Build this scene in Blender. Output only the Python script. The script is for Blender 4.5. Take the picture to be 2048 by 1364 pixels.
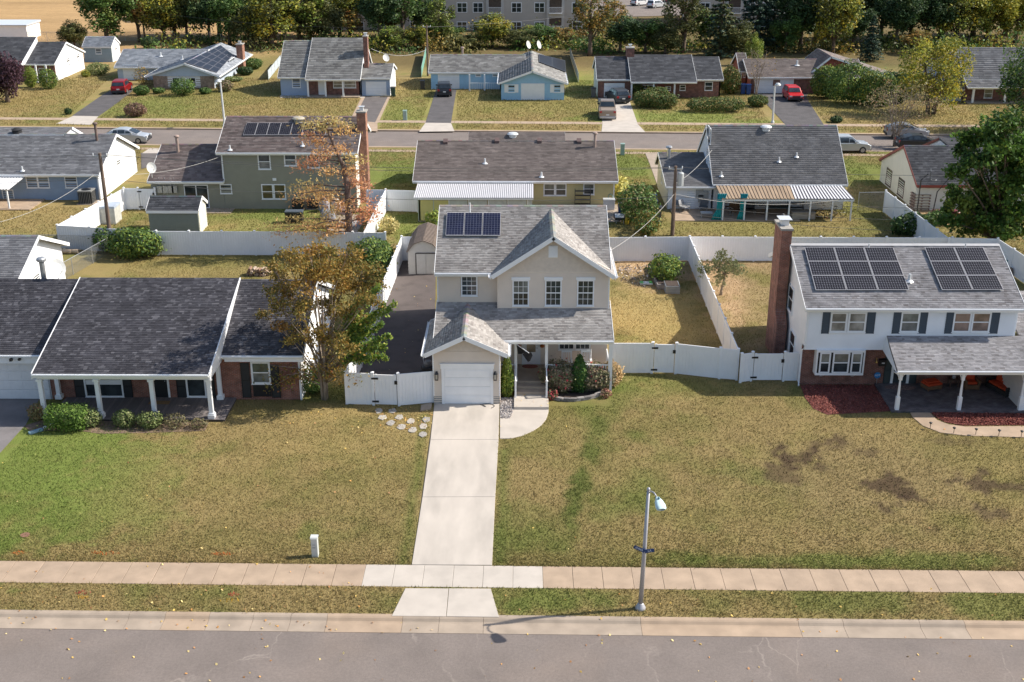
import bpy,math,random
import numpy as np
from mathutils import Vector,Matrix
random.seed(7);rng=np.random.default_rng(7)
for o in list(bpy.data.objects):bpy.data.objects.remove(o)
S=bpy.context.scene
C=S.collection
# ------------------------------------------------------------------ camera
F,PIT,ROLL,YAW,HC=2380.0,0.3746,-0.0005,-0.008,26.55
def _axes():
    cp,sp=math.cos(PIT),math.sin(PIT);cy,sy=math.cos(YAW),math.sin(YAW)
    r=Vector((cy,-sy,0));f=Vector((cp*sy,cp*cy,-sp));u=Vector((sp*sy,sp*cy,cp))
    c,s=math.cos(ROLL),math.sin(ROLL)
    return r*c + u*s,u*c - r*s,f
AX,AU,AF=_axes()
cam=bpy.data.cameras.new('camera');camo=bpy.data.objects.new('camera',cam);C.objects.link(camo)
cam.sensor_width=36;cam.sensor_fit='HORIZONTAL';cam.lens=F/2048*36;cam.clip_end=3000;cam.clip_start=1
m=Matrix.Identity(4)
for i in range(3):m[i][0]=AX[i];m[i][1]=AU[i];m[i][2]=-AF[i]
m[2][3]=HC;camo.matrix_world=m
S.camera=camo
S.render.resolution_x=1024;S.render.resolution_y=682
# ------------------------------------------------------------------ sky, sun, exposure
SUN_AZ,SUN_EL=math.radians(81),math.radians(41)      # azimuth from +Y towards +X
w=bpy.data.worlds.new('World');S.world=w;w.use_nodes=True
nt=w.node_tree;bg=nt.nodes['Background']
sky=nt.nodes.new('ShaderNodeTexSky');sky.sky_type='NISHITA';sky.sun_disc=False
sky.sun_elevation=SUN_EL;sky.sun_rotation=SUN_AZ;sky.air_density=1.0;sky.dust_density=1.5
nt.links.new(sky.outputs[0],bg.inputs[0]);bg.inputs[1].default_value=0.118
sl=bpy.data.lights.new('sun','SUN');sl.energy=4.7;sl.angle=math.radians(0.5);sl.color=(1.0,0.93,0.82)
so=bpy.data.objects.new('sun',sl);C.objects.link(so)
sd=Vector((math.sin(SUN_AZ)*math.cos(SUN_EL),math.cos(SUN_AZ)*math.cos(SUN_EL),math.sin(SUN_EL)))
so.rotation_euler=sd.to_track_quat('Z','Y').to_euler();so.location=(60,30,60)
S.view_settings.view_transform='Standard';S.view_settings.look='None'
S.view_settings.gamma=1;S.view_settings.exposure=0.46;S.view_settings.use_curve_mapping=False
# ------------------------------------------------------------------ photo pixel -> place (needs a ground height or a wall plane)
def ray(px,py):return AX*((px-1024)/F) - AU*((py-682)/F) + AF
def G(px,py,z=0.0):
    d=ray(px,py);t=(z-HC)/d.z;return Vector((t*d.x,t*d.y,z))
def W(px,py,Y):
    d=ray(px,py);t=Y/d.y;return Vector((t*d.x,Y,HC+t*d.z))
def WXp(px,py,X):
    d=ray(px,py);t=X/d.x;return Vector((X,t*d.y,HC+t*d.z))
def sc(px,py,Y):return W(px+1,py,Y).x - W(px,py,Y).x      # metres per pixel there
# ------------------------------------------------------------------ materials
MATS={}
def nodes_of(name):
    m=bpy.data.materials.new(name);m.use_nodes=True
    t=m.node_tree;return m,t,t.nodes['Principled BSDF']
def mat(name,col,rough=0.7,var=0.12,scale=3.0,bump=0.0,bscale=40.0,metal=0.0,spec=0.5,dirt=0.0,stretch=None,emit=None):
    """plain colour with uneven tone (noise), optional fine relief"""
    if name in MATS:return MATS[name]
    m,t,b=nodes_of(name);N=t.nodes;L=t.links
    tc=N.new('ShaderNodeTexCoord');src=tc.outputs['Object']
    if stretch:
        mp=N.new('ShaderNodeMapping');mp.inputs['Scale'].default_value=stretch;L.new(src,mp.inputs[0]);src=mp.outputs[0]
    no=N.new('ShaderNodeTexNoise');no.inputs['Scale'].default_value=scale;no.inputs['Detail'].default_value=6;L.new(src,no.inputs['Vector'])
    cr=N.new('ShaderNodeValToRGB')
    c=Vector(col)
    cr.color_ramp.elements[0].position=0.3;cr.color_ramp.elements[1].position=0.7
    cr.color_ramp.elements[0].color=(*(c*(1-var)),1);cr.color_ramp.elements[1].color=(*[min(1,x) for x in c*(1+var)],1)
    L.new(no.outputs['Fac'],cr.inputs[0]);out=cr.outputs[0]
    if dirt:
        n2=N.new('ShaderNodeTexNoise');n2.inputs['Scale'].default_value=0.9;n2.inputs['Detail'].default_value=8;L.new(src,n2.inputs['Vector'])
        r2=N.new('ShaderNodeValToRGB');r2.color_ramp.elements[0].position=0.5;r2.color_ramp.elements[1].position=0.72
        L.new(n2.outputs['Fac'],r2.inputs[0])
        mx=N.new('ShaderNodeMix');mx.data_type='RGBA';mx.inputs['B'].default_value=(*(c*0.45),1)
        mu=N.new('ShaderNodeMath');mu.operation='MULTIPLY';mu.inputs[1].default_value=dirt;L.new(r2.outputs[0],mu.inputs[0])
        L.new(mu.outputs[0],mx.inputs['Factor']);L.new(out,mx.inputs['A']);out=mx.outputs['Result']
    L.new(out,b.inputs['Base Color'])
    b.inputs['Roughness'].default_value=rough;b.inputs['Metallic'].default_value=metal;b.inputs['Specular IOR Level'].default_value=spec
    if bump:
        n3=N.new('ShaderNodeTexNoise');n3.inputs['Scale'].default_value=bscale;n3.inputs['Detail'].default_value=4;L.new(src,n3.inputs['Vector'])
        bp=N.new('ShaderNodeBump');bp.inputs['Strength'].default_value=bump;bp.inputs['Distance'].default_value=0.03
        L.new(n3.outputs['Fac'],bp.inputs['Height']);L.new(bp.outputs[0],b.inputs['Normal'])
    MATS[name]=m;return m
def mat_attr(name,rough=0.85,scale=9.0,var=0.35,bump=0.0,bscale=60,trans=0.0,spec=0.3,scale2=None):
    """colour carried by the mesh (attribute col) times uneven noise"""
    if name in MATS:return MATS[name]
    m,t,b=nodes_of(name);N=t.nodes;L=t.links
    at=N.new('ShaderNodeAttribute');at.attribute_name='col'
    tc=N.new('ShaderNodeTexCoord')
    no=N.new('ShaderNodeTexNoise');no.inputs['Scale'].default_value=scale;no.inputs['Detail'].default_value=8;no.inputs['Roughness'].default_value=0.75
    L.new(tc.outputs['Object'],no.inputs['Vector'])
    mr=N.new('ShaderNodeMapRange');mr.inputs[1].default_value=0.3;mr.inputs[2].default_value=0.7;mr.inputs[3].default_value=1-var;mr.inputs[4].default_value=1+var
    L.new(no.outputs['Fac'],mr.inputs[0]);fac=mr.outputs[0]
    if scale2:
        n2=N.new('ShaderNodeTexNoise');n2.inputs['Scale'].default_value=scale2;n2.inputs['Detail'].default_value=3;L.new(tc.outputs['Object'],n2.inputs['Vector'])
        m2=N.new('ShaderNodeMapRange');m2.inputs[1].default_value=0.3;m2.inputs[2].default_value=0.7;m2.inputs[3].default_value=1-var*.8;m2.inputs[4].default_value=1+var*.8
        L.new(n2.outputs['Fac'],m2.inputs[0]);mm=N.new('ShaderNodeMath');mm.operation='MULTIPLY'
        L.new(fac,mm.inputs[0]);L.new(m2.outputs[0],mm.inputs[1]);fac=mm.outputs[0]
    vm=N.new('ShaderNodeVectorMath');vm.operation='SCALE';L.new(at.outputs['Color'],vm.inputs[0]);L.new(fac,vm.inputs['Scale'])
    L.new(vm.outputs[0],b.inputs['Base Color'])
    b.inputs['Roughness'].default_value=rough;b.inputs['Specular IOR Level'].default_value=spec
    if trans:
        tr=N.new('ShaderNodeBsdfTranslucent');L.new(vm.outputs[0],tr.inputs[0])
        ms=N.new('ShaderNodeMixShader');ms.inputs[0].default_value=trans
        L.new(b.outputs[0],ms.inputs[1]);L.new(tr.outputs[0],ms.inputs[2]);L.new(ms.outputs[0],N['Material Output'].inputs['Surface'])
    if bump:
        n3=N.new('ShaderNodeTexNoise');n3.inputs['Scale'].default_value=bscale;n3.inputs['Detail'].default_value=5;L.new(tc.outputs['Object'],n3.inputs['Vector'])
        bp=N.new('ShaderNodeBump');bp.inputs['Strength'].default_value=bump;bp.inputs['Distance'].default_value=0.04
        L.new(n3.outputs['Fac'],bp.inputs['Height']);L.new(bp.outputs[0],b.inputs['Normal'])
    MATS[name]=m;return m
def mat_brick(name,c1,c2,mortar,bw=0.21,bh=0.072,msize=0.012):
    if name in MATS:return MATS[name]
    m,t,b=nodes_of(name);N=t.nodes;L=t.links
    tc=N.new('ShaderNodeTexCoord');sp=N.new('ShaderNodeSeparateXYZ');L.new(tc.outputs['Object'],sp.inputs[0])
    ad=N.new('ShaderNodeMath');L.new(sp.outputs[0],ad.inputs[0]);L.new(sp.outputs[1],ad.inputs[1])
    cb=N.new('ShaderNodeCombineXYZ');L.new(ad.outputs[0],cb.inputs[0]);L.new(sp.outputs[2],cb.inputs[1])
    br=N.new('ShaderNodeTexBrick');br.inputs['Scale'].default_value=1;br.inputs['Brick Width'].default_value=bw;br.inputs['Row Height'].default_value=bh
    br.inputs['Mortar Size'].default_value=msize;br.inputs['Color1'].default_value=(*c1,1);br.inputs['Color2'].default_value=(*c2,1);br.inputs['Mortar'].default_value=(*mortar,1)
    L.new(cb.outputs[0],br.inputs['Vector'])
    no=N.new('ShaderNodeTexNoise');no.inputs['Scale'].default_value=2.5;no.inputs['Detail'].default_value=7;L.new(tc.outputs['Object'],no.inputs['Vector'])
    mr=N.new('ShaderNodeMapRange');mr.inputs[1].default_value=.3;mr.inputs[2].default_value=.7;mr.inputs[3].default_value=.65;mr.inputs[4].default_value=1.3;L.new(no.outputs['Fac'],mr.inputs[0])
    vm=N.new('ShaderNodeVectorMath');vm.operation='SCALE';L.new(br.outputs['Color'],vm.inputs[0]);L.new(mr.outputs[0],vm.inputs['Scale'])
    L.new(vm.outputs[0],b.inputs['Base Color']);b.inputs['Roughness'].default_value=.9
    bp=N.new('ShaderNodeBump');bp.inputs['Strength'].default_value=.6;bp.inputs['Distance'].default_value=.02;bp.invert=True
    L.new(br.outputs['Fac'],bp.inputs['Height']);L.new(bp.outputs[0],b.inputs['Normal'])
    MATS[name]=m;return m
def mat_chain(name):
    """woven wire mesh: thin diagonal wires, open between them"""
    m,t,b=nodes_of(name);N=t.nodes;L=t.links
    tc=N.new('ShaderNodeTexCoord');sp=N.new('ShaderNodeSeparateXYZ');L.new(tc.outputs['Object'],sp.inputs[0])
    def mth(op,a,bb=None,v=None):
        n=N.new('ShaderNodeMath');n.operation=op;L.new(a,n.inputs[0])
        if bb is not None:L.new(bb,n.inputs[1])
        if v is not None:n.inputs[1].default_value=v
        return n.outputs[0]
    h=mth('ADD',sp.outputs[0],sp.outputs[1])
    res=[]
    for op in ('ADD','SUBTRACT'):
        d=mth(op,h,sp.outputs[2]);d=mth('MULTIPLY',d,v=9.0);d=mth('FRACT',d);d=mth('LESS_THAN',d,v=0.16);res.append(d)
    a=mth('MAXIMUM',res[0],res[1]);L.new(a,b.inputs['Alpha'])
    b.inputs['Base Color'].default_value=(.32,.33,.33,1);b.inputs['Metallic'].default_value=.4;b.inputs['Roughness'].default_value=.5
    MATS[name]=m;return m
def mat_glass(name,col,rough=0.08):
    if name in MATS:return MATS[name]
    m,t,b=nodes_of(name);N=t.nodes;L=t.links
    tc=N.new('ShaderNodeTexCoord');no=N.new('ShaderNodeTexNoise');no.inputs['Scale'].default_value=1.3;no.inputs['Detail'].default_value=3
    L.new(tc.outputs['Object'],no.inputs['Vector']);cr=N.new('ShaderNodeValToRGB')
    cr.color_ramp.elements[0].position=.35;cr.color_ramp.elements[1].position=.68
    c=Vector(col);cr.color_ramp.elements[0].color=(*(c*.55),1);cr.color_ramp.elements[1].color=(*(c*1.5),1)
    L.new(no.outputs['Fac'],cr.inputs[0]);L.new(cr.outputs[0],b.inputs['Base Color'])
    b.inputs['Roughness'].default_value=rough;b.inputs['Specular IOR Level'].default_value=.8
    bp=N.new('ShaderNodeBump');bp.inputs['Strength'].default_value=.05;n2=N.new('ShaderNodeTexNoise');n2.inputs['Scale'].default_value=2;L.new(tc.outputs['Object'],n2.inputs['Vector'])
    L.new(n2.outputs['Fac'],bp.inputs['Height']);L.new(bp.outputs[0],b.inputs['Normal'])
    MATS[name]=m;return m

white=mat('white_trim',(.85,.86,.87),.45,.03,2.0)
vinyl=mat('white_vinyl',(.86,.87,.89),.4,.03,1.2,dirt=.06)
beige=mat('beige_siding',(.76,.65,.54),.6,.04,1.5)
beige_shake=mat('beige_shake',(.70,.60,.495),.7,.06,5)
white_siding=mat('white_siding',(.85,.86,.88),.5,.03,1.5,dirt=.05)
glass=mat_glass('window_glass',(.035,.045,.05))
glass_blind=mat_glass('window_glass_blind',(.16,.17,.16),.12)
glass_curtain=mat_glass('window_glass_curtain',(.30,.29,.27),.15)
black=mat('black_metal',(.012,.012,.014),.4,.1)
blackm=mat('black_matte',(.02,.02,.022),.75,.15)
shutter_navy=mat('navy_shutter',(.045,.065,.09),.5,.06)
brick_red=mat_brick('red_brick',(.33,.105,.065),(.22,.07,.048),(.28,.21,.17))
brick_dark=mat_brick('dark_brick',(.28,.095,.065),(.18,.062,.046),(.25,.19,.16))
brick_tan=mat_brick('tan_brick',(.36,.24,.17),(.26,.17,.12),(.40,.35,.30))
brick_orange=mat_brick('orange_brick',(.36,.14,.08),(.27,.10,.065),(.34,.24,.18))
block=mat('concrete_block',(.34,.32,.29),.9,.15,6,bump=.3)
shingle_m=mat_attr('shingles',.9,30,.22,bump=.25,bscale=160,spec=.2,scale2=.8)
leaf_m=mat_attr('leaves',.6,3.0,.2,trans=.38,spec=.35)
leafy_m=mat_attr('dense_leaves',.6,3.0,.2,trans=.22,spec=.3)
bark=mat('bark',(.13,.095,.07),.95,.35,12,bump=.6,bscale=30,stretch=(1,1,.25))
bark_pale=mat('bark_pale',(.30,.24,.19),.95,.3,12,bump=.4,bscale=30,stretch=(1,1,.25))
wood_pole=mat('weathered_pole',(.17,.12,.09),.9,.3,10,bump=.4,stretch=(1,1,.1))
concrete=mat('concrete',(.50,.45,.395),.9,.07,1.1,bump=.15,bscale=80,dirt=.22)
concrete_tan=mat('concrete_tan',(.40,.30,.215),.92,.14,1.3,bump=.25,bscale=70,dirt=.15)
concrete_grey=mat('concrete_grey',(.37,.30,.235),.92,.15,1.3,bump=.25,bscale=70,dirt=.2)
metal=mat('galvanised_metal',(.45,.46,.47),.4,.1,metal=.6)
alum=mat('white_aluminium',(.70,.72,.74),.35,.04,metal=.2)
chain_m=mat_chain('chain_link')
# ------------------------------------------------------------------ mesh helpers
def thing(name,label,cat,loc=(0,0,0),group=None):
    o=bpy.data.objects.new(name,None);C.objects.link(o);o.location=loc;o.empty_display_size=.2
    o['label']=label;o['category']=cat
    if group:o['group']=group
    return o
def tag(o,label,cat,group=None):
    o['label']=label;o['category']=cat
    if group:o['group']=group
    return o
def struct(o):o['kind']='structure';return o
def stuff(o):o['kind']='stuff';return o
def root_loc(p):
    v=Vector((0,0,0))
    while p is not None:v=v + p.location;p=p.parent
    return v
UX,UY,UZ=Vector((1,0,0)),Vector((0,1,0)),Vector((0,0,1))
class MB:
    def __init__(s):s.v=[];s.f=[];s.c=[];s.col=None
    def face(s,*pts):
        n=len(s.v);s.v += [tuple(p) for p in pts];s.f.append(tuple(range(n,n+len(pts))));s.c.append(s.col);return s
    def box(s,x0,x1,y0,y1,z0,z1):return s.obox((0,0,0),UX,UY,UZ,(x0,x1),(y0,y1),(z0,z1))
    def obox(s,o,u,v,n,ur,vr,nr):
        o=Vector(o);P=[o+u*a+v*b+n*c for c in nr for b in vr for a in ur]
        k=len(s.v);s.v += [tuple(p) for p in P]
        flip=u.cross(v).dot(n)*(ur[1]-ur[0])*(vr[1]-vr[0])*(nr[1]-nr[0]) < 0
        for q in ((0,2,3,1),(4,5,7,6),(0,1,5,4),(1,3,7,5),(3,2,6,7),(2,0,4,6)):
            q=q[::-1] if flip else q
            s.f.append(tuple(k+i for i in q));s.c.append(s.col)
        return s
    def prism(s,pts,d):
        d=Vector(d);pts=[Vector(p) for p in pts];n=len(pts);k=len(s.v)
        nrm=Vector((0,0,0))
        for i in range(n):nrm += pts[i].cross(pts[(i+1) % n])
        if nrm.dot(d) > 0:pts=pts[::-1]
        s.v += [tuple(p) for p in pts]+[tuple(p+d) for p in pts]
        s.f.append(tuple(k+i for i in range(n)));s.c.append(s.col)
        s.f.append(tuple(k+n+i for i in reversed(range(n))));s.c.append(s.col)
        for i in range(n):
            j=(i+1) % n;s.f.append((k+j,k+i,k+n+i,k+n+j));s.c.append(s.col)
        return s
    def tube(s,pts,rads,seg=8,cap=True):
        pts=[Vector(p) for p in pts];k=len(s.v);n=len(pts)
        if not hasattr(rads,'__len__'):rads=[rads]*n
        for i,p in enumerate(pts):
            d=(pts[min(i+1,n-1)]-pts[max(i-1,0)]).normalized()
            a=d.cross(UZ if abs(d.z) < .9 else UX).normalized();b=d.cross(a)
            for j in range(seg):
                t=2*math.pi*j/seg;s.v.append(tuple(p+(a*math.cos(t)+b*math.sin(t))*rads[i]))
        for i in range(n-1):
            for j in range(seg):
                q=(j+1) % seg;s.f.append((k+i*seg+j,k+i*seg+q,k+(i+1)*seg+q,k+(i+1)*seg+j));s.c.append(s.col)
        if cap:
            s.f.append(tuple(k+j for j in reversed(range(seg))));s.c.append(s.col)
            s.f.append(tuple(k+(n-1)*seg+j for j in range(seg)));s.c.append(s.col)
        return s
    def lathe(s,o,prof,seg=12):
        o=Vector(o);k=len(s.v);n=len(prof)
        for r,z in prof:
            for j in range(seg):
                t=2*math.pi*j/seg;s.v.append((o.x+r*math.cos(t),o.y+r*math.sin(t),o.z+z))
        for i in range(n-1):
            for j in range(seg):
                q=(j+1) % seg;s.f.append((k+i*seg+j,k+i*seg+q,k+(i+1)*seg+q,k+(i+1)*seg+j));s.c.append(s.col)
        s.f.append(tuple(k+j for j in reversed(range(seg))));s.c.append(s.col)
        s.f.append(tuple(k+(n-1)*seg+j for j in range(seg)));s.c.append(s.col)
        return s
    def build(s,name,mt,parent=None,smooth=False,bevel=0.0,sub=0,at=None):
        off=root_loc(parent)
        if at is not None:off=Vector(at)
        me=bpy.data.meshes.new(name)
        me.from_pydata([(x-off.x,y-off.y,z-off.z) for x,y,z in s.v],[],s.f)
        if s.c and s.c[0] is not None:
            a=me.color_attributes.new('col','FLOAT_COLOR','CORNER');arr=[]
            for f,c in zip(s.f,s.c):arr += [c[0],c[1],c[2],1.0]*len(f)
            a.data.foreach_set('color',arr)
        if smooth:me.shade_smooth()
        me.materials.append(mt);o=bpy.data.objects.new(name,me);C.objects.link(o)
        if at is not None:
            o.location=off-root_loc(parent)
        if parent is not None:o.parent=parent
        if bevel:
            b=o.modifiers.new('bevel','BEVEL');b.width=bevel;b.segments=2;b.limit_method='ANGLE'
        if sub:
            b=o.modifiers.new('sub','SUBSURF');b.levels=sub;b.render_levels=sub
        return o
def raw_mesh(name,verts,faces,cols,mt,parent=None,loc=None,smooth=False):
    """verts (n,3), faces (m,k) numpy; cols per face (m,3) or per vertex (n,3)"""
    me=bpy.data.meshes.new(name);n,(mf,k)=len(verts),faces.shape
    me.vertices.add(n);me.vertices.foreach_set('co',np.asarray(verts,np.float32).ravel())
    me.loops.add(mf*k);me.loops.foreach_set('vertex_index',faces.astype(np.int32).ravel())
    me.polygons.add(mf);me.polygons.foreach_set('loop_start',np.arange(0,mf*k,k,dtype=np.int32))
    me.update(calc_edges=True)
    if cols is not None:
        dom='POINT' if len(cols) == n and n != mf else 'CORNER'
        a=me.color_attributes.new('col','FLOAT_COLOR',dom)
        cc=np.ones((len(cols),4),np.float32);cc[:,:3]=cols
        if dom == 'CORNER':cc=np.repeat(cc,k,axis=0)
        a.data.foreach_set('color',cc.ravel())
    if smooth:me.shade_smooth()
    me.validate()
    me.materials.append(mt);o=bpy.data.objects.new(name,me);C.objects.link(o)
    if loc is not None:o.location=loc
    if parent is not None:o.parent=parent
    return o
def copy_tree(o,parent=None):
    c=o.copy();C.objects.link(c);c.parent=parent
    for ch in list(o.children):copy_tree(ch,c)
    return c
def inst(o,loc,parent=None,rotz=None,scale=None):
    c=o.copy();C.objects.link(c);c.parent=parent;c.location=loc
    if rotz is not None:c.rotation_euler=(0,0,rotz)
    if scale is not None:c.scale=scale
    return c
def lerp(a,b,t):return a+(b-a)*t
# ================================================================== GROUND
K1,K2=-.0117,-.035            # the streets run slightly askew to the houses
def shear(o,k):
    for v in o.data.vertices:v.co.y += k*v.co.x
    return o
def vnoise(x,y,s,seed):
    r=np.random.default_rng(seed).random((257,257));x=x/s;y=y/s
    xi=np.floor(x).astype(int);yi=np.floor(y).astype(int);fx=x-xi;fy=y-yi
    fx=fx*fx*(3-2*fx);fy=fy*fy*(3-2*fy)
    g=lambda i,j:r[i % 257,j % 257]
    return (g(xi,yi)*(1-fx)+g(xi+1,yi)*fx)*(1-fy)+(g(xi,yi+1)*(1-fx)+g(xi+1,yi+1)*fx)*fy
def fbm(x,y,s,seed):return (vnoise(x,y,s,seed)*.5+vnoise(x,y,s*.47,seed+1)*.28+vnoise(x,y,s*.21,seed+2)*.22)
TAN=np.array([.222,.172,.084]);OLIVE=np.array([.165,.146,.058]);FRESH=np.array([.100,.132,.034])
DEAD=np.array([.055,.036,.027]);GOLD=np.array([.29,.222,.105]);SOIL=np.array([.30,.21,.14]);FIELD=np.array([.30,.20,.11])
YK=G(1024,1231).y;YA=G(1024,1263).y           # back of kerb, edge of asphalt
YS0=G(1024,1176).y;YS1=G(1024,1132.5).y       # sidewalk
YF0=G(1024,296).y;YF1=G(1024,262).y           # far street: near kerb, far kerb
def pxp(L,z=0.0):return [G(a,b,z) for a,b in L]
# lawn patches: (px, py, rx m, ry m, colour, strength)
BLOBS=[(60,930,5.5,9,FRESH*1.35,.9),(190,1000,3.5,6,FRESH*1.35,.7),(20,1060,4,4,FRESH*1.2,.5),(720,880,5,3,GOLD,.4),(650,830,3.5,1.4,GOLD*1.05,.6),
 (400,960,5,5,TAN*1.2,.35),(1200,860,.45,1.6,FRESH*.8,.6),(1183,905,.4,1.7,FRESH*.75,.75),(1166,955,.4,1.8,FRESH*.7,.85),(1150,1000,.4,1.6,FRESH*.7,.85),(1142,1045,.38,1.4,FRESH*.75,.75),(1250,760,3,1.6,FRESH,.5),(1330,775,5,1.5,FRESH*1.1,.35),
 (1590,915,1.0,1.3,DEAD,.8),(1565,945,.8,1.0,DEAD,.6),(1660,885,.8,.8,DEAD,.7),(1790,975,.9,1.7,DEAD,.8),(1780,1010,1.0,.8,DEAD*.9,.7),(1975,965,1.7,1.5,DEAD,.75),(1990,1025,1,.6,DEAD,.6),(1640,935,.5,.5,DEAD,.6),(1900,885,1.2,.5,DEAD,.4),(1735,905,.6,.5,DEAD,.5),(1860,1050,.8,.7,DEAD,.35),
 (1750,960,6,5,np.array([.20,.155,.085]),.5),(1950,900,3,2,OLIVE,.5),(1700,800,4,2,FRESH*.9,.5),(1500,850,4,4,TAN,.4),
 (1190,1120,5,.7,OLIVE,.6),(1700,1122,8,.7,FRESH*1.1,.7),(500,1080,6,1,OLIVE,.4),(300,820,8,1.6,OLIVE*1.1,.5),
 (1090,1200,2.4,1.2,FRESH*1.15,.7),(1700,1200,3,1.0,FRESH,.6),(2020,1205,3,1.2,FRESH*1.1,.6),
 # back yards
 (1320,620,4,10,GOLD*1.12,.8),(1300,545,3,4,SOIL*1.25,.55),(1270,530,3,1.6,SOIL*1.5,.6),(1450,560,2.8,12,SOIL*1.25,.85),(1500,520,3,4,SOIL*1.1,.5),(1530,620,1.5,6,OLIVE,.5),(1500,550,1.5,2,OLIVE,.5),
 (400,530,14,2.5,OLIVE*1.2,.7),(380,545,20,1.5,GOLD,.35),(150,530,4,3,GOLD*.9,.5),(60,425,9,7,GOLD*.95,.7),(60,490,7,2,FRESH,.5),(560,435,8,6,FRESH*1.35,.75),(470,450,6,2,GOLD,.4),
 (830,455,4,4,FRESH*1.4,.7),(1480,455,14,2.5,OLIVE*1.25,.8),(1300,470,4,3,GOLD*.8,.5),(1720,430,3,7,FRESH*.9,.4),(1660,440,3,4,GOLD*.8,.6),(1890,430,5,3,SOIL*1.2,.8),(2020,460,3,2,GOLD,.5),
 (785,345,4,9,FRESH*1.3,.8),(1260,330,3,7,FRESH*1.25,.8),(1720,340,4,6,FRESH*1.2,.7),(330,345,4,8,GOLD*.9,.5)]
BLOBS_FAR=[(90,200,9,10,GOLD*.85,.6),(300,215,10,8,FRESH*1.25,.6),(470,190,8,6,OLIVE*1.2,.5),(600,215,12,8,GOLD*.8,.6),(800,225,5,8,FRESH*1.4,.6),(1000,215,12,8,OLIVE*1.25,.6),(1060,235,8,3,GOLD*.8,.5),(1340,235,12,5,FRESH*1.5,.7),(1700,225,10,6,OLIVE*1.1,.6),(1830,235,12,4,GOLD*.85,.5),(1180,160,4,8,FRESH*1.2,.5),(820,125,7,10,GOLD*.8,.7),(540,125,6,7,OLIVE,.6),(1690,235,10,1,SOIL*.8,.3),(1690,130,14,5,FRESH*1.3,.5)]
def prep(L):
    out=[]
    for px,py,rx,ry,c,st in L:
        g=G(px,py);out.append((g.x,g.y,rx,ry,c,st))
    return sorted(out,key=lambda q:q[4][1] < .075)
PB,PBF=prep(BLOBS),prep(BLOBS_FAR)
def ground_col(x,y,far=False):
    n=fbm(x,y,7.0,3);n2=fbm(x,y,1.6,11);n3=fbm(x*1.0,y*.6,.5,23)
    t=np.clip((n-.36)*2.4+(n2-.5)*1.4,0,1)[:,None]
    col=TAN*(1-t)+OLIVE*t
    t2=np.clip((fbm(x,y,4.0,31)-.60)*5,0,1)[:,None]*.6
    col=col*(1-t2)+FRESH*t2
    for gx,gy,rx,ry,c,st in (PBF if far else PB):
        d=np.sqrt(((x-gx)/rx)**2+((y-gy)/ry)**2)
        d=d+((n2-.5)*2.2+(n3-.5)*2.4 if c[1] < .075 else (n2-.5)*1.5+(n3-.5)*.8)
        k=(np.clip((.92-d)*2.4,0,1)*min(1,st*1.05) if c[1] < .075 else np.clip((1.15-d)*1.6,0,1)*st)[:,None]
        col=col*(1-k)+c*k
    if far:
        k=np.clip((y-185)/14+(x+40)/-20,0,1)*np.clip((-x-26)/8,0,1)*np.clip((y-176)/10,0,1)
        fc=FIELD*(0.75+.5*fbm(x,y*3,18,77))[:,None]
        col=col*(1-k[:,None])+fc*k[:,None]
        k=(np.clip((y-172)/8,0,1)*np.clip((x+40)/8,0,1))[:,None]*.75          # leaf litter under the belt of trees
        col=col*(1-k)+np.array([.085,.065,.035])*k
    if not far:
        # greener edges along the drive and the paths
        gl,gr=G(823,1130),G(868,815)
        dl=gl.x+(gr.x-gl.x)*(y-gl.y)/(gr.y-gl.y)-x
        e=np.clip(1-np.abs(dl-.35+(n2-.5)*.5)/.4,0,1)*(y > YS1)*(y < 57)
        gl,gr=G(984,1131),G(997,900)
        dl=x-(gl.x+(gr.x-gl.x)*(y-gl.y)/(gr.y-gl.y))
        e2=np.clip(1-np.abs(dl-.3+(n2-.5)*.4)/.45,0,1)*(y > YS1)*(y < 53)
        e=np.maximum(e,e2)[:,None]*.6
        col=col*(1-e)+FRESH*1.0*e
    return col*np.array([1.0,.985,.88])*(1.36 if far else 1.2)*(0.86+.28*n3)[:,None]
def grid_sheet(name,x0,x1,y0,y1,st,z,far=False):
    nx=int((x1-x0)/st)+1;ny=int((y1-y0)/st)+1
    X,Y=np.meshgrid(np.linspace(x0,x1,nx),np.linspace(y0,y1,ny));X=X.ravel();Y=Y.ravel()
    t_=np.clip((Y-YK)/(YF0-YK),0,1);Y=Y+X*(K1*(1-t_)+K2*t_)
    Z=np.full_like(X,z)+(fbm(X,Y,2.2,5)-.5)*.015
    i=np.arange(nx*ny).reshape(ny,nx)
    f=np.stack([i[:-1,:-1],i[:-1,1:],i[1:,1:],i[1:,:-1]],-1).reshape(-1,4)
    o=raw_mesh(name,np.stack([X,Y,Z],1),f,ground_col(X,Y,far),grass_m,smooth=True);return struct(o)
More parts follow.
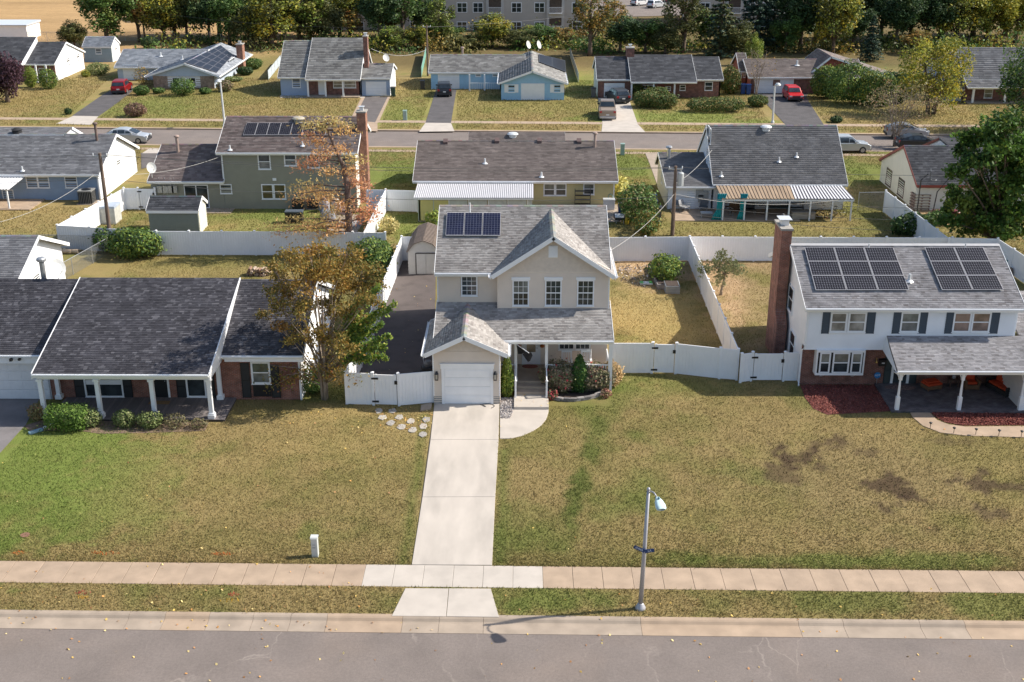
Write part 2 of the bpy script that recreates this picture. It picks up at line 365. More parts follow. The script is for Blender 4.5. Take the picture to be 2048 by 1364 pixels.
def mat_road(name,col):
    m=mat(name,col,.93,.10,.5,bump=.5,bscale=60,dirt=.12);t=m.node_tree;N=t.nodes;L=t.links;b=N['Principled BSDF'];src=b.inputs['Base Color'].links[0].from_socket
    tc=N.new('ShaderNodeTexCoord');no=N.new('ShaderNodeTexNoise');no.inputs['Scale'].default_value=1.1;no.inputs['Detail'].default_value=6;L.new(tc.outputs['Object'],no.inputs['Vector'])
    mp=N.new('ShaderNodeMapping');mp.inputs['Scale'].default_value=(1.0,.45,1);L.new(tc.outputs['Object'],mp.inputs[0])
    mx=N.new('ShaderNodeMix');mx.data_type='VECTOR';mx.inputs['Factor'].default_value=.35;L.new(mp.outputs[0],mx.inputs['A']);L.new(no.outputs['Color'],mx.inputs['B'])
    vo=N.new('ShaderNodeTexVoronoi');vo.feature='DISTANCE_TO_EDGE';vo.inputs['Scale'].default_value=.33;L.new(mx.outputs['Result'],vo.inputs['Vector'])
    r=N.new('ShaderNodeMapRange');r.inputs[1].default_value=0;r.inputs[2].default_value=.006;r.inputs[3].default_value=.55;r.inputs[4].default_value=0;L.new(vo.outputs['Distance'],r.inputs[0])
    n2=N.new('ShaderNodeTexNoise');n2.inputs['Scale'].default_value=.35;L.new(tc.outputs['Object'],n2.inputs['Vector']);r2=N.new('ShaderNodeMapRange');r2.inputs[1].default_value=.45;r2.inputs[2].default_value=.65;L.new(n2.outputs['Fac'],r2.inputs[0])
    mu=N.new('ShaderNodeMath');mu.operation='MULTIPLY';L.new(r.outputs[0],mu.inputs[0]);L.new(r2.outputs[0],mu.inputs[1])
    m2=N.new('ShaderNodeMix');m2.data_type='RGBA';m2.inputs['B'].default_value=(.36,.31,.27,1);L.new(mu.outputs[0],m2.inputs['Factor']);L.new(src,m2.inputs['A'])
    n4=N.new('ShaderNodeTexNoise');n4.inputs['Scale'].default_value=.22;n4.inputs['Detail'].default_value=8;L.new(tc.outputs['Object'],n4.inputs['Vector']);r4=N.new('ShaderNodeMapRange');r4.inputs[1].default_value=.5;r4.inputs[2].default_value=.75;r4.inputs[4].default_value=.4;L.new(n4.outputs['Fac'],r4.inputs[0])
    m3=N.new('ShaderNodeMix');m3.data_type='RGBA';m3.inputs['B'].default_value=(.27,.21,.17,1);L.new(r4.outputs[0],m3.inputs['Factor']);L.new(m2.outputs['Result'],m3.inputs['A']);out=m3.outputs['Result']
    n5=N.new('ShaderNodeTexNoise');n5.inputs['Scale'].default_value=9;n5.inputs['Detail'].default_value=6;n5.inputs['Roughness'].default_value=.8;L.new(tc.outputs['Object'],n5.inputs['Vector']);r5=N.new('ShaderNodeMapRange');r5.inputs[1].default_value=.3;r5.inputs[2].default_value=.7;r5.inputs[3].default_value=.82;r5.inputs[4].default_value=1.18;L.new(n5.outputs['Fac'],r5.inputs[0])
    vm=N.new('ShaderNodeVectorMath');vm.operation='SCALE';L.new(out,vm.inputs[0]);L.new(r5.outputs[0],vm.inputs['Scale']);L.new(vm.outputs[0],b.inputs['Base Color']);return m
grass_m=mat_attr('grass',.95,14,.38,bump=.9,bscale=22,spec=.1,scale2=60)
blade_m=mat_attr('grass_blades',.8,2,.15,trans=.25,spec=.2)
asphalt=mat_road('asphalt',(.20,.168,.15))
asphalt_dark=mat('asphalt_dark',(.095,.088,.09),.93,.2,.8,bump=.4,bscale=60,dirt=.15)
asphalt_mid=mat('asphalt_mid',(.13,.115,.11),.93,.2,.8,bump=.4,bscale=60,dirt=.2)
yard_m=mat('side_yard_paving',(.11,.09,.084),.95,.3,.9,bump=.6,bscale=40,dirt=.35)
b=MB();b.face((-3000,-400,-.3),(3000,-400,-.3),(3000,4000,-.3),(-3000,4000,-.3));struct(b.build('ground',mat('earth',(.12,.10,.06),.95,.3,.05)))
grid_sheet('lawn',-66,66,YK-.05,YF0,.27,0)
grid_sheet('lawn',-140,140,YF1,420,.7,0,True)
def sheet(name,pts,z,mt,k=0):
    bb=MB();P=[Vector((p[0],p[1],z)) for p in pts]
    a=sum(P[i].x*P[(i+1) % len(P)].y-P[(i+1) % len(P)].x*P[i].y for i in range(len(P)))
    bb.face(*(P if a > 0 else P[::-1]));o=bb.build(name,mt)
    if k:shear(o,k)
    return struct(o)
sheet('road',[(-200,YA-9.5),(200,YA-9.5),(200,YA+.02),(-200,YA+.02)],-.125,asphalt,K1)
sheet('road',[(-200,YF0-.02),(200,YF0-.02),(200,YF1+.02),(-200,YF1+.02)],-.125,asphalt,K2)
# kerb: cast sections, each its own piece
kerb=struct(bpy.data.objects.new('kerb',None));C.objects.link(kerb)
prof=[(YK,-.28),(YK,.012),(YK-.17,.010),(YK-.24,-.02),(YK-.33,-.10),(YK-.40,-.117),(YA,-.112),(YA,-.28)]
x=-24.0;k=0
joints=[0]
while x < 24:
    L=random.choice([1.4,1.7,1.5,2.9,3.0,1.45,6.0,3.1]);bb=MB()
    bb.prism([(x+.006,y,z) for y,z in prof],(L-.012,0,0));bb.build('kerb_section',concrete_grey if k % 4 else concrete_tan,kerb);x += L;k += 1
for xx in (-24,24):
    s_=-1 if xx < 0 else 1
    bb=MB();bb.prism([(xx if s_ < 0 else x,y,z) for y,z in prof],(s_*120,0,0));bb.build('kerb_section',concrete_tan,kerb)
bb=MB()
for y0,y1 in ((YF0-.25,YF0+.2),(YF1-.2,YF1+.25)):bb.box(-150,150,y0,y1,-.28,.02)
struct(shear(bb.build('kerb',concrete_tan),K2))
# sidewalk flags
walk=struct(bpy.data.objects.new('sidewalk',None));C.objects.link(walk)
SW=G(1236,1135).x-G(1177,1135).x;ph=G(966,1152).x
bb=MB();bb.box(-26,26,YS0+.01,YS1-.01,-.05,.006);bb.build('joint_bed',mat('joint_dirt',(.09,.075,.055),.95,.3),walk)
xa,xb=G(728,1152).x,G(1083,1152).x
slab_t=None
for k in range(-19,19):
    x0=ph+k*SW;new=xa-.2 < x0+SW/2 < xb
    bb=MB();d=random.uniform(-.004,.004);g_=.005 if new or k % 3 else .009
    bb.box(x0+g_,x0+SW-g_,YS0,YS1,-.06,.018+d)
    mt=concrete if new else (concrete_tan if k % 5 else mat('concrete_pinkish',(.385,.29,.21),.92,.12,1.4,bump=.25,bscale=70,dirt=.2))
    bb.build('slab',mt,walk,bevel=.012)
for s_ in (-1,1):
    bb=MB();bb.box(*sorted((s_*22.5,s_*150)),YS0,YS1,-.06,.014);bb.build('slab',concrete_tan,walk)
def far_walk(y0,y1,name='sidewalk'):
    bb=MB();x=-70
    while x < 70:bb.box(x+.02,x+1.5,y0,y1,-.05,.02);x += 1.52
    return struct(shear(bb.build(name,concrete_tan),K2))
yw0,yw1=G(1024,247.5).y,G(1024,243).y;far_walk(yw0,yw1)
yv0,yv1=G(1024,306).y,G(1024,302).y;far_walk(yv0,yv1)
for o in list(kerb.children)+list(walk.children):shear(o,K1)
# drives and paths
def slabs(name,rows,mt,z=.035,par=None,gap=.012):
    """rows of (left px, right px) from far to near -> one slab between each pair"""
    r=par or struct(bpy.data.objects.new(name,None))
    if not par:C.objects.link(r)
    for (a,b2),(c,d) in zip(rows[:-1],rows[1:]):
        P=[G(*a),G(*b2),G(*d),G(*c)];P[0].y -= gap;P[1].y -= gap;P[2].y += gap;P[3].y += gap
        bb=MB();bb.prism([(p.x,p.y,-.06) for p in P],(0,0,.06+z+random.uniform(-.003,.003)));bb.build('slab',mt,r,bevel=.01)
    return r
slabs('driveway',[((869,806),(999,806)),((861,880),(997,880)),((845,995),(990.5,994.5)),((823.5,1130.5),(984,1131.5))],mat('concrete_drive',(.50,.45,.395),.9,.09,1.4,bump=.15,bscale=80,dirt=.34,stretch=(1,.3,1)))
sheet('driveway_joint',pxp([(869,806),(999,806),(983,1131),(825,1130)]),.012,MATS['joint_dirt'])
ap=slabs('driveway_apron',[((811,1177),(897,1177.5)),((783.5,1233),(892,1234))],concrete,.03)
slabs('driveway_apron',[((898,1177.5),(981.5,1178)),((893,1234),(998,1235.5))],concrete,.033,ap)
bb=MB();arc=[(1000,819),(1000,878),(1022,877.5),(1045,872),(1067,862),(1083,851),(1093,838),(1097,824),(1097,815),(1026,815),(1020,822)]
bb.prism([(p.x,p.y,-.06) for p in pxp(arc)],(0,0,.092));struct(bb.build('front_walk',concrete,bevel=.01))
sheet('side_yard',pxp([(789,512),(872,512),(868,806),(690,809),(720,735),(757,640)]),.024,yard_m)
sheet('driveway',pxp([(-260,790),(78,790),(78,800),(52,850),(-10,918),(-260,990)]),.03,mat('asphalt_old',(.19,.175,.175),.93,.2,.7,bump=.4,bscale=60,dirt=.3))
# the drives across the far street
def drive(poly,mt,z=.03):return sheet('driveway',pxp(poly),z,mt)
drive([(145,231.5),(197,233),(234,207),(272,178),(232,176),(205,190)],asphalt_dark)
drive([(112,248),(182,250),(197,233),(147,232)],concrete,.034)
drive([(705,240),(755,246),(779,193),(729,193)],asphalt_mid)
drive([(700,240),(707,240),(731,193),(724,193)],concrete_tan,.034)
drive([(750,246),(757,246),(781,193),(776,193)],concrete_tan,.034)
drive([(690,262),(755,263),(755,246),(704,240)],concrete_tan,.038)
drive([(851,246),(902,246.5),(913,180),(872,180)],asphalt_dark)
drive([(838,264),(909,263),(902,246.5),(851,246)],concrete,.034)
drive([(1205,246),(1276,250),(1257,196),(1196,196)],concrete)
drive([(1203,264),(1291,265),(1277,250),(1205,246)],concrete,.034)
drive([(1571,250),(1649,252),(1612,195),(1618,187),(1506,187),(1530,205)],asphalt_dark)
drive([(1560,266),(1665,267),(1649,252),(1571,250)],concrete_tan,.034)
drive([(282,306),(350,306),(335,326),(283,338)],asphalt_mid)
drive([(300,297),(345,297),(338,307),(284,307)],concrete,.034)
drive([(1290,306),(1330,306),(1345,360),(1318,380),(1300,330)],concrete_grey)
drive([(560,196),(730,196),(728,192),(560,191)],concrete,.036)
# ================================================================== HOUSE PARTS
NY,PY,NX,PX=Vector((0,-1,0)),Vector((0,1,0)),Vector((-1,0,0)),Vector((1,0,0))
def span(poly,h):
    xs=[]
    for (a0,h0),(a1,h1) in zip(poly,poly[1:]+poly[:1]):
        if h0 == h1:
            if h == h0:xs += [a0,a1]
        elif min(h0,h1) <= h <= max(h0,h1):xs.append(a0+(a1-a0)*(h-h0)/(h1-h0))
    return (min(xs),max(xs)) if xs else None
def wall(parent,o,u,n,poly,mt,course=0.0,ops=(),name='wall',thick=.16,hmin=None):
    """solid wall slab; with course > 0 it carries lapped boards that stop at the openings"""
    o=Vector(o);bb=MB();bb.prism([o+u*a+UZ*h for a,h in poly],n*-thick)
    if course:
        h0=min(h for a,h in poly);H=max(h for a,h in poly);h=h0
        while h < H-.02:
            h1=min(h+course,H);lo,hi=span(poly,h+.001),span(poly,h1-.001);mid=(h+h1)/2
            if lo and hi:
                cuts=sorted((q[0],q[1]) for q in ops if q[2] < mid < q[3]);A=lo[0];segs=[]
                for c0,c1 in cuts:
                    if c1 <= lo[0] or c0 >= lo[1]:continue
                    segs.append((A,c0));A=c1
                segs.append((A,lo[1]))
                for s0,s1 in segs:
                    if s1-s0 < .02:continue
                    t0,t1=max(s0,hi[0]) if s0 == lo[0] else s0,min(s1,hi[1]) if s1 == lo[1] else s1
                    a,b2,c,d=o+u*s0+UZ*h+n*.04,o+u*s1+UZ*h+n*.04,o+u*t1+UZ*h1+n*.006,o+u*t0+UZ*h1+n*.006
                    e,f=o+u*s0+UZ*h+n*.002,o+u*s1+UZ*h+n*.002
                    if u.cross(UZ).dot(n) > 0:bb.face(a,b2,c,d);bb.face(e,f,b2,a)
                    else:bb.face(d,c,b2,a);bb.face(a,b2,f,e)
            h=h1
    return bb.build(name,mt,parent)
def ob(bb,o,u,n,a0,a1,h0,h1,n0,n1):return bb.obox(o,u,UZ,n,(a0,a1),(h0,h1),(n0,n1))
def window(parent,o,u,n,a0,a1,h0,h1,fm=None,pm=None,grid=None,tw=.07,header=0.0,sashes=2,sill=True,name='window',label=None):
    """frame proud of the wall, panes set back, bars; a0.. are the outer edges of the frame"""
    o=Vector(o);fm=fm or white;bb=MB();D=.06
    ob(bb,o,u,n,a0,a0+tw,h0,h1,0,D);ob(bb,o,u,n,a1-tw,a1,h0,h1,0,D)
    ob(bb,o,u,n,a0+tw,a1-tw,h1-tw,h1,0,D-.002);ob(bb,o,u,n,a0+tw,a1-tw,h0,h0+tw*.8,0,D-.002)
    if header:ob(bb,o,u,n,a0-.06,a1+.06,h1-.004,h1+header,0,D+.03)
    if sill:ob(bb,o,u,n,a0-.03,a1+.03,h0-.05,h0-.002,0,D+.03)
    mid=(h0+h1)/2
    if sashes == 2:ob(bb,o,u,n,a0+tw,a1-tw,mid-.03,mid+.03,0,D-.015)
    fr=bb.build(name,fm,parent)
    if label:fr['label']=label
    rows=[(h0+tw*.8,mid-.03),(mid+.03,h1-tw)] if sashes == 2 else [(h0+tw*.8,h1-tw)]
    for i,(p0,p1) in enumerate(rows):
        pmi=pm[i % len(pm)] if isinstance(pm,(list,tuple)) else (pm or glass)
        q=MB();ob(q,o,u,n,a0+tw,a1-tw,p0,p1,.008,.016+.012*i);q.build('pane',pmi,fr)
        if grid:
            q=MB();gx,gy=grid
            for k in range(1,gx):c=lerp(a0+tw,a1-tw,k/gx);ob(q,o,u,n,c-.011,c+.011,p0,p1,.016+.012*i,.03+.012*i)
            for k in range(1,gy):c=lerp(p0,p1,k/gy);ob(q,o,u,n,a0+tw,a1-tw,c-.011,c+.011,.016+.012*i,.028+.012*i)
            q.build('grille',fm,fr)
    return fr
def wpx(parent,Y,x0,y0,x1,y1,**k):
    """window on a wall facing the camera, from its corners in the photo"""
    a=W((x0+x1)/2,y1,Y);b2=W((x0+x1)/2,y0,Y);L=W(x0,(y0+y1)/2,Y).x;R=W(x1,(y0+y1)/2,Y).x
    return window(parent,(0,Y,0),UX,NY,L,R,a.z,b2.z,**k)
def shutter(parent,Y,x0,y0,x1,y1,mt):
    L,R=W(x0,(y0+y1)/2,Y).x,W(x1,(y0+y1)/2,Y).x;a,b2=W(x0,y1,Y).z,W(x0,y0,Y).z;bb=MB()
    for p in ((L,L+.05),(R-.05,R)):bb.box(p[0],p[1],Y-.055,Y-.02,a,b2)
    bb.box(L+.05,R-.05,Y-.04,Y-.02,a,b2)
    h=a+.04
    while h < b2-.06:bb.face((L+.05,Y-.052,h),(R-.05,Y-.052,h),(R-.05,Y-.042,h+.06),(L+.05,Y-.042,h+.06));h += .065
    bb.box(L,R,Y-.053,Y-.02,(a+b2)/2-.04,(a+b2)/2+.04)
    return bb.build('shutter',mt,parent)
def garage_door(parent,Y,L,R,h0,h1,mt=None,rows=4,cols=4):
    mt=mt or white;bb=MB();bb.box(L,R,Y-.02,Y-.002,h0,h1);d=bb.build('garage_door',mat('door_backing',(.35,.35,.36),.7),parent);hh=(h1-h0)/rows
    for i in range(rows):
        q=MB();z0,z1=h0+i*hh+.006,h0+(i+1)*hh-.006;q.box(L+.005,R-.005,Y-.05,Y-.02,z0,z1)
        for j in range(cols):
            a,b2=L+(R-L)*(j+.08)/cols,L+(R-L)*(j+.92)/cols;q.box(a,b2,Y-.062,Y-.05,z0+hh*.16,z1-hh*.16)
        q.build('panel',mt,d)
    return d
def shingles(parent,P00,P10,P11,P01,pal,course=.145,tab=.30,lift=.02,name='shingles',jit=.5):
    P00,P10,P11,P01=[np.array(p,float) for p in (P00,P10,P11,P01)]
    U=P10-P00;U /= np.linalg.norm(U);N=np.cross(U,P01-P00);N /= np.linalg.norm(N)
    if N[2] < 0:N=-N
    nr=max(2,int(round(np.linalg.norm((P01+P11-P00-P10)/2)/course)))
    V=[];cols=[];pal_c=np.array([p[0] for p in pal]);pw=np.array([p[1] for p in pal],float);pw /= pw.sum()
    for i in range(nr):
        t0,t1=i/nr,min(1.0,(i+1.12)/nr)
        a0,b0=lerp(P00,P01,t0),lerp(P10,P11,t0);a1,b1=lerp(P00,P01,t1),lerp(P10,P11,t1)
        L=np.linalg.norm(b0-a0);n=max(1,int(round(L/tab)))
        e=(np.arange(n+1)+rng.uniform(-jit,jit,n+1)*.5+(i % 2)*.5-.25)/n;e[0]=0;e[-1]=1;e=np.clip(np.sort(e),0,1)
        th=rng.uniform(.35,1.0,n)*lift
        for (w0,w1,h_) in ((e[:-1],e[1:],th),):
            A=a0+(b0-a0)*w0[:,None];B=a0+(b0-a0)*w1[:,None];Cc=a1+(b1-a1)*w1[:,None];D=a1+(b1-a1)*w0[:,None]
            off=N*(h_[:,None]+.006)
            V.append(np.stack([A+off,B+off,Cc+N*.006,D+N*.006,A,B],1));c=pal_c[rng.choice(len(pal),n,p=pw)]*rng.uniform(.88,1.12,n)[:,None]
            cols.append(c)
    V=np.concatenate(V);cols=np.concatenate(cols);k=np.arange(len(V))[:,None]*6
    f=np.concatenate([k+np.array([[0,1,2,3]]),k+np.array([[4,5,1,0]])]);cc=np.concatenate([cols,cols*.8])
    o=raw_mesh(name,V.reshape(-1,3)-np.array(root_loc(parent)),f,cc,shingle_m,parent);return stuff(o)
def roof_plane(parent,P00,P10,P11,P01,pal,course=.145,tab=.3,thick=.13,trim=None,deck=None,name='roof',lift=.02,gutter=True,rake=True,jit=.5):
    """one roof slope: deck slab, shingle courses, fascia, gutter and rake boards. P00,P10 = eave, P01,P11 = ridge"""
    P=[Vector(p) for p in (P00,P10,P11,P01)];U=(P[1]-P[0]).normalized();Vs=(P[3]-P[0]);N=U.cross(Vs).normalized()
    if N.z < 0:N=-N
    dk=mat('roof_deck',(.10,.095,.09),.9);bb=MB();bb.prism(P,N*-thick);r=bb.build(name,dk,parent)
    shingles(r,P[0],P[1],P[2],P[3],pal,course,tab,lift,jit=jit)
    trim=trim or white;out=U.cross(UZ);
    if out.dot(P[0]-P[3]) < 0:out=-out
    out.normalize()
    bb=MB();Le=(P[1]-P[0]).length
    bb.obox(P[0]-UZ*(thick+.09),U,out,UZ,(0,Le),(.002,.03),(0,thick+.085))
    bb.build('fascia',trim,r)
    if gutter:
        bb=MB();o=P[0]+out*.031-UZ*.13
        prof=[(0,0),(.08,0),(.115,.05),(.115,.115),(.10,.115),(.10,.055),(.012,.055),(.012,.115),(0,.115)]
        bb.prism([o+out*a+UZ*z for a,z in prof],U*Le);bb.build('gutter',trim,r)
    if rake:
        for a,c,sg in ((P[0],P[3],-1),(P[1],P[2],1)):
            bb=MB();d=(c-a);L2=d.length;d.normalize()
            bb.obox(a,d,U*sg,N,(-.02,L2),(.003,.028),(-(thick+.07),.035));bb.build('rake_board',trim,r)
    return r
def slope_hit(px,py,Ye,ze,sl):
    """where the sight line through a pixel meets the roof plane z = ze + sl (Y - Ye)"""
    d=ray(px,py);t=(ze-sl*Ye-HC)/(d.z-sl*d.y);return Vector((t*d.x,t*d.y,HC+t*d.z))
def on_plane(px,py,p0,n):
    d=ray(px,py);t=(Vector(p0)-Vector((0,0,HC))).dot(n)/d.dot(n);return Vector((0,0,HC))+d*t
cell_m=mat('solar_cell',(.013,.012,.018),.3,.25,2.0,spec=.25)
cell_b=mat('solar_cell_blue',(.010,.013,.038),.3,.25,2.0,spec=.25)
cell_back=mat('solar_backing',(.42,.42,.44),.4,.04)
cell_dark=mat('solar_backing_dark',(.05,.052,.06),.3,.1)
def solar(parent,TL,TR,BR,BL,cols,rows,cx,cy,back=None,cell=None,lift=.1,chamfer=.12,gap=.02,frame=None):
    """solar modules, each a part of the roof it is fixed to: backing sheet with frame, cells on it"""
    TL,TR,BR,BL=[Vector(p) for p in (TL,TR,BR,BL)];back=back or cell_back;cell=cell or cell_m
    N=(TR-BL).cross(TL-BL).normalized();N=N if N.z > 0 else -N
    f=lambda s,t:lerp(lerp(BL,BR,s),lerp(TL,TR,s),t)+N*lift
    out=[]
    for i in range(cols):
        for j in range(rows):
            s0,s1,t0,t1=i/cols,(i+1)/cols,j/rows,(j+1)/rows;w_=(f(s1,t0)-f(s0,t0)).length;h_=(f(s0,t1)-f(s0,t0)).length
            gs,gt=gap/w_/cols,gap/h_/rows;s0 += gs;s1 -= gs;t0 += gt;t1 -= gt
            bb=MB();bb.prism([f(s0,t0),f(s1,t0),f(s1,t1),f(s0,t1)],N*-.045);pnl=bb.build('solar_panel',frame or back,parent)
            q=MB();e=.012
            for a in range(cx):
                for c in range(cy):
                    u0,u1=lerp(s0,s1,(a+.5-.478)/cx*.97+.015),lerp(s0,s1,(a+.5+.478)/cx*.97+.015);v0,v1=lerp(t0,t1,(c+.5-.475)/cy*.97+.015),lerp(t0,t1,(c+.5+.475)/cy*.97+.015)
                    du,dv=(u1-u0)*chamfer,(v1-v0)*chamfer
                    pts=[(u0+du,v0),(u1-du,v0),(u1,v0+dv),(u1,v1-dv),(u1-du,v1),(u0+du,v1),(u0,v1-dv),(u0,v0+dv)] if chamfer else [(u0,v0),(u1,v0),(u1,v1),(u0,v1)]
                    P3=[f(*p)+N*.003 for p in pts]
                    if (P3[1]-P3[0]).cross(P3[2]-P3[1]).dot(N) < 0:P3=P3[::-1]
                    q.face(*P3)
            q.build('cells',cell,pnl);out.append(pnl)
    bb=MB()
    for t in (.2,.5,.8):
        a,b2=f(.0,t)-N*.05,f(1,t)-N*.05;d=(b2-a);bb.obox(a,d.normalized(),N,d.normalized().cross(N),(0,d.length),(-.05,0),(-.02,.02))
    bb.build('mounting_rail',metal,parent)
    return out
def chimney(parent,x0,x1,y0,y1,z0,z1,mt,cap=True,pot=True):
    bb=MB();bb.box(x0,x1,y0,y1,z0,z1);c=bb.build('chimney',mt,parent)
    if cap:bb=MB();bb.box(x0-.06,x1+.06,y0-.06,y1+.06,z1,z1+.12);bb.build('chimney_crown',block,c)
    if pot:bb=MB();cx,cy=(x0+x1)/2,(y0+y1)/2;bb.box(cx-.16,cx+.16,cy-.16,cy+.16,z1+.12,z1+.38);bb.box(cx-.24,cx+.24,cy-.24,cy+.24,z1+.42,z1+.46);bb.build('chimney_cap',alum,c)
    return c
def vent_pipe(parent,p,r=.09,h=.9,mt=None,cap=True):
    bb=MB();bb.tube([p-UZ*.1,p+UZ*h],r,10)
    if cap:bb.lathe(p+UZ*h,[(r*1.6,0),(r*1.9,.06),(r*1.6,.16),(r*.5,.2)],12)
    return bb.build('flue_pipe',mt or metal,parent,smooth=False)
def boot_vent(parent,p,s=1.0):
    bb=MB();bb.lathe(p,[(.20*s,-.06),(.12*s,.03),(.07*s,.06),(.055*s,.3*s)],8);return bb.build('vent_boot',alum,parent)
def turbine_vent(parent,p,mt=None,r=.4):
    bb=MB();bb.lathe(p,[(r*.7,-.15),(r*.7,.12),(r,.14),(r,.2),(r*.75,.3),(r*.1,.36)],16);return bb.build('roof_fan',mt or alum,parent,smooth=False)
def box_vent(parent,p,mt):
    bb=MB();bb.prism([p+Vector((-.2,-.25,-.1)),p+Vector((.2,-.25,-.1)),p+Vector((.2,.25,.1)),p+Vector((-.2,.25,.1))],(0,0,.2));return bb.build('box_vent',mt,parent)
def dish(parent,p,r=.45,face=Vector((.5,-.8,.5)),name='satellite_dish'):
    bb=MB();face=face.normalized();a=face.cross(UZ).normalized();b2=a.cross(face);k=len(bb.v);c=p+UZ*.7
    for i,(rr,dd) in enumerate(((r,.10),(r*.6,.03),(.02,0))):
        for j in range(14):t=2*math.pi*j/14;bb.v.append(tuple(c+a*rr*math.cos(t)+b2*rr*1.1*math.sin(t)+face*dd))
    for i in range(2):
        for j in range(14):q=(j+1) % 14;bb.f.append((k+i*14+j,k+i*14+q,k+(i+1)*14+q,k+(i+1)*14+j));bb.c.append(None)
    bb.tube([p-UZ*.15,p+UZ*.35,c-face*.05],.025,6);bb.tube([c-b2*r*.9,c-b2*r*.4+face*.55],.018,5)
    return bb.build(name,mat('dish_grey',(.62,.62,.60),.5,.05),parent)
def downspout(parent,x,y,z0,z1,n=NY,mt=None):
    bb=MB();bb.box(x-.04,x+.04,y-.07,y-.01,z0,z1);return bb.build('downspout',mt or white,parent)
PAL_H2=[((.32,.30,.285),4),((.28,.262,.25),3),((.365,.345,.33),3),((.235,.215,.205),.8)]
PAL_H1=[((.074,.072,.083),8),((.06,.058,.067),4),((.098,.095,.107),3),((.14,.136,.15),1.6)]
PAL_H3=[((.30,.288,.295),4),((.262,.25,.254),3),((.34,.328,.335),3),((.21,.195,.195),.7)]
PAL_BRN=[((.185,.155,.143),4),((.167,.14,.13),3),((.205,.173,.16),3)]
PAL_TAUPE=[((.18,.142,.133),4),((.145,.118,.112),3),((.215,.178,.166),3)]
PAL_GREY=[((.20,.20,.21),4),((.17,.17,.18),3),((.235,.235,.245),3)]
PAL_SLATE=[((.165,.162,.166),4),((.148,.146,.15),3),((.185,.181,.184),3)]
PAL_DARK=[((.085,.087,.096),5),((.068,.07,.078),3),((.11,.112,.122),2)]
PAL_PALE=[((.27,.29,.32),4),((.22,.24,.27),3),((.31,.33,.36),2)]
PAL_LGREY=[((.23,.225,.215),4),((.18,.175,.17),3),((.27,.265,.255),2)]
def house_x(root,x0,x1,yf,yb,zf,zb,yr,zr,wm,pal,course=.2,ov=.4,ovs=.25,tab=.5,sc_=.25,gm=None,opsf=(),opsl=(),opsr=(),z0=0.0,trim=None,gables=(True,True),front=True,back=True,lift=.03,gutter=True,gcourse=None):
    """box with ridge along X: zf, zb = eave-edge heights front/back, (yr, zr) ridge"""
    gm=gm or wm;gcourse=course if gcourse is None else gcourse
    tf=zf+(zr-zf)*ov/(yr-yf+ov)-.12;tb=zb+(zr-zb)*ov/(yb+ov-yr)-.12
    if front:wall(root,(0,yf,0),UX,NY,[(x0,z0),(x1,z0),(x1,tf),(x0,tf)],wm,course,opsf)
    if back:wall(root,(0,yb,0),UX,PY,[(x0,z0),(x1,z0),(x1,tb),(x0,tb)],wm,0)
    g=[(yf+.16,z0),(yb-.16,z0),(yb-.16,tb),(yr,zr-.14),(yf+.16,tf)]
    if gables[0]:wall(root,(x0,0,0),UY,NX,g,gm,gcourse,opsl)
    if gables[1]:wall(root,(x1,0,0),UY,PX,g,gm,gcourse,opsr)
    r1=roof_plane(root,(x0-ovs,yf-ov,zf),(x1+ovs,yf-ov,zf),(x1+ovs,yr,zr),(x0-ovs,yr,zr),pal,sc_,tab,trim=trim,lift=lift,gutter=gutter)
    r2=roof_plane(root,(x1+ovs,yb+ov,zb),(x0-ovs,yb+ov,zb),(x0-ovs,yr+.004,zr-.002),(x1+ovs,yr+.004,zr-.002),pal,sc_*1.5,tab*1.5,trim=trim,lift=lift,gutter=False)
    bb=MB();bb.col=pal[1][0];x=x0-ovs
    while x < x1+ovs-.05:
        xe=min(x+.33,x1+ovs);bb.col=tuple(c*random.uniform(.8,1.15) for c in pal[0][0])
        for sg in (-1,1):
            zz=(zr-zf)/(yr-yf+ov)*.16 if sg < 0 else (zr-zb)/(yb+ov-yr)*.16
            p=[(x,yr,zr+.05),(xe,yr,zr+.045),(xe,yr+sg*.16,zr+.045-zz),(x,yr+sg*.16,zr+.05-zz)]
            bb.face(*(p if sg < 0 else p[::-1]))
        x=xe
    stuff(bb.build('ridge_cap',shingle_m,r1))
    return r1
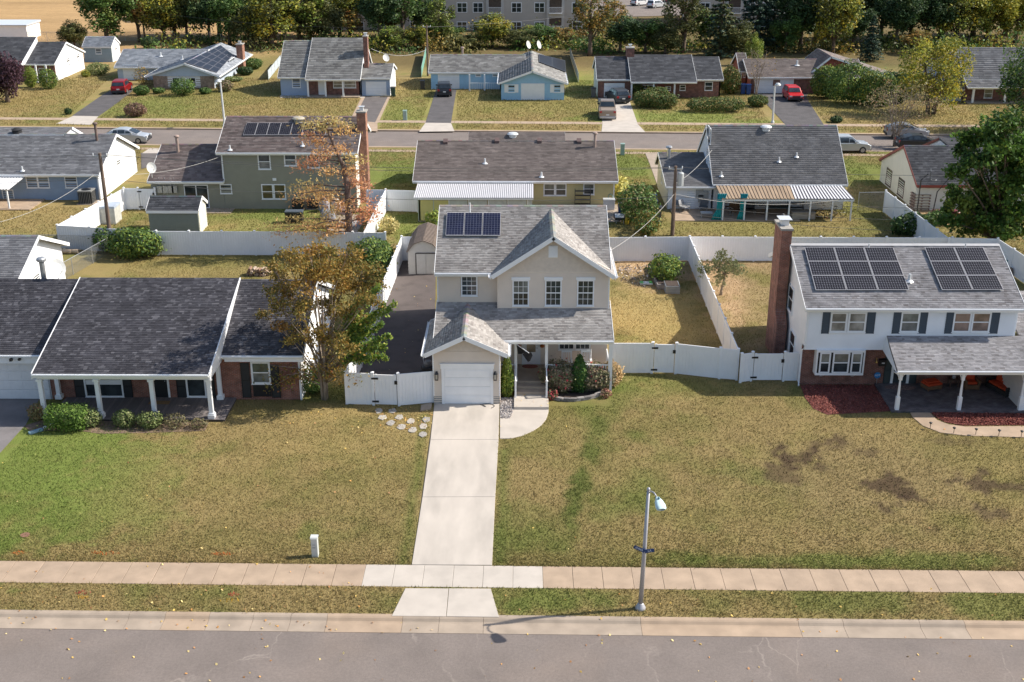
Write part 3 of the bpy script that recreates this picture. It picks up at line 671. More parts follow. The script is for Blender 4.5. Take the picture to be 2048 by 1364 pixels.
def house_y(root,x0,x1,yf,yb,zl,zr_,xr,zt,wm,pal,course=.2,ov=.4,ovf=.4,tab=.5,sc_=.25,gm=None,opsf=(),z0=0.0,trim=None,sides=(True,True),front=True,back=True,ztop=None,lift=.03,yroof=None,gutter=True):
    """box with ridge along Y: eave-edge heights zl, zr_ left/right, ridge at (xr, zt)"""
    gm=gm or wm;tl=zl+(zt-zl)*ov/(xr-x0+ov)-.12;tr=zr_+(zt-zr_)*ov/(x1+ov-xr)-.12;yroof=yb if yroof is None else yroof
    zs=ztop if ztop is not None else min(tl,tr)
    if front:
        wall(root,(0,yf,0),UX,NY,[(x0,z0),(x1,z0),(x1,zs),(x0,zs)],wm,course,opsf)
        pk=[(x0,zs),(x1,zs),(x1,tr)] if tr > zs+.01 else [(x0,zs),(x1,zs)]
        pk += [(xr,zt-.14)]
        if tl > zs+.01:pk += [(x0,tl)]
        wall(root,(0,yf,0),UX,NY,pk,gm,course,(),name='gable')
    if back:wall(root,(0,yb,0),UX,PY,[(x0,z0),(x1,z0),(x1,tr),(xr,zt-.14),(x0,tl)],wm,0)
    if sides[0]:wall(root,(x0,0,0),UY,NX,[(yf+.16,z0),(yb-.16,z0),(yb-.16,tl),(yf+.16,tl)],wm,course)
    if sides[1]:wall(root,(x1,0,0),UY,PX,[(yf+.16,z0),(yb-.16,z0),(yb-.16,tr),(yf+.16,tr)],wm,course)
    a=roof_plane(root,(x0-ov,yroof,zl),(x0-ov,yf-ovf,zl),(xr,yf-ovf,zt),(xr,yroof,zt),pal,sc_,tab,trim=trim,lift=lift,gutter=gutter)
    b2=roof_plane(root,(x1+ov,yf-ovf,zr_),(x1+ov,yroof,zr_),(xr+.003,yroof,zt-.002),(xr+.003,yf-ovf,zt-.002),pal,sc_,tab,trim=trim,lift=lift,gutter=gutter)
    bb=MB();y=yf-ovf
    while y < yroof-.05:
        ye=min(y+.33,yroof);bb.col=tuple(c*random.uniform(.8,1.15) for c in pal[0][0])
        for sg in (-1,1):
            zz=(zt-zl)/(xr-x0+ov)*.15 if sg < 0 else (zt-zr_)/(x1+ov-xr)*.15
            p=[(xr,y,zt+.05),(xr,ye,zt+.045),(xr+sg*.15,ye,zt+.045-zz),(xr+sg*.15,y,zt+.05-zz)]
            bb.face(*(p if sg < 0 else p[::-1]))
        y=ye
    stuff(bb.build('ridge_cap',shingle_m,a))
    return a,b2
# ================================================================== CENTRE HOUSE
def centre_house():
    Yg=G(935,808).y;Yp=60.01;Yw=62.44;Yl=63.0;Yb=73.3;XL,XR=-4.66,4.87
    R=thing('house','beige two-storey house with front-facing gable, attached garage and covered porch','house',(0,Yg,0))
    g0,g1=-4.65,-1.13;xr=-2.98
    a,h=W(889,808,Yg),W(889,738,Yg)
    dl,dr=W(889.5,775,Yg).x,W(980.5,775,Yg).x
    ops=[(dl-.16,dr+.16,0,2.36)]
    # garage wing
    house_y(R,g0,g1,Yg,Yw+.5,3.03,3.03,xr,4.06,beige,PAL_H2,.127,ov=.46,ovf=.42,tab=.22,sc_=.145,gm=beige_shake,opsf=ops,ztop=3.08,back=False,lift=.022,yroof=62.9)
    garage_door(R,Yg,dl,dr,.04,2.06)
    bb=MB();bb.box(dl-.16,dl,Yg-.07,Yg,0,2.07);bb.box(dr,dr+.16,Yg-.07,Yg,0,2.07);bb.box(dl-.2,dr+.2,Yg-.075,Yg,2.072,2.33);bb.box(dl-.24,dr+.24,Yg-.12,Yg,2.332,2.39);bb.build('door_trim',white,R)
    for s0,s1 in ((g0-.004,dl-.17),(dr+.17,g1+.004)):
        bb=MB();bb.box(s0,s1,Yg-.03,Yg+.05,0,.46);bb.build('foundation_block',block,R)
    for x in (W(873.5,752,Yg).x,W(990.5,752,Yg).x):
        bb=MB();z=1.72;bb.box(x-.06,x+.06,Yg-.05,Yg-.026,z-.12,z+.2);bb.obox((x,Yg-.14,z),UX,UY,UZ,(-.085,.085),(-.085,.085),(-.26,-.22))
        for sx in (-.075,.075):
            for sy in (-.075,.075):bb.box(x+sx-.012,x+sx+.012,Yg-.14+sy-.012,Yg-.14+sy+.012,z-.22,z+.08)
        bb.lathe((x,Yg-.14,z+.08),[(.12,0),(.07,.09),(.03,.13),(.01,.17)],8);lt=bb.build('wall_lantern',black,R)
        bb=MB();bb.box(x-.06,x+.06,Yg-.2,Yg-.08,z-.215,z+.07);bb.build('lantern_glass',mat('lantern_glass',(.5,.46,.38),.2,.1),lt)
    for x,y in ((g0,Yg),(g1,Yg)):
        bb=MB();bb.box(x-.035,x+.035,y-.035,y+.06,.47,3.07);bb.build('corner_board',white,R)
    # main block: lower storey
    pw=[(W(1084,700,Yw).x,W(1151,700,Yw).x,.85,2.5)]
    wall(R,(0,Yw,0),UX,NY,[(g1,0),(XR,0),(XR,3.85),(g1,3.85)],beige,.127,[(W(1042,700,Yw).x,W(1082,700,Yw).x,.6,2.75),(W(1116,700,Yw).x,W(1182,700,Yw).x,1.45,2.75)])
    Ld,Rd=W(1043.5,710,Yw).x,W(1081,710,Yw).x
    bb=MB();bb.box(Ld,Ld+.12,Yw-.06,Yw,.6,2.76);bb.box(Rd-.12,Rd,Yw-.06,Yw,.6,2.76);bb.box(Ld+.12,Rd-.12,Yw-.06,Yw,2.64,2.76);bb.box(Ld+.12,Rd-.12,Yw-.03,Yw-.002,.6,2.64)
    d=bb.build('front_door',white,R)
    bb=MB();bb.box(Ld+.28,Rd-.28,Yw-.042,Yw-.03,1.35,2.5);bb.build('door_pane',mat_glass('door_pane_warm',(.32,.25,.15),.2),d)
    bb=MB();bb.tube([(Rd-.2,Yw-.1,1.6),(Rd-.2,Yw-.03,1.6)],.03,8);bb.build('door_knob',metal,d)
    for x0,x1 in ((1117,1149),(1149.5,1181)):
        window(R,(0,Yw,0),UX,NY,W(x0,690,Yw).x,W(x1,690,Yw).x,1.50,2.75,grid=(3,2))
    bb=MB();bb.box(W(1097,690,Yw).x,W(1103,690,Yw).x,Yw-.12,Yw-.027,2.05,2.3);bb.build('mailbox',black,R)
    # upper storey
    wall(R,(0,Yl,0),UX,NY,[(XL,0),(-1.28,0),(-1.28,6.05),(XL,6.05)],beige,.127,[(W(920,570,Yl).x,W(957,570,Yl).x,W(940,593,Yl).z,W(940,546,Yl).z)])
    wpx(R,Yl,922,551,955,591,grid=(3,2),header=.17)
    zb_,zt_=W(1107,611,Yw).z,W(1107,560,Yw).z
    tops=6.12
    cx0,cx1=-1.28,XR
    wall(R,(0,Yw,0),UX,NY,[(cx0,3.86),(cx1,3.86),(cx1,tops),(cx0,tops)],beige,.127,[(W(a_,585,Yw).x,W(b_,585,Yw).x,zb_-.02,zt_+.1) for a_,b_ in ((1025,1058),(1090,1123),(1154,1188))])
    for (a_,b_),pm in zip(((1025,1058),(1090,1123),(1154,1188)),([glass,glass_blind],glass,glass)):wpx(R,Yw,a_,559.5,b_,611,grid=(3,2),header=.17,pm=pm)
    pk=8.24;xg=W(1106.7,480,Yw).x
    wall(R,(0,Yw,0),UX,NY,[(cx0,tops),(cx1,tops),(cx1,tops+.12),(xg,pk-.16),(cx0,tops+.12)],beige_shake,.15,[],name='gable')
    for zz,mt in ((tops-.02,beige),):
        bb=MB();bb.box(cx0,cx1,Yw-.034,Yw-.001,zz-.03,zz+.03);bb.build('band_board',mt,R)
    vx0,vx1=W(1097,502,Yw).x,W(1115.5,502,Yw).x;vz0,vz1=W(1106,514.5,Yw).z,W(1106,491,Yw).z
    bb=MB();bb.box(vx0,vx1,Yw-.05,Yw,vz0,vz1);vt=bb.build('gable_vent',white,R)
    z=vz0+.06
    while z < vz1-.08:q=MB();q.prism([(vx0+.05,Yw-.05,z),(vx1-.05,Yw-.05,z),(vx1-.05,Yw-.075,z+.01),(vx0+.05,Yw-.075,z+.01)],(0,.0,.05));q.build('slat',white,vt);z += .085
    for x in (cx0,cx1):bb=MB();bb.box(x-.035,x+.035,Yw-.035,Yw+.05,3.95,tops+.02);bb.build('corner_board',beige if x < 0 else white,R)
    bb=MB();bb.box(XL-.035,XL+.035,Yl-.035,Yl+.05,4.1,6.05);bb.build('corner_board',white,R)
    # side and rear walls
    wall(R,(XR,0,0),UY,PX,[(Yw+.16,0),(Yb-.16,0),(Yb-.16,6.0),(67.95,8.1),(Yw+.16,6.0)],beige,.127)
    wall(R,(XL,0,0),UY,NX,[(Yl+.16,0),(Yb-.16,0),(Yb-.16,6.0),(67.95,8.2),(Yl+.16,6.05)],beige,.127)
    wall(R,(cx0,0,0),UY,NX,[(Yw+.16,3.9),(Yl+.02,3.9),(Yl+.02,6.2),(Yw+.16,6.2)],beige,.127)
    wall(R,(0,Yb,0),UX,PY,[(XL,0),(XR,0),(XR,6),(XL,6)],beige,.127)
    # roofs
    zr=8.38;yr=67.95;e=62.58
    rm=roof_plane(R,(XL-.12,e,6.0),(XR+.12,e,6.0),(XR+.12,yr,zr),(XL-.12,yr,zr),PAL_H2,.145,.22,lift=.022,name='main_roof')
    roof_plane(R,(XR+.12,Yb+.4,5.95),(XL-.12,Yb+.4,5.95),(XL-.12,yr+.004,zr-.002),(XR+.12,yr+.004,zr-.002),PAL_H2,.25,.4,lift=.022)
    bb=MB();x=XL-.12
    while x < XR+.1:
        bb.col=tuple(c*random.uniform(.7,.95) for c in PAL_H2[0][0]);xe=min(x+.33,XR+.12)
        bb.face((x,yr-.15,zr-.02),(xe,yr-.15,zr-.025),(xe,yr,zr+.045),(x,yr,zr+.05));bb.face((xe,yr+.15,zr-.02),(x,yr+.15,zr-.025),(x,yr,zr+.05),(xe,yr,zr+.045));x=xe
    stuff(bb.build('ridge_cap',shingle_m,rm))
    yf=Yw-.42;zE=5.98;xl,xrr=-1.65,5.16
    for P in (((xl,67.65,zE),(xl,yf,zE),(xg,yf,pk),(xg,67.65,pk)),((xrr,yf,zE),(xrr,67.65,zE),(xg+.003,67.65,pk-.002),(xg+.003,yf,pk-.002))):
        cr=roof_plane(R,*P,PAL_H2,.145,.22,lift=.022,name='gable_roof')
    bb=MB();y=yf
    while y < 67.55:
        bb.col=tuple(c*random.uniform(.75,1.0) for c in PAL_H2[0][0]);ye=y+.33
        bb.face((xg,y,pk+.05),(xg,ye,pk+.045),(xg-.15,ye,pk-.05),(xg-.15,y,pk-.045));bb.face((xg,ye,pk+.045),(xg,y,pk+.05),(xg+.15,y,pk-.045),(xg+.15,ye,pk-.05));y=ye
    stuff(bb.build('ridge_cap',shingle_m,cr))
    # porch roof
    zp=lambda y:3.17+.28*(y-59.59)
    roof_plane(R,(XL-.05,59.59,zp(59.59)),(XR+.12,59.59,zp(59.59)),(XR+.12,63.15,zp(63.15)),(XL-.05,63.15,zp(63.15)),PAL_H2,.145,.22,lift=.022,name='porch_roof')
    wall(R,(XR+.02,0,0),UY,PX,[(59.77,3.02),(Yw,3.02),(Yw,zp(Yw)-.14),(59.77,zp(59.77)-.14)],beige,.127,name='porch_gable')
    bb=MB();bb.box(g1,XR+.1,Yp-.22,Yp+.0,2.92,3.03);bb.box(XR-.08,XR+.1,Yp,Yw-.03,2.92,3.03);bb.build('porch_beam',white,R)
    bb=MB();bb.box(g1+.01,XR,Yp,Yw-.03,0,.6);bb.build('porch_floor',concrete_grey,R,bevel=.01)
    pxs=[W(1031.5,720,Yp-.1).x,W(1093,720,Yp-.1).x,XR-.02,W(1003,720,Yp-.1).x]
    for x in pxs[:3]:
        bb=MB();bb.box(x-.075,x+.075,Yp-.02,Yp+.13,.6,2.92);bb.box(x-.1,x+.1,Yp-.045,Yp+.155,.6,.75);bb.box(x-.1,x+.1,Yp-.045,Yp+.155,2.8,2.92);bb.build('porch_post',white,R)
    def rail(a,b2,za=.6,zb2=.6,posts=True):
        a,b2=Vector(a),Vector(b2);d=(b2-a);L=Vector((d.x,d.y,0)).length;u=Vector((d.x,d.y,0)).normalized();s_=(zb2-za)/L
        nrm=u.cross(UZ);rr=None
        for h in (.92,.14):bb=MB();bb.prism([a+nrm*k+UZ*(h+q) for k,q in ((-.03,0),(.03,0),(.03,.06),(-.03,.06))],u*L+UZ*(s_*L));o_=bb.build('railing' if rr is None else 'bottom_rail',white,rr or R);rr=rr or o_
        n=int(L/.125)
        for i in range(1,n):
            t=L*i/n;p=a+u*t+UZ*(s_*t);bb=MB();bb.obox(p,u,nrm,UZ,(-.019,.019),(-.019,.019),(.17,.92));bb.build('baluster',white,rr)
    rail((pxs[1]+.08,Yp+.05,.6),(XR-.1,Yp+.05,.6));rail((g1+.02,Yp+.05,.6),(pxs[0]-.08,Yp+.05,.6));rail((XR-.02,Yp+.2,.6),(XR-.02,Yw-.1,.6))
    # steps and landing
    lx0,lx1=-.36,1.49
    sxl,sxr=pxs[0]+.02,pxs[1]-.02
    bb=MB();bb.box(lx0,lx1,57.51,Yp-.9,-.05,.18);bb.build('landing',concrete,R,bevel=.012)
    for i,(y0,z) in enumerate(((Yp-.9,.32),(Yp-.45,.46))):
        bb=MB();bb.box(sxl-.06,sxr+.06,y0,Yp-.002,0 if i == 0 else .321,z);bb.build('step',concrete_grey,R,bevel=.01)
    for x in (sxl-.02,sxr+.02):
        bb=MB();bb.box(x-.05,x+.05,Yp-1.28,Yp-1.18,.18,1.12);bb.lathe((x,Yp-1.23,1.12),[(.075,0),(.075,.04),(.03,.09)],8);bb.build('newel_post',white,R)
        rail((x,Yp-1.18,.18),(x,Yp-.03,.6),.18,.6)
    bb=MB();bb.box(XR-.02,XR+.10,Yp-.32,Yp-.25,.1,2.9);bb.build('downspout',white,R)
    # roof fittings
    n=Vector((0,-(zr-6.0),yr-e)).normalized();p0=(0,e,6.06)
    c=[on_plane(*q,p0,n) for q in ((893.6,427),(1002.3,427.5),(1001.2,474),(890.5,473.5))]
    solar(rm,*c,3,1,6,12,cell=cell_b,chamfer=0)
    bb=MB();p=on_plane(940,424,p0,n);bb.tube([p-UZ*.2,p+UZ*.55],.035,8);bb.build('vent_pipe',white,R)
    return R
HOUSE2=centre_house()
# things on and round the porch
def rocking_chair(px,lab):
    p=W(px,700,61.3);x,y,z=p.x,61.25,.6
    R=thing('rocking_chair',lab,'chair',(x,y,z),'white rocking chairs on the beige house porch')
    bb=MB();bb.box(x-.27,x+.27,y-.3,y+.25,z+.42,z+.46);bb.build('seat',white,R)
    br=None
    bb=MB()
    for s in (-.27,.27):bb.tube([(x+s,y+.22,z+.1),(x+s,y+.24,z+.5),(x+s,y+.42,z+1.22)],.028,6)
    bb.box(x-.25,x+.25,y+.385,y+.42,z+1.05,z+1.18);bb.box(x-.25,x+.25,y+.25,y+.28,z+.5,z+.56);br=bb.build('backrest',white,R)
    for k in range(5):bb=MB();xx=x-.2+k*.1;bb.tube([(xx,y+.265,z+.54),(xx,y+.40,z+1.08)],.02,5);bb.build('slat',white,br)
    for s in (-.27,.27):
        bb=MB();bb.tube([(x+s,y-.55,z+.09),(x+s,y-.3,z+.03),(x+s,y,z+.022),(x+s,y+.3,z+.03),(x+s,y+.6,z+.1)],.022,6);bb.build('rocker',white,R)
        bb=MB();bb.tube([(x+s,y-.26,z+.03),(x+s,y-.27,z+.68)],.025,6);bb.build('leg',white,R)
        bb=MB();bb.obox((x+s,y,z+.68),UX,UY,UZ,(-.05,.05),(-.36,.3),(0,.035));bb.build('armrest',white,R)
    return R
rocking_chair(1134,'white wooden rocking chair on the beige house porch, nearer the front door')
rocking_chair(1173,'white wooden rocking chair on the beige house porch, nearer the porch corner')
def doormat(px,py,z,rx,ry,mt,name,lab):
    p=G(px,py,z);bb=MB();bb.lathe((0,0,0),[(1,0),(1,.015),(.9,.02),(.55,.021),(.54,.024),(.05,.024)],20)
    bb.v=[(p.x+a*rx,p.y+b_*ry,z+.002+c) for a,b_,c in bb.v];return tag(bb.build(name,mt),lab,'mat')
doormat(1060,733,.6,.45,.28,mat('mat_red',(.22,.07,.05),.9,.35,14),'doormat','oval red-brown doormat before the white front door of the beige house')
for px,lab in ((1037.5,'orange autumn wreath hanging left of the white front door'),(1084.5,'orange pumpkin garland hanging right of the white front door')):
    p=W(px,690,62.3);R=thing('door_garland',lab,'garland',(p.x,62.35,2.0));om=mat('garland_orange',(.42,.13,.035),.8,.4,20)
    for k in range(4):bb=MB();bb.lathe((p.x,62.3,2.35-k*.2),[(.03,-.09),(.11,-.06),(.13,0),(.11,.06),(.03,.09)],8);bb.build('pumpkin',om,R)
    bb=MB();bb.box(p.x-.16,p.x+.16,62.28,62.36,2.42,2.6);bb.build('bow',mat('garland_brown',(.12,.06,.03),.8,.4,20),R)
# black garden flag bag hanging from the post: a drooping flag on an angled staff
def flag():
    Y=59.75;R=thing('house_flag','black flag drooping from an angled staff on the porch post','flag',W(1034,690,Y))
    a,b2=W(1032,688,Y),W(1058,706,Y-.7);bb=MB();bb.tube([a,b2],.018,6);bb.build('staff',white,R)
    bb=MB();n=8;P=[]
    px=[(1033,690,1036,708),(1040,695,1043,708),(1047,699,1047,707),(1052,704,1045,709),(1058,702,1050,716),(1063,706,1056,724),(1065,711,1060,722)]
    for i in range(len(px)-1):
        q0,q1=px[i],px[i+1];d0,d1=Y-.12*i+.10*math.sin(i*2.1),Y-.12*(i+1)+.10*math.sin((i+1)*2.1)
        bb.face(W(q0[0],q0[1],d0),W(q0[2],q0[3],d0),W(q1[2],q1[3],d1),W(q1[0],q1[1],d1))
    o=bb.build('cloth',mat('flag_black',(.012,.012,.015),.7,.3,8),R);s_=o.modifiers.new('solid','SOLIDIFY');s_.thickness=.012
flag()
# ================================================================== LEFT HOUSE (dark roof, brick, white porch posts)
def left_house():
    Y=G(457,799).y;XR=W(603,799,Y).x;XG=-25.4;XC0,XC1=-24.9,-15.95;XL=-34.0;Ye=Y-.4;ze=2.75;zr=5.12;yr=63.98;Yb=69.5
    R=thing('house','low brick house with dark shingle roof, white porch posts and a white garage door','house',(-20,Y,0))
    wl=mat('house_left_side',(.74,.75,.77),.5,.03,1.5)
    # right wing, middle, left garage wing (front walls)
    wins=[W(502,770,Y).x,W(541,770,Y).x]
    wall(R,(0,Y,0),UX,NY,[(XG,0),(XR,0),(XR,2.6),(XG,2.6)],brick_red)
    bb=MB();bb.box(XC1+.2,XR+.3,Y-.4,Y-.02,2.38,2.62);bb.build('eave_board',white,R)
    bb=MB();bb.box(XL,XG+.4,Y-.4,Y-.02,2.25,2.60);bb.build('eave_board',white,R)
    wall(R,(0,Y,0),UX,NY,[(XL,0),(XG-.002,0),(XG-.002,2.6),(XL,2.6)],wl,.2)
    garage_door(R,Y-.04,-30.9,XG-.05,.05,2.22,mat('garage_white',(.72,.73,.75),.5,.03),4,8)
    # end walls, rear
    g=[(Y+.16,0),(Yb-.16,0),(Yb-.16,2.6),(yr,zr-.15),(Y+.16,2.6)]
    wall(R,(XR,0,0),UY,PX,g,white_siding,.15);wall(R,(XL,0,0),UY,NX,g,wl,.2)
    wall(R,(0,Yb,0),UX,PY,[(XL,0),(XR,0),(XR,2.6),(XL,2.6)],wl,0)
    bb=MB();bb.box(XR-.05,XR+.05,Y-.05,Y+.02,0,2.6);bb.build('downspout',white,R)
    # roofs
    kw=dict(course=.15,tab=.21,lift=.022,jit=.8)
    roof_plane(R,(XC1,Ye,ze),(XR+.32,Ye,ze),(XR+.32,yr,zr),(XC1,yr,zr),PAL_H1,**kw)
    roof_plane(R,(XL-.3,Ye,ze),(XC0+.2,Ye,ze),(XC0+.2,yr,zr),(XL-.3,yr,zr),PAL_H1,**kw)
    Yp=G(424.7,834.5,.15).y;yp=Yp-.35;zp=2.74;zc=zr+.08
    rc=roof_plane(R,(XC0-.1,yp,zp),(XC1,yp,zp),(XC1,yr,zc),(XC0-.1,yr,zc),PAL_H1,name='porch_roof',rake=False,**kw)
    roof_plane(R,(XR+.32,Yb+.4,2.7),(XL-.3,Yb+.4,2.7),(XL-.3,yr+.004,zr-.01),(XR+.32,yr+.004,zr-.01),PAL_H1,.3,.5,lift=.02,gutter=False)
    for x,sg in ((XC1,1),(XC0-.1,-1)):         # white side of the raised middle roof
        bb=MB();bb.prism([(x,yp-.02,zp-.30),(x,yp-.02,zp+.03),(x,yr,zc+.03),(x,yr,zc-.10),(x,Ye,ze-.12)],(.05*sg,0,0));bb.build('side_board',white,R)
    bb=MB();bb.box(XC0,XC1-.002,Yp-.12,Yp+.12,2.33,2.56);bb.build('porch_beam',white,R)
    for x in (XC0+.1,XC1-.1):bb=MB();bb.box(x-.1,x+.1,Yp+.122,Y-.03,2.33,2.5);bb.build('porch_beam',white,R)
    bb=MB();bb.box(XC0,XC1-.1,Yp+.13,Y-.03,2.5,2.52);bb.build('porch_ceiling',white,R)
    # deck of planks running front to back
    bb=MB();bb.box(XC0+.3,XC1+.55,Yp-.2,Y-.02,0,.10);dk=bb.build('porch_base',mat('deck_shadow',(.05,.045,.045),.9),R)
    dm=[mat('deck_grey_%d' % i,c,.8,.15,6,stretch=(1,.2,1)) for i,c in enumerate(((.16,.14,.14),(.19,.165,.16),(.14,.125,.125)))]
    x=XC0+.28;proto={}
    while x < XC1+.5:
        i=random.randrange(3)
        if i not in proto:
            bb=MB();bb.box(x,x+.135,Yp-.24,Y-.03,.10,.135);proto[i]=bb.build('board',dm[i],R,bevel=.006,at=(x,Yp,.1))
        else:inst(proto[i],Vector((x,Yp,.1))-root_loc(R),R)
        x += .142
    for px,py in ((92,833),(203,834.5),(312,833),(424.7,834.5)):
        p=G(px,py,.135);y=Yp;bb=MB();s=.14
        bb.box(p.x-s*.75,p.x+s*.75,y-s*.75,y+s*.75,.14,2.34);bb.box(p.x-s*1.25,p.x+s*1.25,y-s*1.25,y+s*1.25,.14,.34);bb.box(p.x-s*1.05,p.x+s*1.05,y-s*1.05,y+s*1.05,.342,.42);bb.box(p.x-s*1.1,p.x+s*1.1,y-s*1.1,y+s*1.1,2.2,2.328);bb.build('porch_post',white,R)
    for px in (123,444):
        x=W(px,800,Y).x;y=Y-.2;s=.14;bb=MB();bb.box(x-s*.75,x+s*.75,y-s*.75,y+s*.75,.14,2.36);bb.box(x-s*1.25,x+s*1.25,y-s*1.2,y+s*1.2,.14,.36);bb.build('porch_post',white,R)
    # windows, door, shutters
    bs=mat('black_shutter',(.014,.014,.016),.5,.1);K=2.842
    z=lambda v:(v/K,0)
    def wp(x0,y0,x1,y1,**k):return wpx(R,Y,x0/K,400+y0/K,x1/K,400+y1/K,**k)
    def shp(x0,y0,x1,y1):return shutter(R,Y,x0/K,400+y0/K,x1/K,400+y1/K,bs)
    wp(1428,918,1538,1042,pm=[glass_blind,mat_glass('window_glass_teal',(.07,.11,.10))],tw=.1)
    bb=MB();bb.box(W(1438/K,770,Y).x,W(1540/K,770,Y).x,Y-.04,Y-.005,W(500,400+1115/K,Y).z,W(500,400+1047/K,Y).z);bb.build('window_box_panel',bs,R)
    shp(1373,925,1423,1122);shp(1541,935,1592,1122)
    wp(480,985,700,1118,sashes=1,tw=.09,pm=glass);bb=MB()
    bb.box(W(490/K,765,Y).x,W(693/K,765,Y).x,Y-.075,Y-.061,W(200,400+1046/K,Y).z,W(200,400+1020/K,Y).z);bb.build('window_transom',white,R)
    shp(425,990,487,1125);shp(700,990,752,1125)
    wp(1058,985,1172,1118,sashes=1,tw=.09,pm=glass);shp(1005,990,1062,1125);shp(1175,990,1222,1125)
    dx0,dx1=W(873/K,780,Y).x,W(955/K,780,Y).x
    bb=MB();bb.box(dx0-.1,dx0,Y-.05,Y,.13,2.3);bb.box(dx1,dx1+.1,Y-.05,Y,.13,2.3);bb.box(dx0-.1,dx1+.1,Y-.052,Y,2.302,2.38);d=bb.build('front_door',white,R)
    bb=MB();bb.box(dx0,dx1,Y-.03,Y-.002,.13,2.3);bb.build('door_leaf',bs,d);bb=MB();bb.lathe((dx1-.1,Y-.06,1.1),[(.02,-.03),(.035,0),(.02,.03)],8);bb.build('door_knob',metal,d)
    # roof fittings
    p=W(88,556,yr+.5);bb=MB();bb.tube([(p.x,p.y,4.6),(p.x,p.y,6.0)],.15,12);bb.lathe((p.x,p.y,6.0),[(.22,0),(.28,.05),(.28,.16),(.2,.24)],12);bb.build('flue_pipe',metal,R)
    dish(R,W(117,560,yr+.3),.5,Vector((.75,-.6,.35)))
    bb=MB();p=W(25,718,Y-.42);bb.box(p.x-.1,p.x+.02,p.y-.2,p.y-.02,p.z-.07,p.z+.07);bb.box(p.x+.35,p.x+.47,p.y-.18,p.y-.02,p.z-.03,p.z+.08);stuff(bb.build('flood_light',black,R))
    return R
HOUSE1=left_house()
p=G(321,802,.14);bb=MB();bb.box(p.x-.55,p.x+.55,p.y-.42,p.y-.0,.14,.16);tag(bb.build('doormat',mat('coir_mat',(.24,.15,.07),.95,.3,18)),'brown coir doormat at the dark front door of the low brick house','mat')
# neighbour whose roof corner shows at the left edge
def edge_house():
    Ye=68.0;a=W(36,513,Ye);b2=W(0,545,Ye)
    R=thing('house','white-walled house with grey roof cut off by the left edge of the picture','house',(-36,70,0))
    x1=W(33,520,70).x
    house_x(R,x1-9,x1-.55,69.6,78.5,2.75,2.75,74,4.7,white_siding,PAL_GREY,.15,ov=.35,ovs=.45,tab=.35,sc_=.18,lift=.022)
    for y in (71.2,73.2):window(R,(x1-.55,0,0),UY,PX,y,y+1.0,1.0,2.2)
    window(R,(0,69.6,0),UX,NY,x1-2.6,x1-1.4,.9,2.2)
edge_house()
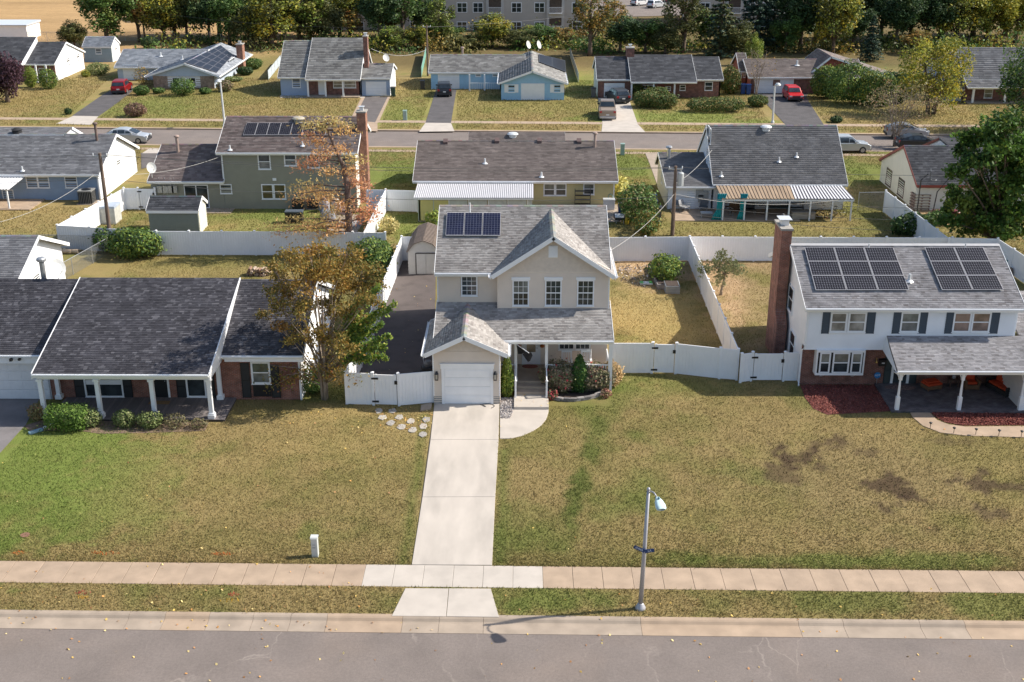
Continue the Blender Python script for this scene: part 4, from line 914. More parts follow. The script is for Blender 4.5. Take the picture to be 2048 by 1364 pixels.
# ================================================================== RIGHT HOUSE (white over brick, solar roof)
def right_house():
    Yb=G(1597,768.7).y;Yu=Yb-.35;XL,XR=15.52,26.9;e=Yu-.3;ze=4.76;zr=6.88;yr=65.2;YB=70.3;K=4.197
    R=thing('house','white two-storey house over red brick with solar panels and a covered front porch','house',(20,Yb,0))
    def q(x,y):return (1560+x/K,460+y/K)
    wall(R,(0,Yb,0),UX,NY,[(XL,0),(XR,0),(XR,2.3),(XL,2.3)],brick_dark)
    bb=MB();bb.box(XL,XR,Yu+.02,Yb+.1,2.3,2.42);bb.build('overhang_soffit',white,R)
    wins=[(420,688,562,855,[glass_curtain,glass_curtain]),(570,688,722,855,[glass_curtain,glass_curtain]),(1010,688,1168,855,[glass_blind,glass_blind]),(1450,688,1602,855,[mat_glass('window_glass_rose',(.22,.15,.12),.15)]*2),(1606,688,1765,855,[mat_glass('window_glass_rose',(.22,.15,.12),.15)]*2)]
    ops=[]
    for x0,y0,x1,y1,pm in wins:
        a,b2=q(x0,y0),q(x1,y1);ops.append((W(a[0],a[1],Yu).x,W(b2[0],b2[1],Yu).x,W(b2[0],b2[1],Yu).z,W(a[0],a[1],Yu).z))
    wall(R,(0,Yu,0),UX,NY,[(XL,2.24),(XR,2.24),(XR,4.72),(XL,4.72)],white_siding,.13,ops)
    for (x0,y0,x1,y1,pm) in wins:a,b2=q(x0,y0),q(x1,y1);wpx(R,Yu,a[0],a[1],b2[0],b2[1],pm=pm,tw=.09)
    for x0,x1 in ((352,415),(725,795),(945,1012),(1163,1232),(1387,1455),(1762,1835)):
        a,b2=q(x0,688),q(x1,868);shutter(R,Yu,a[0],a[1],b2[0],b2[1],shutter_navy)
    g=[(Yu+.16,0),(YB-.16,0),(YB-.16,4.5),(yr,zr-.15),(Yu+.16,4.7)]
    wall(R,(XL,0,0),UY,NX,[(Yb+.16,0),(YB-.16,0),(YB-.16,4.5),(yr,zr-.15),(Yu+.16,4.7),(Yu+.16,2.3),(Yb+.16,2.3)],white_siding,0)
    wall(R,(XR,0,0),UY,PX,g,white_siding,.13);wall(R,(0,YB,0),UX,PY,[(XL,0),(XR,0),(XR,4.6),(XL,4.6)],white_siding,0)
    for y0_,z0_ in ((64.0,3.05),(62.7,.75)):window(R,(XL,0,0),UY,NX,y0_,y0_+1.25,z0_,z0_+1.5)
    n=Vector((0,-(zr-ze),yr-e)).normalized();p0=Vector((0,e,ze+.05))
    rm=roof_plane(R,(XL-.2,e,ze),(XR+.25,e,ze),(XR+.25,yr,zr),(XL-.2,yr,zr),PAL_H3,.145,.22,lift=.022,name='main_roof')
    roof_plane(R,(XR+.25,YB+.3,4.6),(XL-.2,YB+.3,4.6),(XL-.2,yr+.004,zr-.002),(XR+.25,yr+.004,zr-.002),PAL_H3,.3,.5,lift=.022)
    bb=MB();bb.prism([(XL-.2,yr-.2,zr-.02),(XL-.2,yr,zr+.06),(XL-.2,yr+.2,zr-.02)],(XR-XL+.45,0,0));bb.build('ridge_vent',mat('ridge_vent_grey',(.42,.42,.43),.6,.06),rm)
    for c,m_ in (((200,155),(950,157),(1085,513),(295,515)),3),(((1207,155),(1703,155),(1876,511),(1355,514)),2):
        P=[on_plane(*q(*x),p0,n) for x in c];solar(rm,*P,m_,3,12,8,chamfer=.15)
    for x,y in ((1085,425),):boot_vent(R,on_plane(*q(x,y),p0,n),1.3)
    for x in (745,1555):bb=MB();p=on_plane(*q(x,150),p0,n);bb.tube([p-UZ*.1,p+UZ*.25],.04,8);bb.build('conduit',alum,R)
    # chimney on the left wall
    y1=WXp(1571.6,702,XL).y
    cy0,cy1=65.1,67.0;c=chimney(R,XL-.75,XL-.165,cy0,cy1,0,7.7,brick_red,True,False)
    bb=MB();bb.prism([(XL-.75,cy0,0),(XL-.75,cy0-.7,0),(XL-.75,cy0-.7,2.3),(XL-.75,cy0,3.0)],(.585,0,0));bb.build('chimney_shoulder',brick_dark,c)
    cx,cyy=XL-.45,(cy0+cy1)/2;bb=MB();bb.box(cx-.22,cx+.22,cyy-.3,cyy+.3,7.82,8.1);bb.box(cx-.36,cx+.36,cyy-.45,cyy+.45,8.16,8.2);bb.box(cx-.12,cx+.12,cyy-.15,cyy+.15,8.1,8.16);bb.build('chimney_cap',alum,c)
    # bay window on the brick wall
    a,b2=q(305,1010),q(712,1220);Yy=Yb-.55;L,Rr=W(a[0],720,Yy).x,W(b2[0],720,Yy).x;zt,zb_=2.26,W(1680,b2[1],Yy).z
    bb=MB();bb.box(L,Rr,Yy,Yb-.001,zb_,zb_+.12);bb.box(L,Rr,Yy,Yb-.001,zt-.12,zt);bay=bb.build('bay_window',white,R)
    for x in (L,Rr-.08):bb=MB();bb.box(x,x+.08,Yy+.001,Yb-.002,zb_+.12,zt-.12);bb.build('bay_side',white,bay)
    bb=MB();bb.box(L+.08,Rr-.08,Yy+.06,Yy+.12,zb_+.12,zt-.12);bb.build('bay_backing',blackm,bay)
    for x0,x1 in ((335,425),(445,585),(600,690)):
        window(R,(0,Yy+.06,0),UX,NY,W(q(x0,0)[0],720,Yy).x,W(q(x1,0)[0],720,Yy).x,zb_+.13,zt-.13,tw=.08,pm=[glass,glass_blind],sill=False)
    bb=MB()
    for x in (362,625):xx=W(q(x,0)[0],760,Yy).x;bb=MB();bb.prism([(xx-.07,Yb,zb_-.3),(xx-.07,Yy+.05,zb_-.01),(xx-.07,Yb,zb_-.01)],(.14,0,0));bb.build('bracket',white,bay)
    # entry door with dark shutters, mailbox
    K2=6.2
    def q2(x,y):return (1740+x/K2,660+y/K2)
    for x0,x1 in ((175,262),(485,585)):a,b2=q2(x0,340),q2(x1,662);shutter(R,Yb,a[0],712,b2[0],b2[1],mat('dark_teal_shutter',(.02,.035,.04),.5,.08))
    dx0,dx1=W(q2(285,0)[0],740,Yb).x,W(q2(470,0)[0],740,Yb).x
    bb=MB();bb.box(dx0-.1,dx0+.04,Yb-.06,Yb,.1,2.2);bb.box(dx1-.04,dx1+.1,Yb-.06,Yb,.1,2.2);bb.box(dx0+.04,dx1-.04,Yb-.06,Yb,2.1,2.2);d=bb.build('front_door',white,R)
    bb=MB();bb.box(dx0+.04,dx1-.04,Yb-.03,Yb-.002,.12,2.1);bb.build('door_pane',glass,d)
    p=W(q2(150,395)[0],q2(0,395)[1],Yb);bb=MB();bb.box(p.x-.2,p.x+.2,Yb-.16,Yb-.002,p.z-.2,p.z+.14);bb.prism([(p.x-.21,Yb-.17,p.z+.14),(p.x-.21,Yb-.002,p.z+.14),(p.x-.21,Yb-.002,p.z+.22)],(.42,0,0));mb=bb.build('mailbox',black,R)
    bb=MB();bb.box(p.x-.06,p.x+.1,Yb-.168,Yb-.161,p.z-.04,p.z+.02);bb.build('mailbox_plate',alum,mb)
    p=W(q2(75,350)[0],q2(0,350)[1],Yb);bb=MB();bb.tube([(p.x,Yb,p.z),(p.x,Yb-.12,p.z+.06),(p.x,Yb-.16,p.z-.12)],.03,6);bb.lathe((p.x,Yb-.16,p.z-.22),[(.03,0),(.07,.02),(.05,.12)],8);bb.build('wall_lamp',mat('brass',(.45,.30,.10),.35,.1,metal=.7),R)
    # porch: paved floor, roof, posts with curved brackets
    Yp=G(1790,818.7,.1).y;PXL=G(1752,770,.1).x
    paver=mat_brick('pavers',(.115,.10,.11),(.155,.14,.15),(.08,.075,.08),.22,.11,.008)
    N=paver.node_tree;sp=[x for x in N.nodes if x.type == 'SEPXYZ'][0];cb=[x for x in N.nodes if x.type == 'COMBXYZ'][0]
    N.links.new(sp.outputs[0],cb.inputs[0]);N.links.new(sp.outputs[1],cb.inputs[1])
    bb=MB();bb.prism([(p.x,p.y,-.02) for p in [G(1752,772,.1),G(1783,822,.1),G(2050,825,.1),Vector((30,Yb,0)),Vector((PXL,Yb-.02,0))]],(0,0,.12));bb.build('porch_floor',paver,R)
    zt=3.07;Pe=(19.6,Yp-.3,2.46)
    pr=roof_plane(R,Pe,(34,Yp-.3,2.46),(34,Yu-.03,zt),(19.95,Yu-.03,zt),PAL_H3,.145,.22,lift=.022,name='porch_roof',rake=False)
    bb=MB();bb.prism([(19.62,Yp-.3,2.40),(19.62,Yp-.3,2.22),(19.80,Yu-.03,2.26),(19.95,Yu-.03,zt-.02)],(.05,0,0));bb.build('porch_gable',white,R)
    bb=MB();bb.box(19.8,33,Yp-.12,Yp+.08,2.27,2.35);bb.build('porch_beam',white,R)
    bb=MB();bb.box(19.8,27.2,Yp+.09,Yb-.02,2.36,2.40);bb.build('porch_ceiling',white,R)
    for px,py in ((1790,818.7),(1913.6,818.7),(2036,818)):
        x=W(px,py,Yp).x+.08;bb=MB();bb.box(x-.1,x+.1,Yp-.1,Yp+.1,.1,.85)
        bb.lathe((x,Yp,.85),[(.09,0),(.07,.03),(.075,.1),(.05,.9),(.07,.95)],10);bb.box(x-.08,x+.08,Yp-.08,Yp+.08,1.8,2.27);po=bb.build('porch_post',white,R)
        for sg in (-1,1):
            bb=MB();bb.tube([(x+sg*.08,Yp,1.9),(x+sg*.16,Yp,2.1),(x+sg*.38,Yp,2.26)],.025,6);bb.build('bracket',white,po)
    # garage wing at the right edge
    xw=W(2044,800,Yp).x
    wall(R,(0,Yp-.05,0),UX,NY,[(xw,0),(33,0),(33,2.35),(xw,2.35)],white_siding,.13)
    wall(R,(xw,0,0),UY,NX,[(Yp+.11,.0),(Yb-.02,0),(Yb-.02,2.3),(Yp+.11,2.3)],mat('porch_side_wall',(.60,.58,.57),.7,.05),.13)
    wall(R,(33,0,0),UY,PX,[(Yp,0),(69,0),(69,2.4),(64,4.3),(Yp,2.4)],white_siding,.13)
    roof_plane(R,(XR+.26,Yu-.03,zt),(34,Yu-.03,zt),(34,64.2,4.25),(XR+.26,64.2,4.25),PAL_H3,.145,.22,lift=.022,rake=False,gutter=False)
    roof_plane(R,(34,69.5,2.6),(XR+.26,69.5,2.6),(XR+.26,64.204,4.248),(34,64.204,4.248),PAL_H3,.3,.5,lift=.022,gutter=False)
    bb=MB();bb.box(XL+.02,XL+.1,Yu-.08,Yu-.01,2.3,4.55);bb.tube([(XL+.06,Yu-.04,2.35),(XL-.04,Yb-.06,2.1),(XL-.04,Yb-.06,.15),(XL-.1,Yb-.35,.08)],.045,6);stuff(bb.build('downspout',white,R))
    # white planter shelf with pots on the porch wall
    a,b2=q2(910,540),q2(1480,540);L,Rr=W(a[0],745,Yb).x,W(b2[0],745,Yb).x;bb=MB();bb.box(L,Rr,Yb-.4,Yb-.002,1.3,1.42);bb.build('porch_window_sill',white,R)
    window(R,(0,Yb,0),UX,NY,L+.2,Rr-.2,1.45,2.2)
    return R
HOUSE3=right_house()
# ================================================================== SECOND ROW (backs of the houses)
blue_s=mat('blue_siding',(.26,.34,.46),.6,.05,1.5)
olive_s=mat('olive_siding',(.285,.275,.205),.6,.05,1.5)
yellow_s=mat('yellow_siding',(.58,.50,.25),.6,.05,1.5)
cream_s=mat('cream_siding',(.66,.61,.48),.6,.04,1.5)
red_trim=mat('red_trim',(.24,.06,.045),.6,.1)
awn_m=mat('awning_white',(.72,.72,.73),.4,.05,3)
awn_d=mat('awning_grey',(.30,.29,.33),.5,.1,3)
awn_br=mat('awning_rust',(.34,.25,.17),.8,.2,2,dirt=.4,stretch=(1,.15,1))
def plane_of(Ye,ze,sl):return Vector((0,Ye,ze)),Vector((0,-sl,1)).normalized()
def ribbed(parent,P00,P10,P11,P01,mt,pitch=.2,name='awning',mt2=None):
    """ribbed metal patio roof; ribs run down the slope"""
    P=[Vector(p) for p in (P00,P10,P11,P01)];L=(P[1]-P[0]).length;n=max(4,int(L/pitch));N=(P[1]-P[0]).cross(P[3]-P[0]).normalized();N=N if N.z > 0 else -N
    bb=MB();bb.prism(P,N*-.03);a=bb.build(name,mt2 or mt,parent);q=MB()
    for i in range(n):
        s0,s1=(i+.05)/n,(i+.55)/n
        A,B,D,E=lerp(P[0],P[1],s0),lerp(P[0],P[1],s1),lerp(P[3],P[2],s1),lerp(P[3],P[2],s0);q.prism([A,B,D,E],N*.045)
    stuff(q.build('ribs',mt,a));return a
def r2_blue():
    Y=G(201,399.7).y;XR=G(201,399.7).x;XL=XR-22;Ye=Y-.4;ze=W(191,349,Ye).z
    R=thing('house','blue-sided ranch house with grey shingle roof and white gable end','house',(XR-8,Y,0))
    pk=slope_hit(232.5,268,Ye,ze,.42);yr,zr=pk.y,pk.z;yb=G(284,342.4).y;
    r=house_x(R,XL,XR,Y,yb,ze,ze-.1,yr,zr,blue_s,PAL_GREY,.2,ov=.4,ovs=.3,tab=.4,sc_=.22,gm=white_siding,lift=.03,opsf=())
    zp=zr+.85;x2=W(144,254,yr+1).x;p2=W(144,254,yr+2)
    roof_plane(R,(XL-.3,yr-.2,zr),(p2.x,yr-.2,zr),(p2.x,yr+2,p2.z),(XL-.3,yr+2,p2.z),PAL_GREY,.22,.4,gutter=False,rake=False)
    roof_plane(R,(p2.x,yb+2.3,ze),(XL-.3,yb+2.3,ze),(XL-.3,yr+2.004,p2.z-.01),(p2.x,yr+2.004,p2.z-.01),PAL_GREY,.3,.5,gutter=False)
    wall(R,(p2.x-.1,0,0),UY,PX,[(yr-.2,zr-.3),(yb+2,ze-.3),(yb+2,ze-.0),(yr+2,p2.z-.08),(yr-.2,zr-.02)],white_siding,0,name='gable')
    for x0,x1 in ((52.8,76),(76,98.8)):wpx(R,Y,x0,353,x1,375.5,pm=[glass,glass_blind])
    wpx(R,Y,130,353,155,375.5,pm=[mat_glass('window_glass_rose',(.22,.15,.12)),glass])
    z0,z1=1.6,2.9;y0=yr-1.0
    window(R,(XR,0,0),UY,PX,WXp(237,333,XR).y-.5,WXp(237,333,XR).y+.5,1.15,2.35)
    # flue, fan, vents
    P0,N=plane_of(Ye,ze+.05,.42)
    vent_pipe(R,on_plane(194,280,P0,N),.12,1.4,mat('flue_brown',(.16,.11,.09),.7,.3))
    bb=MB();p=on_plane(34,263,P0,N);bb.lathe(p,[(.42,-.2),(.42,.15),(.5,.17),(.2,.34)],14);bb.build('roof_fan',blackm,R)
    boot_vent(R,on_plane(45,341,P0,N),1.2)
    # metal patio cover at the left edge
    zt=ze-.05;a,b2=W(51,352,Y-.05),W(17,379,Y-3.4);zf=b2.z
    ribbed(R,(b2.x-14,Y-3.4,zf),(b2.x,Y-3.4,zf),(a.x,Y-.05,a.z),(a.x-14,Y-.05,a.z),awn_m,.25,name='patio_awning')
    for dx in (.25,3.6):bb=MB();bb.box(b2.x-dx-.06,b2.x-dx+.06,Y-3.3,Y-3.18,0,zf-.04);bb.build('awning_post',white,R)
    bb=MB();bb.box(b2.x-12,b2.x+1.6,Y-3.6,Y-.02,0,.1);bb.build('patio_slab',concrete_tan,R)
    wpx(R,Y,5,379,28,398,sashes=1,pm=glass_blind);bb=MB();bb.box(XR-.06,XR+.06,Y-.06,Y+.0,0,ze-.2);bb.build('downspout',white,R)
r2_blue()
def ac_unit(px,py,s,lab,mt=None):
    p=G(px,py,.05);R=thing('air_conditioner',lab,'air conditioner',(p.x,p.y+s/2,0),'outdoor air conditioners behind the houses');x,y=p.x,p.y+s/2
    bb=MB();bb.box(x-s*.65,x+s*.65,y-s*.65,y+s*.65,0,.06);bb.build('pad',concrete_grey,R)
    m2=mt or mat('ac_grey',(.27,.27,.26),.6,.1);bb=MB();bb.box(x-s*.47,x+s*.47,y-s*.47,y+s*.47,.06,s*.95);bb.build('coil',blackm,R)
    bb=MB()
    for i in range(9):
        t=-s/2+s*i/8
        for c in (-s/2,s/2):bb.box(x+t-.012,x+t+.012,y+c-.012,y+c+.012,.06,s*.95);bb.box(x+c-.012,x+c+.012,y+t-.012,y+t+.012,.06,s*.95)
    stuff(bb.build('guard',m2,R));bb=MB();bb.box(x-s*.52,x+s*.52,y-s*.52,y+s*.52,s*.95,s*1.03);c=bb.build('top',m2,R)
    bb=MB();bb.lathe((x,y,s*1.03),[(s*.36,0),(s*.36,.02),(s*.1,.035)],14);bb.build('fan',black,c)
ac_unit(171,408,1.15,'large grey air conditioner beside the blue-sided ranch house')
def r2_olive():
    Y=G(455,417).y;XL,XR=W(441,305.5,Y).x,W(709,305.5,Y).x;Ye=Y-.4;ze=W(434,305,Ye).z
    R=thing('house','olive-sided two-storey house with brown shingle roof, solar panels and tall brick chimney','house',(XL+6,Y,0))
    pk=slope_hit(467,232.5,Ye,ze,.45);yr,zr=pk.y,pk.z;yb=yr+(yr-Y)
    W4=((516,307.7,541.4,338.5),(568.4,307.7,593,331.5),(614.6,307.7,638.8,336))
    ops=[(W(a,b2,Y).x,W(c,d,Y).x,W(a,d,Y).z,W(a,b2,Y).z) for a,b2,c,d in W4+((523.3,368,547,398),(547.5,368,571.7,398))]
    rm=house_x(R,XL,XR,Y,yb,ze,ze,yr,zr,olive_s,PAL_TAUPE,.2,ov=.4,ovs=.3,tab=.4,sc_=.22,gm=mat('olive_gable_white',(.70,.69,.64),.6),opsf=ops,lift=.03)
    for w_ in W4:wpx(R,Y,*w_,pm=[glass_blind,glass],tw=.09)
    for w_ in ((523.3,368,547,398),(547.5,368,571.7,398)):wpx(R,Y,*w_,tw=.09,pm=mat_glass('window_glass_olive',(.07,.065,.04)))
    P0,N=plane_of(Ye,ze+.05,.45)
    solar(rm,*[on_plane(*c,P0,N) for c in ((494,247),(656,247),(651,271.5),(486,272))],7,1,6,10,back=cell_dark,chamfer=0,frame=cell_back)
    turbine_vent(R,on_plane(597,241,P0,N),mat('fan_beige',(.42,.38,.30),.6,.1),.55)
    for x,y in ((460,299),(605,291)):boot_vent(R,on_plane(x,y,P0,N),1.2)
    cx0,cx1=W(719,240,yr).x,W(735,240,yr).x
    chimney(R,XR+.02,XR+.02+max(.75,cx1-cx0),yr-2.2,yr-1.0,0,W(726,226,yr-2.2).z,brick_orange)
    # lower wing on the left
    xw0=W(301,364,Y).x;ew=W(297.6,362.6,Ye).z;pw=slope_hit(440,288.5,Ye,ew,.40)
    D=(371.7,369,415.5,413.5);S_=(440.4,368,464,387)
    house_x(R,xw0,XL-.02,Y,yb-1,ew,ew,pw.y,pw.z,olive_s,PAL_TAUPE,.2,ov=.4,ovs=.15,tab=.4,sc_=.22,opsf=[(W(D[0],D[1],Y).x,W(D[2],D[3],Y).x,0,W(D[0],D[1],Y).z)],gables=(True,False),lift=.03)
    a,b2=W(D[0],D[3],Y),W(D[2],D[1],Y);bb=MB();bb.box(a.x,b2.x,Y-.04,Y-.001,.05,b2.z);d=bb.build('sliding_door',white,R);mid=(a.x+b2.x)/2
    for x0,x1 in ((a.x+.08,mid-.05),(mid+.05,b2.x-.08)):bb=MB();bb.box(x0,x1,Y-.055,Y-.04,.14,b2.z-.1);bb.build('door_pane',glass,d)
    wpx(R,Y,*S_,pm=[glass_blind,glass])
    P0,N=plane_of(Ye,ew+.05,.40);vent_pipe(R,on_plane(356,303,P0,N),.13,1.25,mat('flue_tan',(.35,.26,.22),.7,.2));dish(R,W(304,352,Y-.3),.42,Vector((.6,-.7,.3)))
    bb=MB();bb.box(W(445,340,Y).x,W(447,340,Y).x+.02,Y-.1,Y-.02,ew,ze-.2);bb.build('downspout',white,R)
    for i,x in enumerate((320,332,343,350)):
        p=W(x,378,Y);bb=MB();bb.box(p.x-.22,p.x+.22,Y-.2,Y-.03,p.z-.3,p.z+.3);bb.tube([(p.x,Y-.08,p.z+.3),(p.x,Y-.08,p.z+1.0)],.025,6);stuff(bb.build('utility_meter',metal,R))
    bb=MB();bb.box(W(549,358,Y).x-.15,W(549,358,Y).x+.15,Y-.08,Y-.03,W(549,361,Y).z,W(549,356,Y).z);bb.build('wall_vent',white,R)
    # paved strip behind the house
    bb=MB();bb.box(xw0,W(470,417,Y).x,Y-1.6,Y-.03,0,.05);bb.build('patio',concrete_grey,R)
r2_olive()
ac_unit(595,419,.85,'dark green air conditioner behind the olive house, left of the pair',mat('ac_dark',(.05,.06,.055),.6,.1));ac_unit(625,418,.85,'dark air conditioner behind the olive house, right of the pair',mat('ac_dark',(.05,.06,.055),.6,.1))
def r2_yellow():
    Y=G(1200,410).y;XL,XR=W(834,380,Y).x,W(1228,380,Y).x;Ye=Y-.45;ze=W(1030,361.9,Ye).z
    R=thing('house','long yellow ranch house with worn brown roof and white ribbed patio awning','house',(2,Y,0))
    pk=slope_hit(841,281,Ye,ze,.36);yr,zr=pk.y,pk.z;yb=2*yr-Y
    W3=((1087,366.5,1110,391),(1110.5,366.5,1133,391),(1166.5,366.5,1189,389))
    ops=[(W(a,b2,Y).x,W(c,d,Y).x,W(a,d,Y).z,W(a,b2,Y).z) for a,b2,c,d in W3]
    rm=house_x(R,XL,XR,Y,yb,ze,ze,yr,zr,yellow_s,PAL_BRN,.2,ov=.45,ovs=.3,tab=.38,sc_=.22,opsf=ops,lift=.03)
    p2=slope_hit(936,264.6,Ye,ze,.36);x0,x1=W(938,264.6,p2.y).x,W(1129.5,264.6,p2.y).x
    roof_plane(R,(x0,yr-.1,zr+.01),(x1,yr-.1,zr+.01),(x1,p2.y,p2.z+.03),(x0,p2.y,p2.z+.03),PAL_BRN,.22,.38,gutter=False,rake=False)
    roof_plane(R,(x1,2*p2.y-yr+3,zr-.9),(x0,2*p2.y-yr+3,zr-.9),(x0,p2.y+.004,p2.z+.02),(x1,p2.y+.004,p2.z+.02),PAL_BRN,.3,.5,gutter=False)
    tr=mat('green_grey_trim',(.36,.40,.36),.6,.05)
    for w_ in W3:wpx(R,Y,*w_,pm=[glass,glass_blind],tw=.09)
    P0,N=plane_of(Ye,ze+.05,.36)
    turbine_vent(R,on_plane(1025.5,272,P0,N),alum,.5)
    for x,y in ((891,285),(994,283),(1079,283),(1158,284)):box_vent(R,on_plane(x,y,P0,N),mat('box_vent_brown',(.12,.08,.075),.7,.1))
    vent_pipe(R,on_plane(1189.5,293,P0,N),.12,1.1,mat('flue_tan',(.35,.26,.22)))
    for x,y in ((970,326),(1083,353)):boot_vent(R,on_plane(x,y,P0,N),1.3)
    # patio room under the ribbed awning
    Yf=G(862,443.5).y;zf=W(860,396,Yf-.2).z;zb_=W(900,365,Y-.05).z
    xa,xb,xc,xd=W(827,395,Yf-.2).x,W(1067,396,Yf-.2).x,W(1067,365,Y-.05).x,W(836,365,Y-.05).x
    ribbed(R,(xa,Yf-.2,zf),(xb,Yf-.2,zf),(xc,Y-.05,zb_),(xd,Y-.05,zb_),awn_m,.155,name='patio_awning',mt2=awn_d)
    bb=MB();bb.box(xa,xb,Yf-.2,Yf-.1,zf-.14,zf-.03);bb.build('awning_gutter',white,R)
    x=xa+.35;i=0
    while x < W(890,420,Yf).x:
        bb=MB();bb.box(x+.03,x+1.2,Yf,Yf+.05,.1,zf-.14);bb.build('panel',mat('yellow_panel',(.56,.50,.20),.6,.05),R);bb=MB();bb.box(x-.03,x+.03,Yf-.02,Yf+.07,0,zf-.14);bb.build('awning_post',mat('panel_trim',(.45,.50,.42),.5),R);x += 1.25
    while x < xb-.3:
        bb=MB();bb.box(x+.03,min(x+1.5,xb-.1),Yf,Yf+.03,.8,zf-.14);bb.build('screen',mat('screen_pale',(.50,.52,.50),.6,.12),R);bb=MB();bb.box(x-.03,x+.03,Yf-.02,Yf+.07,0,zf-.14);bb.build('awning_post',white,R);x += 1.6
    wall(R,(xa+.35,0,0),UY,NX,[(Yf,0),(Y,0),(Y,zb_-.1),(Yf,zf-.1)],yellow_s,.2,name='awning_side')
    bb=MB();bb.box(xa+.3,XR+.3,Yf-.02,Y-.02,0,.05);bb.build('patio_slab',concrete_grey,R)
    bb=MB();bb.box(XR-.06,XR+.04,Y-.06,Y,0,ze-.2);bb.build('downspout',white,R)
r2_yellow()
def r2_cape():
    Y=G(1336,418).y;Xm0,Xm1=W(1428,370,Y).x,W(1690,370,Y).x;Ye=Y-.3;ze=W(1430,368.5,Ye).z
    R=thing('house','grey-roofed cape house with rust-brown and striped patio awning and a low left wing','house',(18,Y,0))
    pk=slope_hit(1413,250,Ye,ze,.72);yr,zr=pk.y,pk.z;yb=2*yr-Y
    rm=house_x(R,Xm0,Xm1,Y,yb,ze,ze,yr,zr,white_siding,PAL_SLATE,.2,ov=.3,ovs=.15,tab=.38,sc_=.22,gm=mat('cape_gable',(.68,.72,.78),.6,.04),lift=.03)
    P0,N=plane_of(Ye,ze+.05,.72)
    turbine_vent(R,on_plane(1532,258,P0,N),alum,.5)
    for x,y in ((1442.5,351.5),(1558,322.5),(1593,313)):boot_vent(R,on_plane(x,y,P0,N),1.15)
    for y,z in ((yr-2.1,4.9),(yr-1.1,4.9),(yr-2.4,3.0),(yr-1.2,3.0)):window(R,(Xm0,0,0),UY,NX,y,y+.75,z,z+1.3)
    # low wing
    xw=W(1336,395,Y).x;ew=W(1400,373,Ye).z;pw=slope_hit(1330,305,Ye,ew,.2)
    house_x(R,xw,Xm0-.17,Y,yb-2,ew,ew,pw.y,pw.z,white_siding,PAL_SLATE,.2,ov=.35,ovs=.25,tab=.38,sc_=.22,gm=mat('wing_cream',(.66,.64,.56),.6,.04),gables=(True,False),lift=.03)
    P0,N=plane_of(Ye,ew+.05,.2);vent_pipe(R,on_plane(1337,316,P0,N),.16,.9);
    window(R,(xw,0,0),UY,NX,Y+4.2,Y+5.0,1.1,2.3);wpx(R,Y,1372,377,1391,416,sashes=1,pm=mat('door_white',(.66,.70,.72),.5),name='back_door')
    for x,y,s in ((1399,383,.3),(1401,396,.22),(1411,389,.22)):p=W(x,y,Y);bb=MB();bb.box(p.x-s,p.x+s,Y-.18,Y-.03,p.z-s*1.4,p.z+s*1.4);bb.build('utility_meter',mat('meter_box',(.38,.38,.36),.6,.1),R)
    # patio awning: rust-brown boards left, striped metal right
    Yf=G(1560,442).y;zf=W(1560,398,Yf).z;zb_=W(1500,369,Y-.06).z
    p=lambda x,y,YY,zz:(W(x,y,YY).x,YY,zz)
    ribbed(R,p(1444,398,Yf,zf),p(1589,398,Yf,zf),p(1578,369,Y-.06,zb_),p(1430,369,Y-.06,zb_),awn_br,.28,name='patio_awning')
    ribbed(R,p(1590,398,Yf,zf),p(1709,398,Yf,zf),p(1683,369,Y-.06,zb_),p(1579,369,Y-.06,zb_),awn_m,.26,name='patio_awning',mt2=mat('awning_dark',(.10,.09,.12),.6))
    bb=MB();bb.box(W(1444,398,Yf).x,W(1709,398,Yf).x,Yf+.02,Yf+.1,zf-.2,zf-.05);bb.build('awning_beam',white,R)
    for x in (1446,1489,1534,1578,1620,1664,1702):xx=W(x-.5,430,Yf).x;bb=MB();bb.box(xx-.06,xx+.06,Yf+.02,Yf+.14,0,zf-.2);bb.build('awning_post',white,R)
    bb=MB();bb.box(W(1350,440,Yf).x,W(1600,440,Yf).x,Yf-.1,Y-.03,0,.06);bb.build('patio_slab',concrete_tan,R)
    # rear wall: sliding door, windows
    for a,c in ((1504,1540),):wpx(R,Y,a,399,c,416,sashes=1,pm=glass,name='sliding_door')
    wpx(R,Y,1620,390,1650,408,pm=glass)
r2_cape()
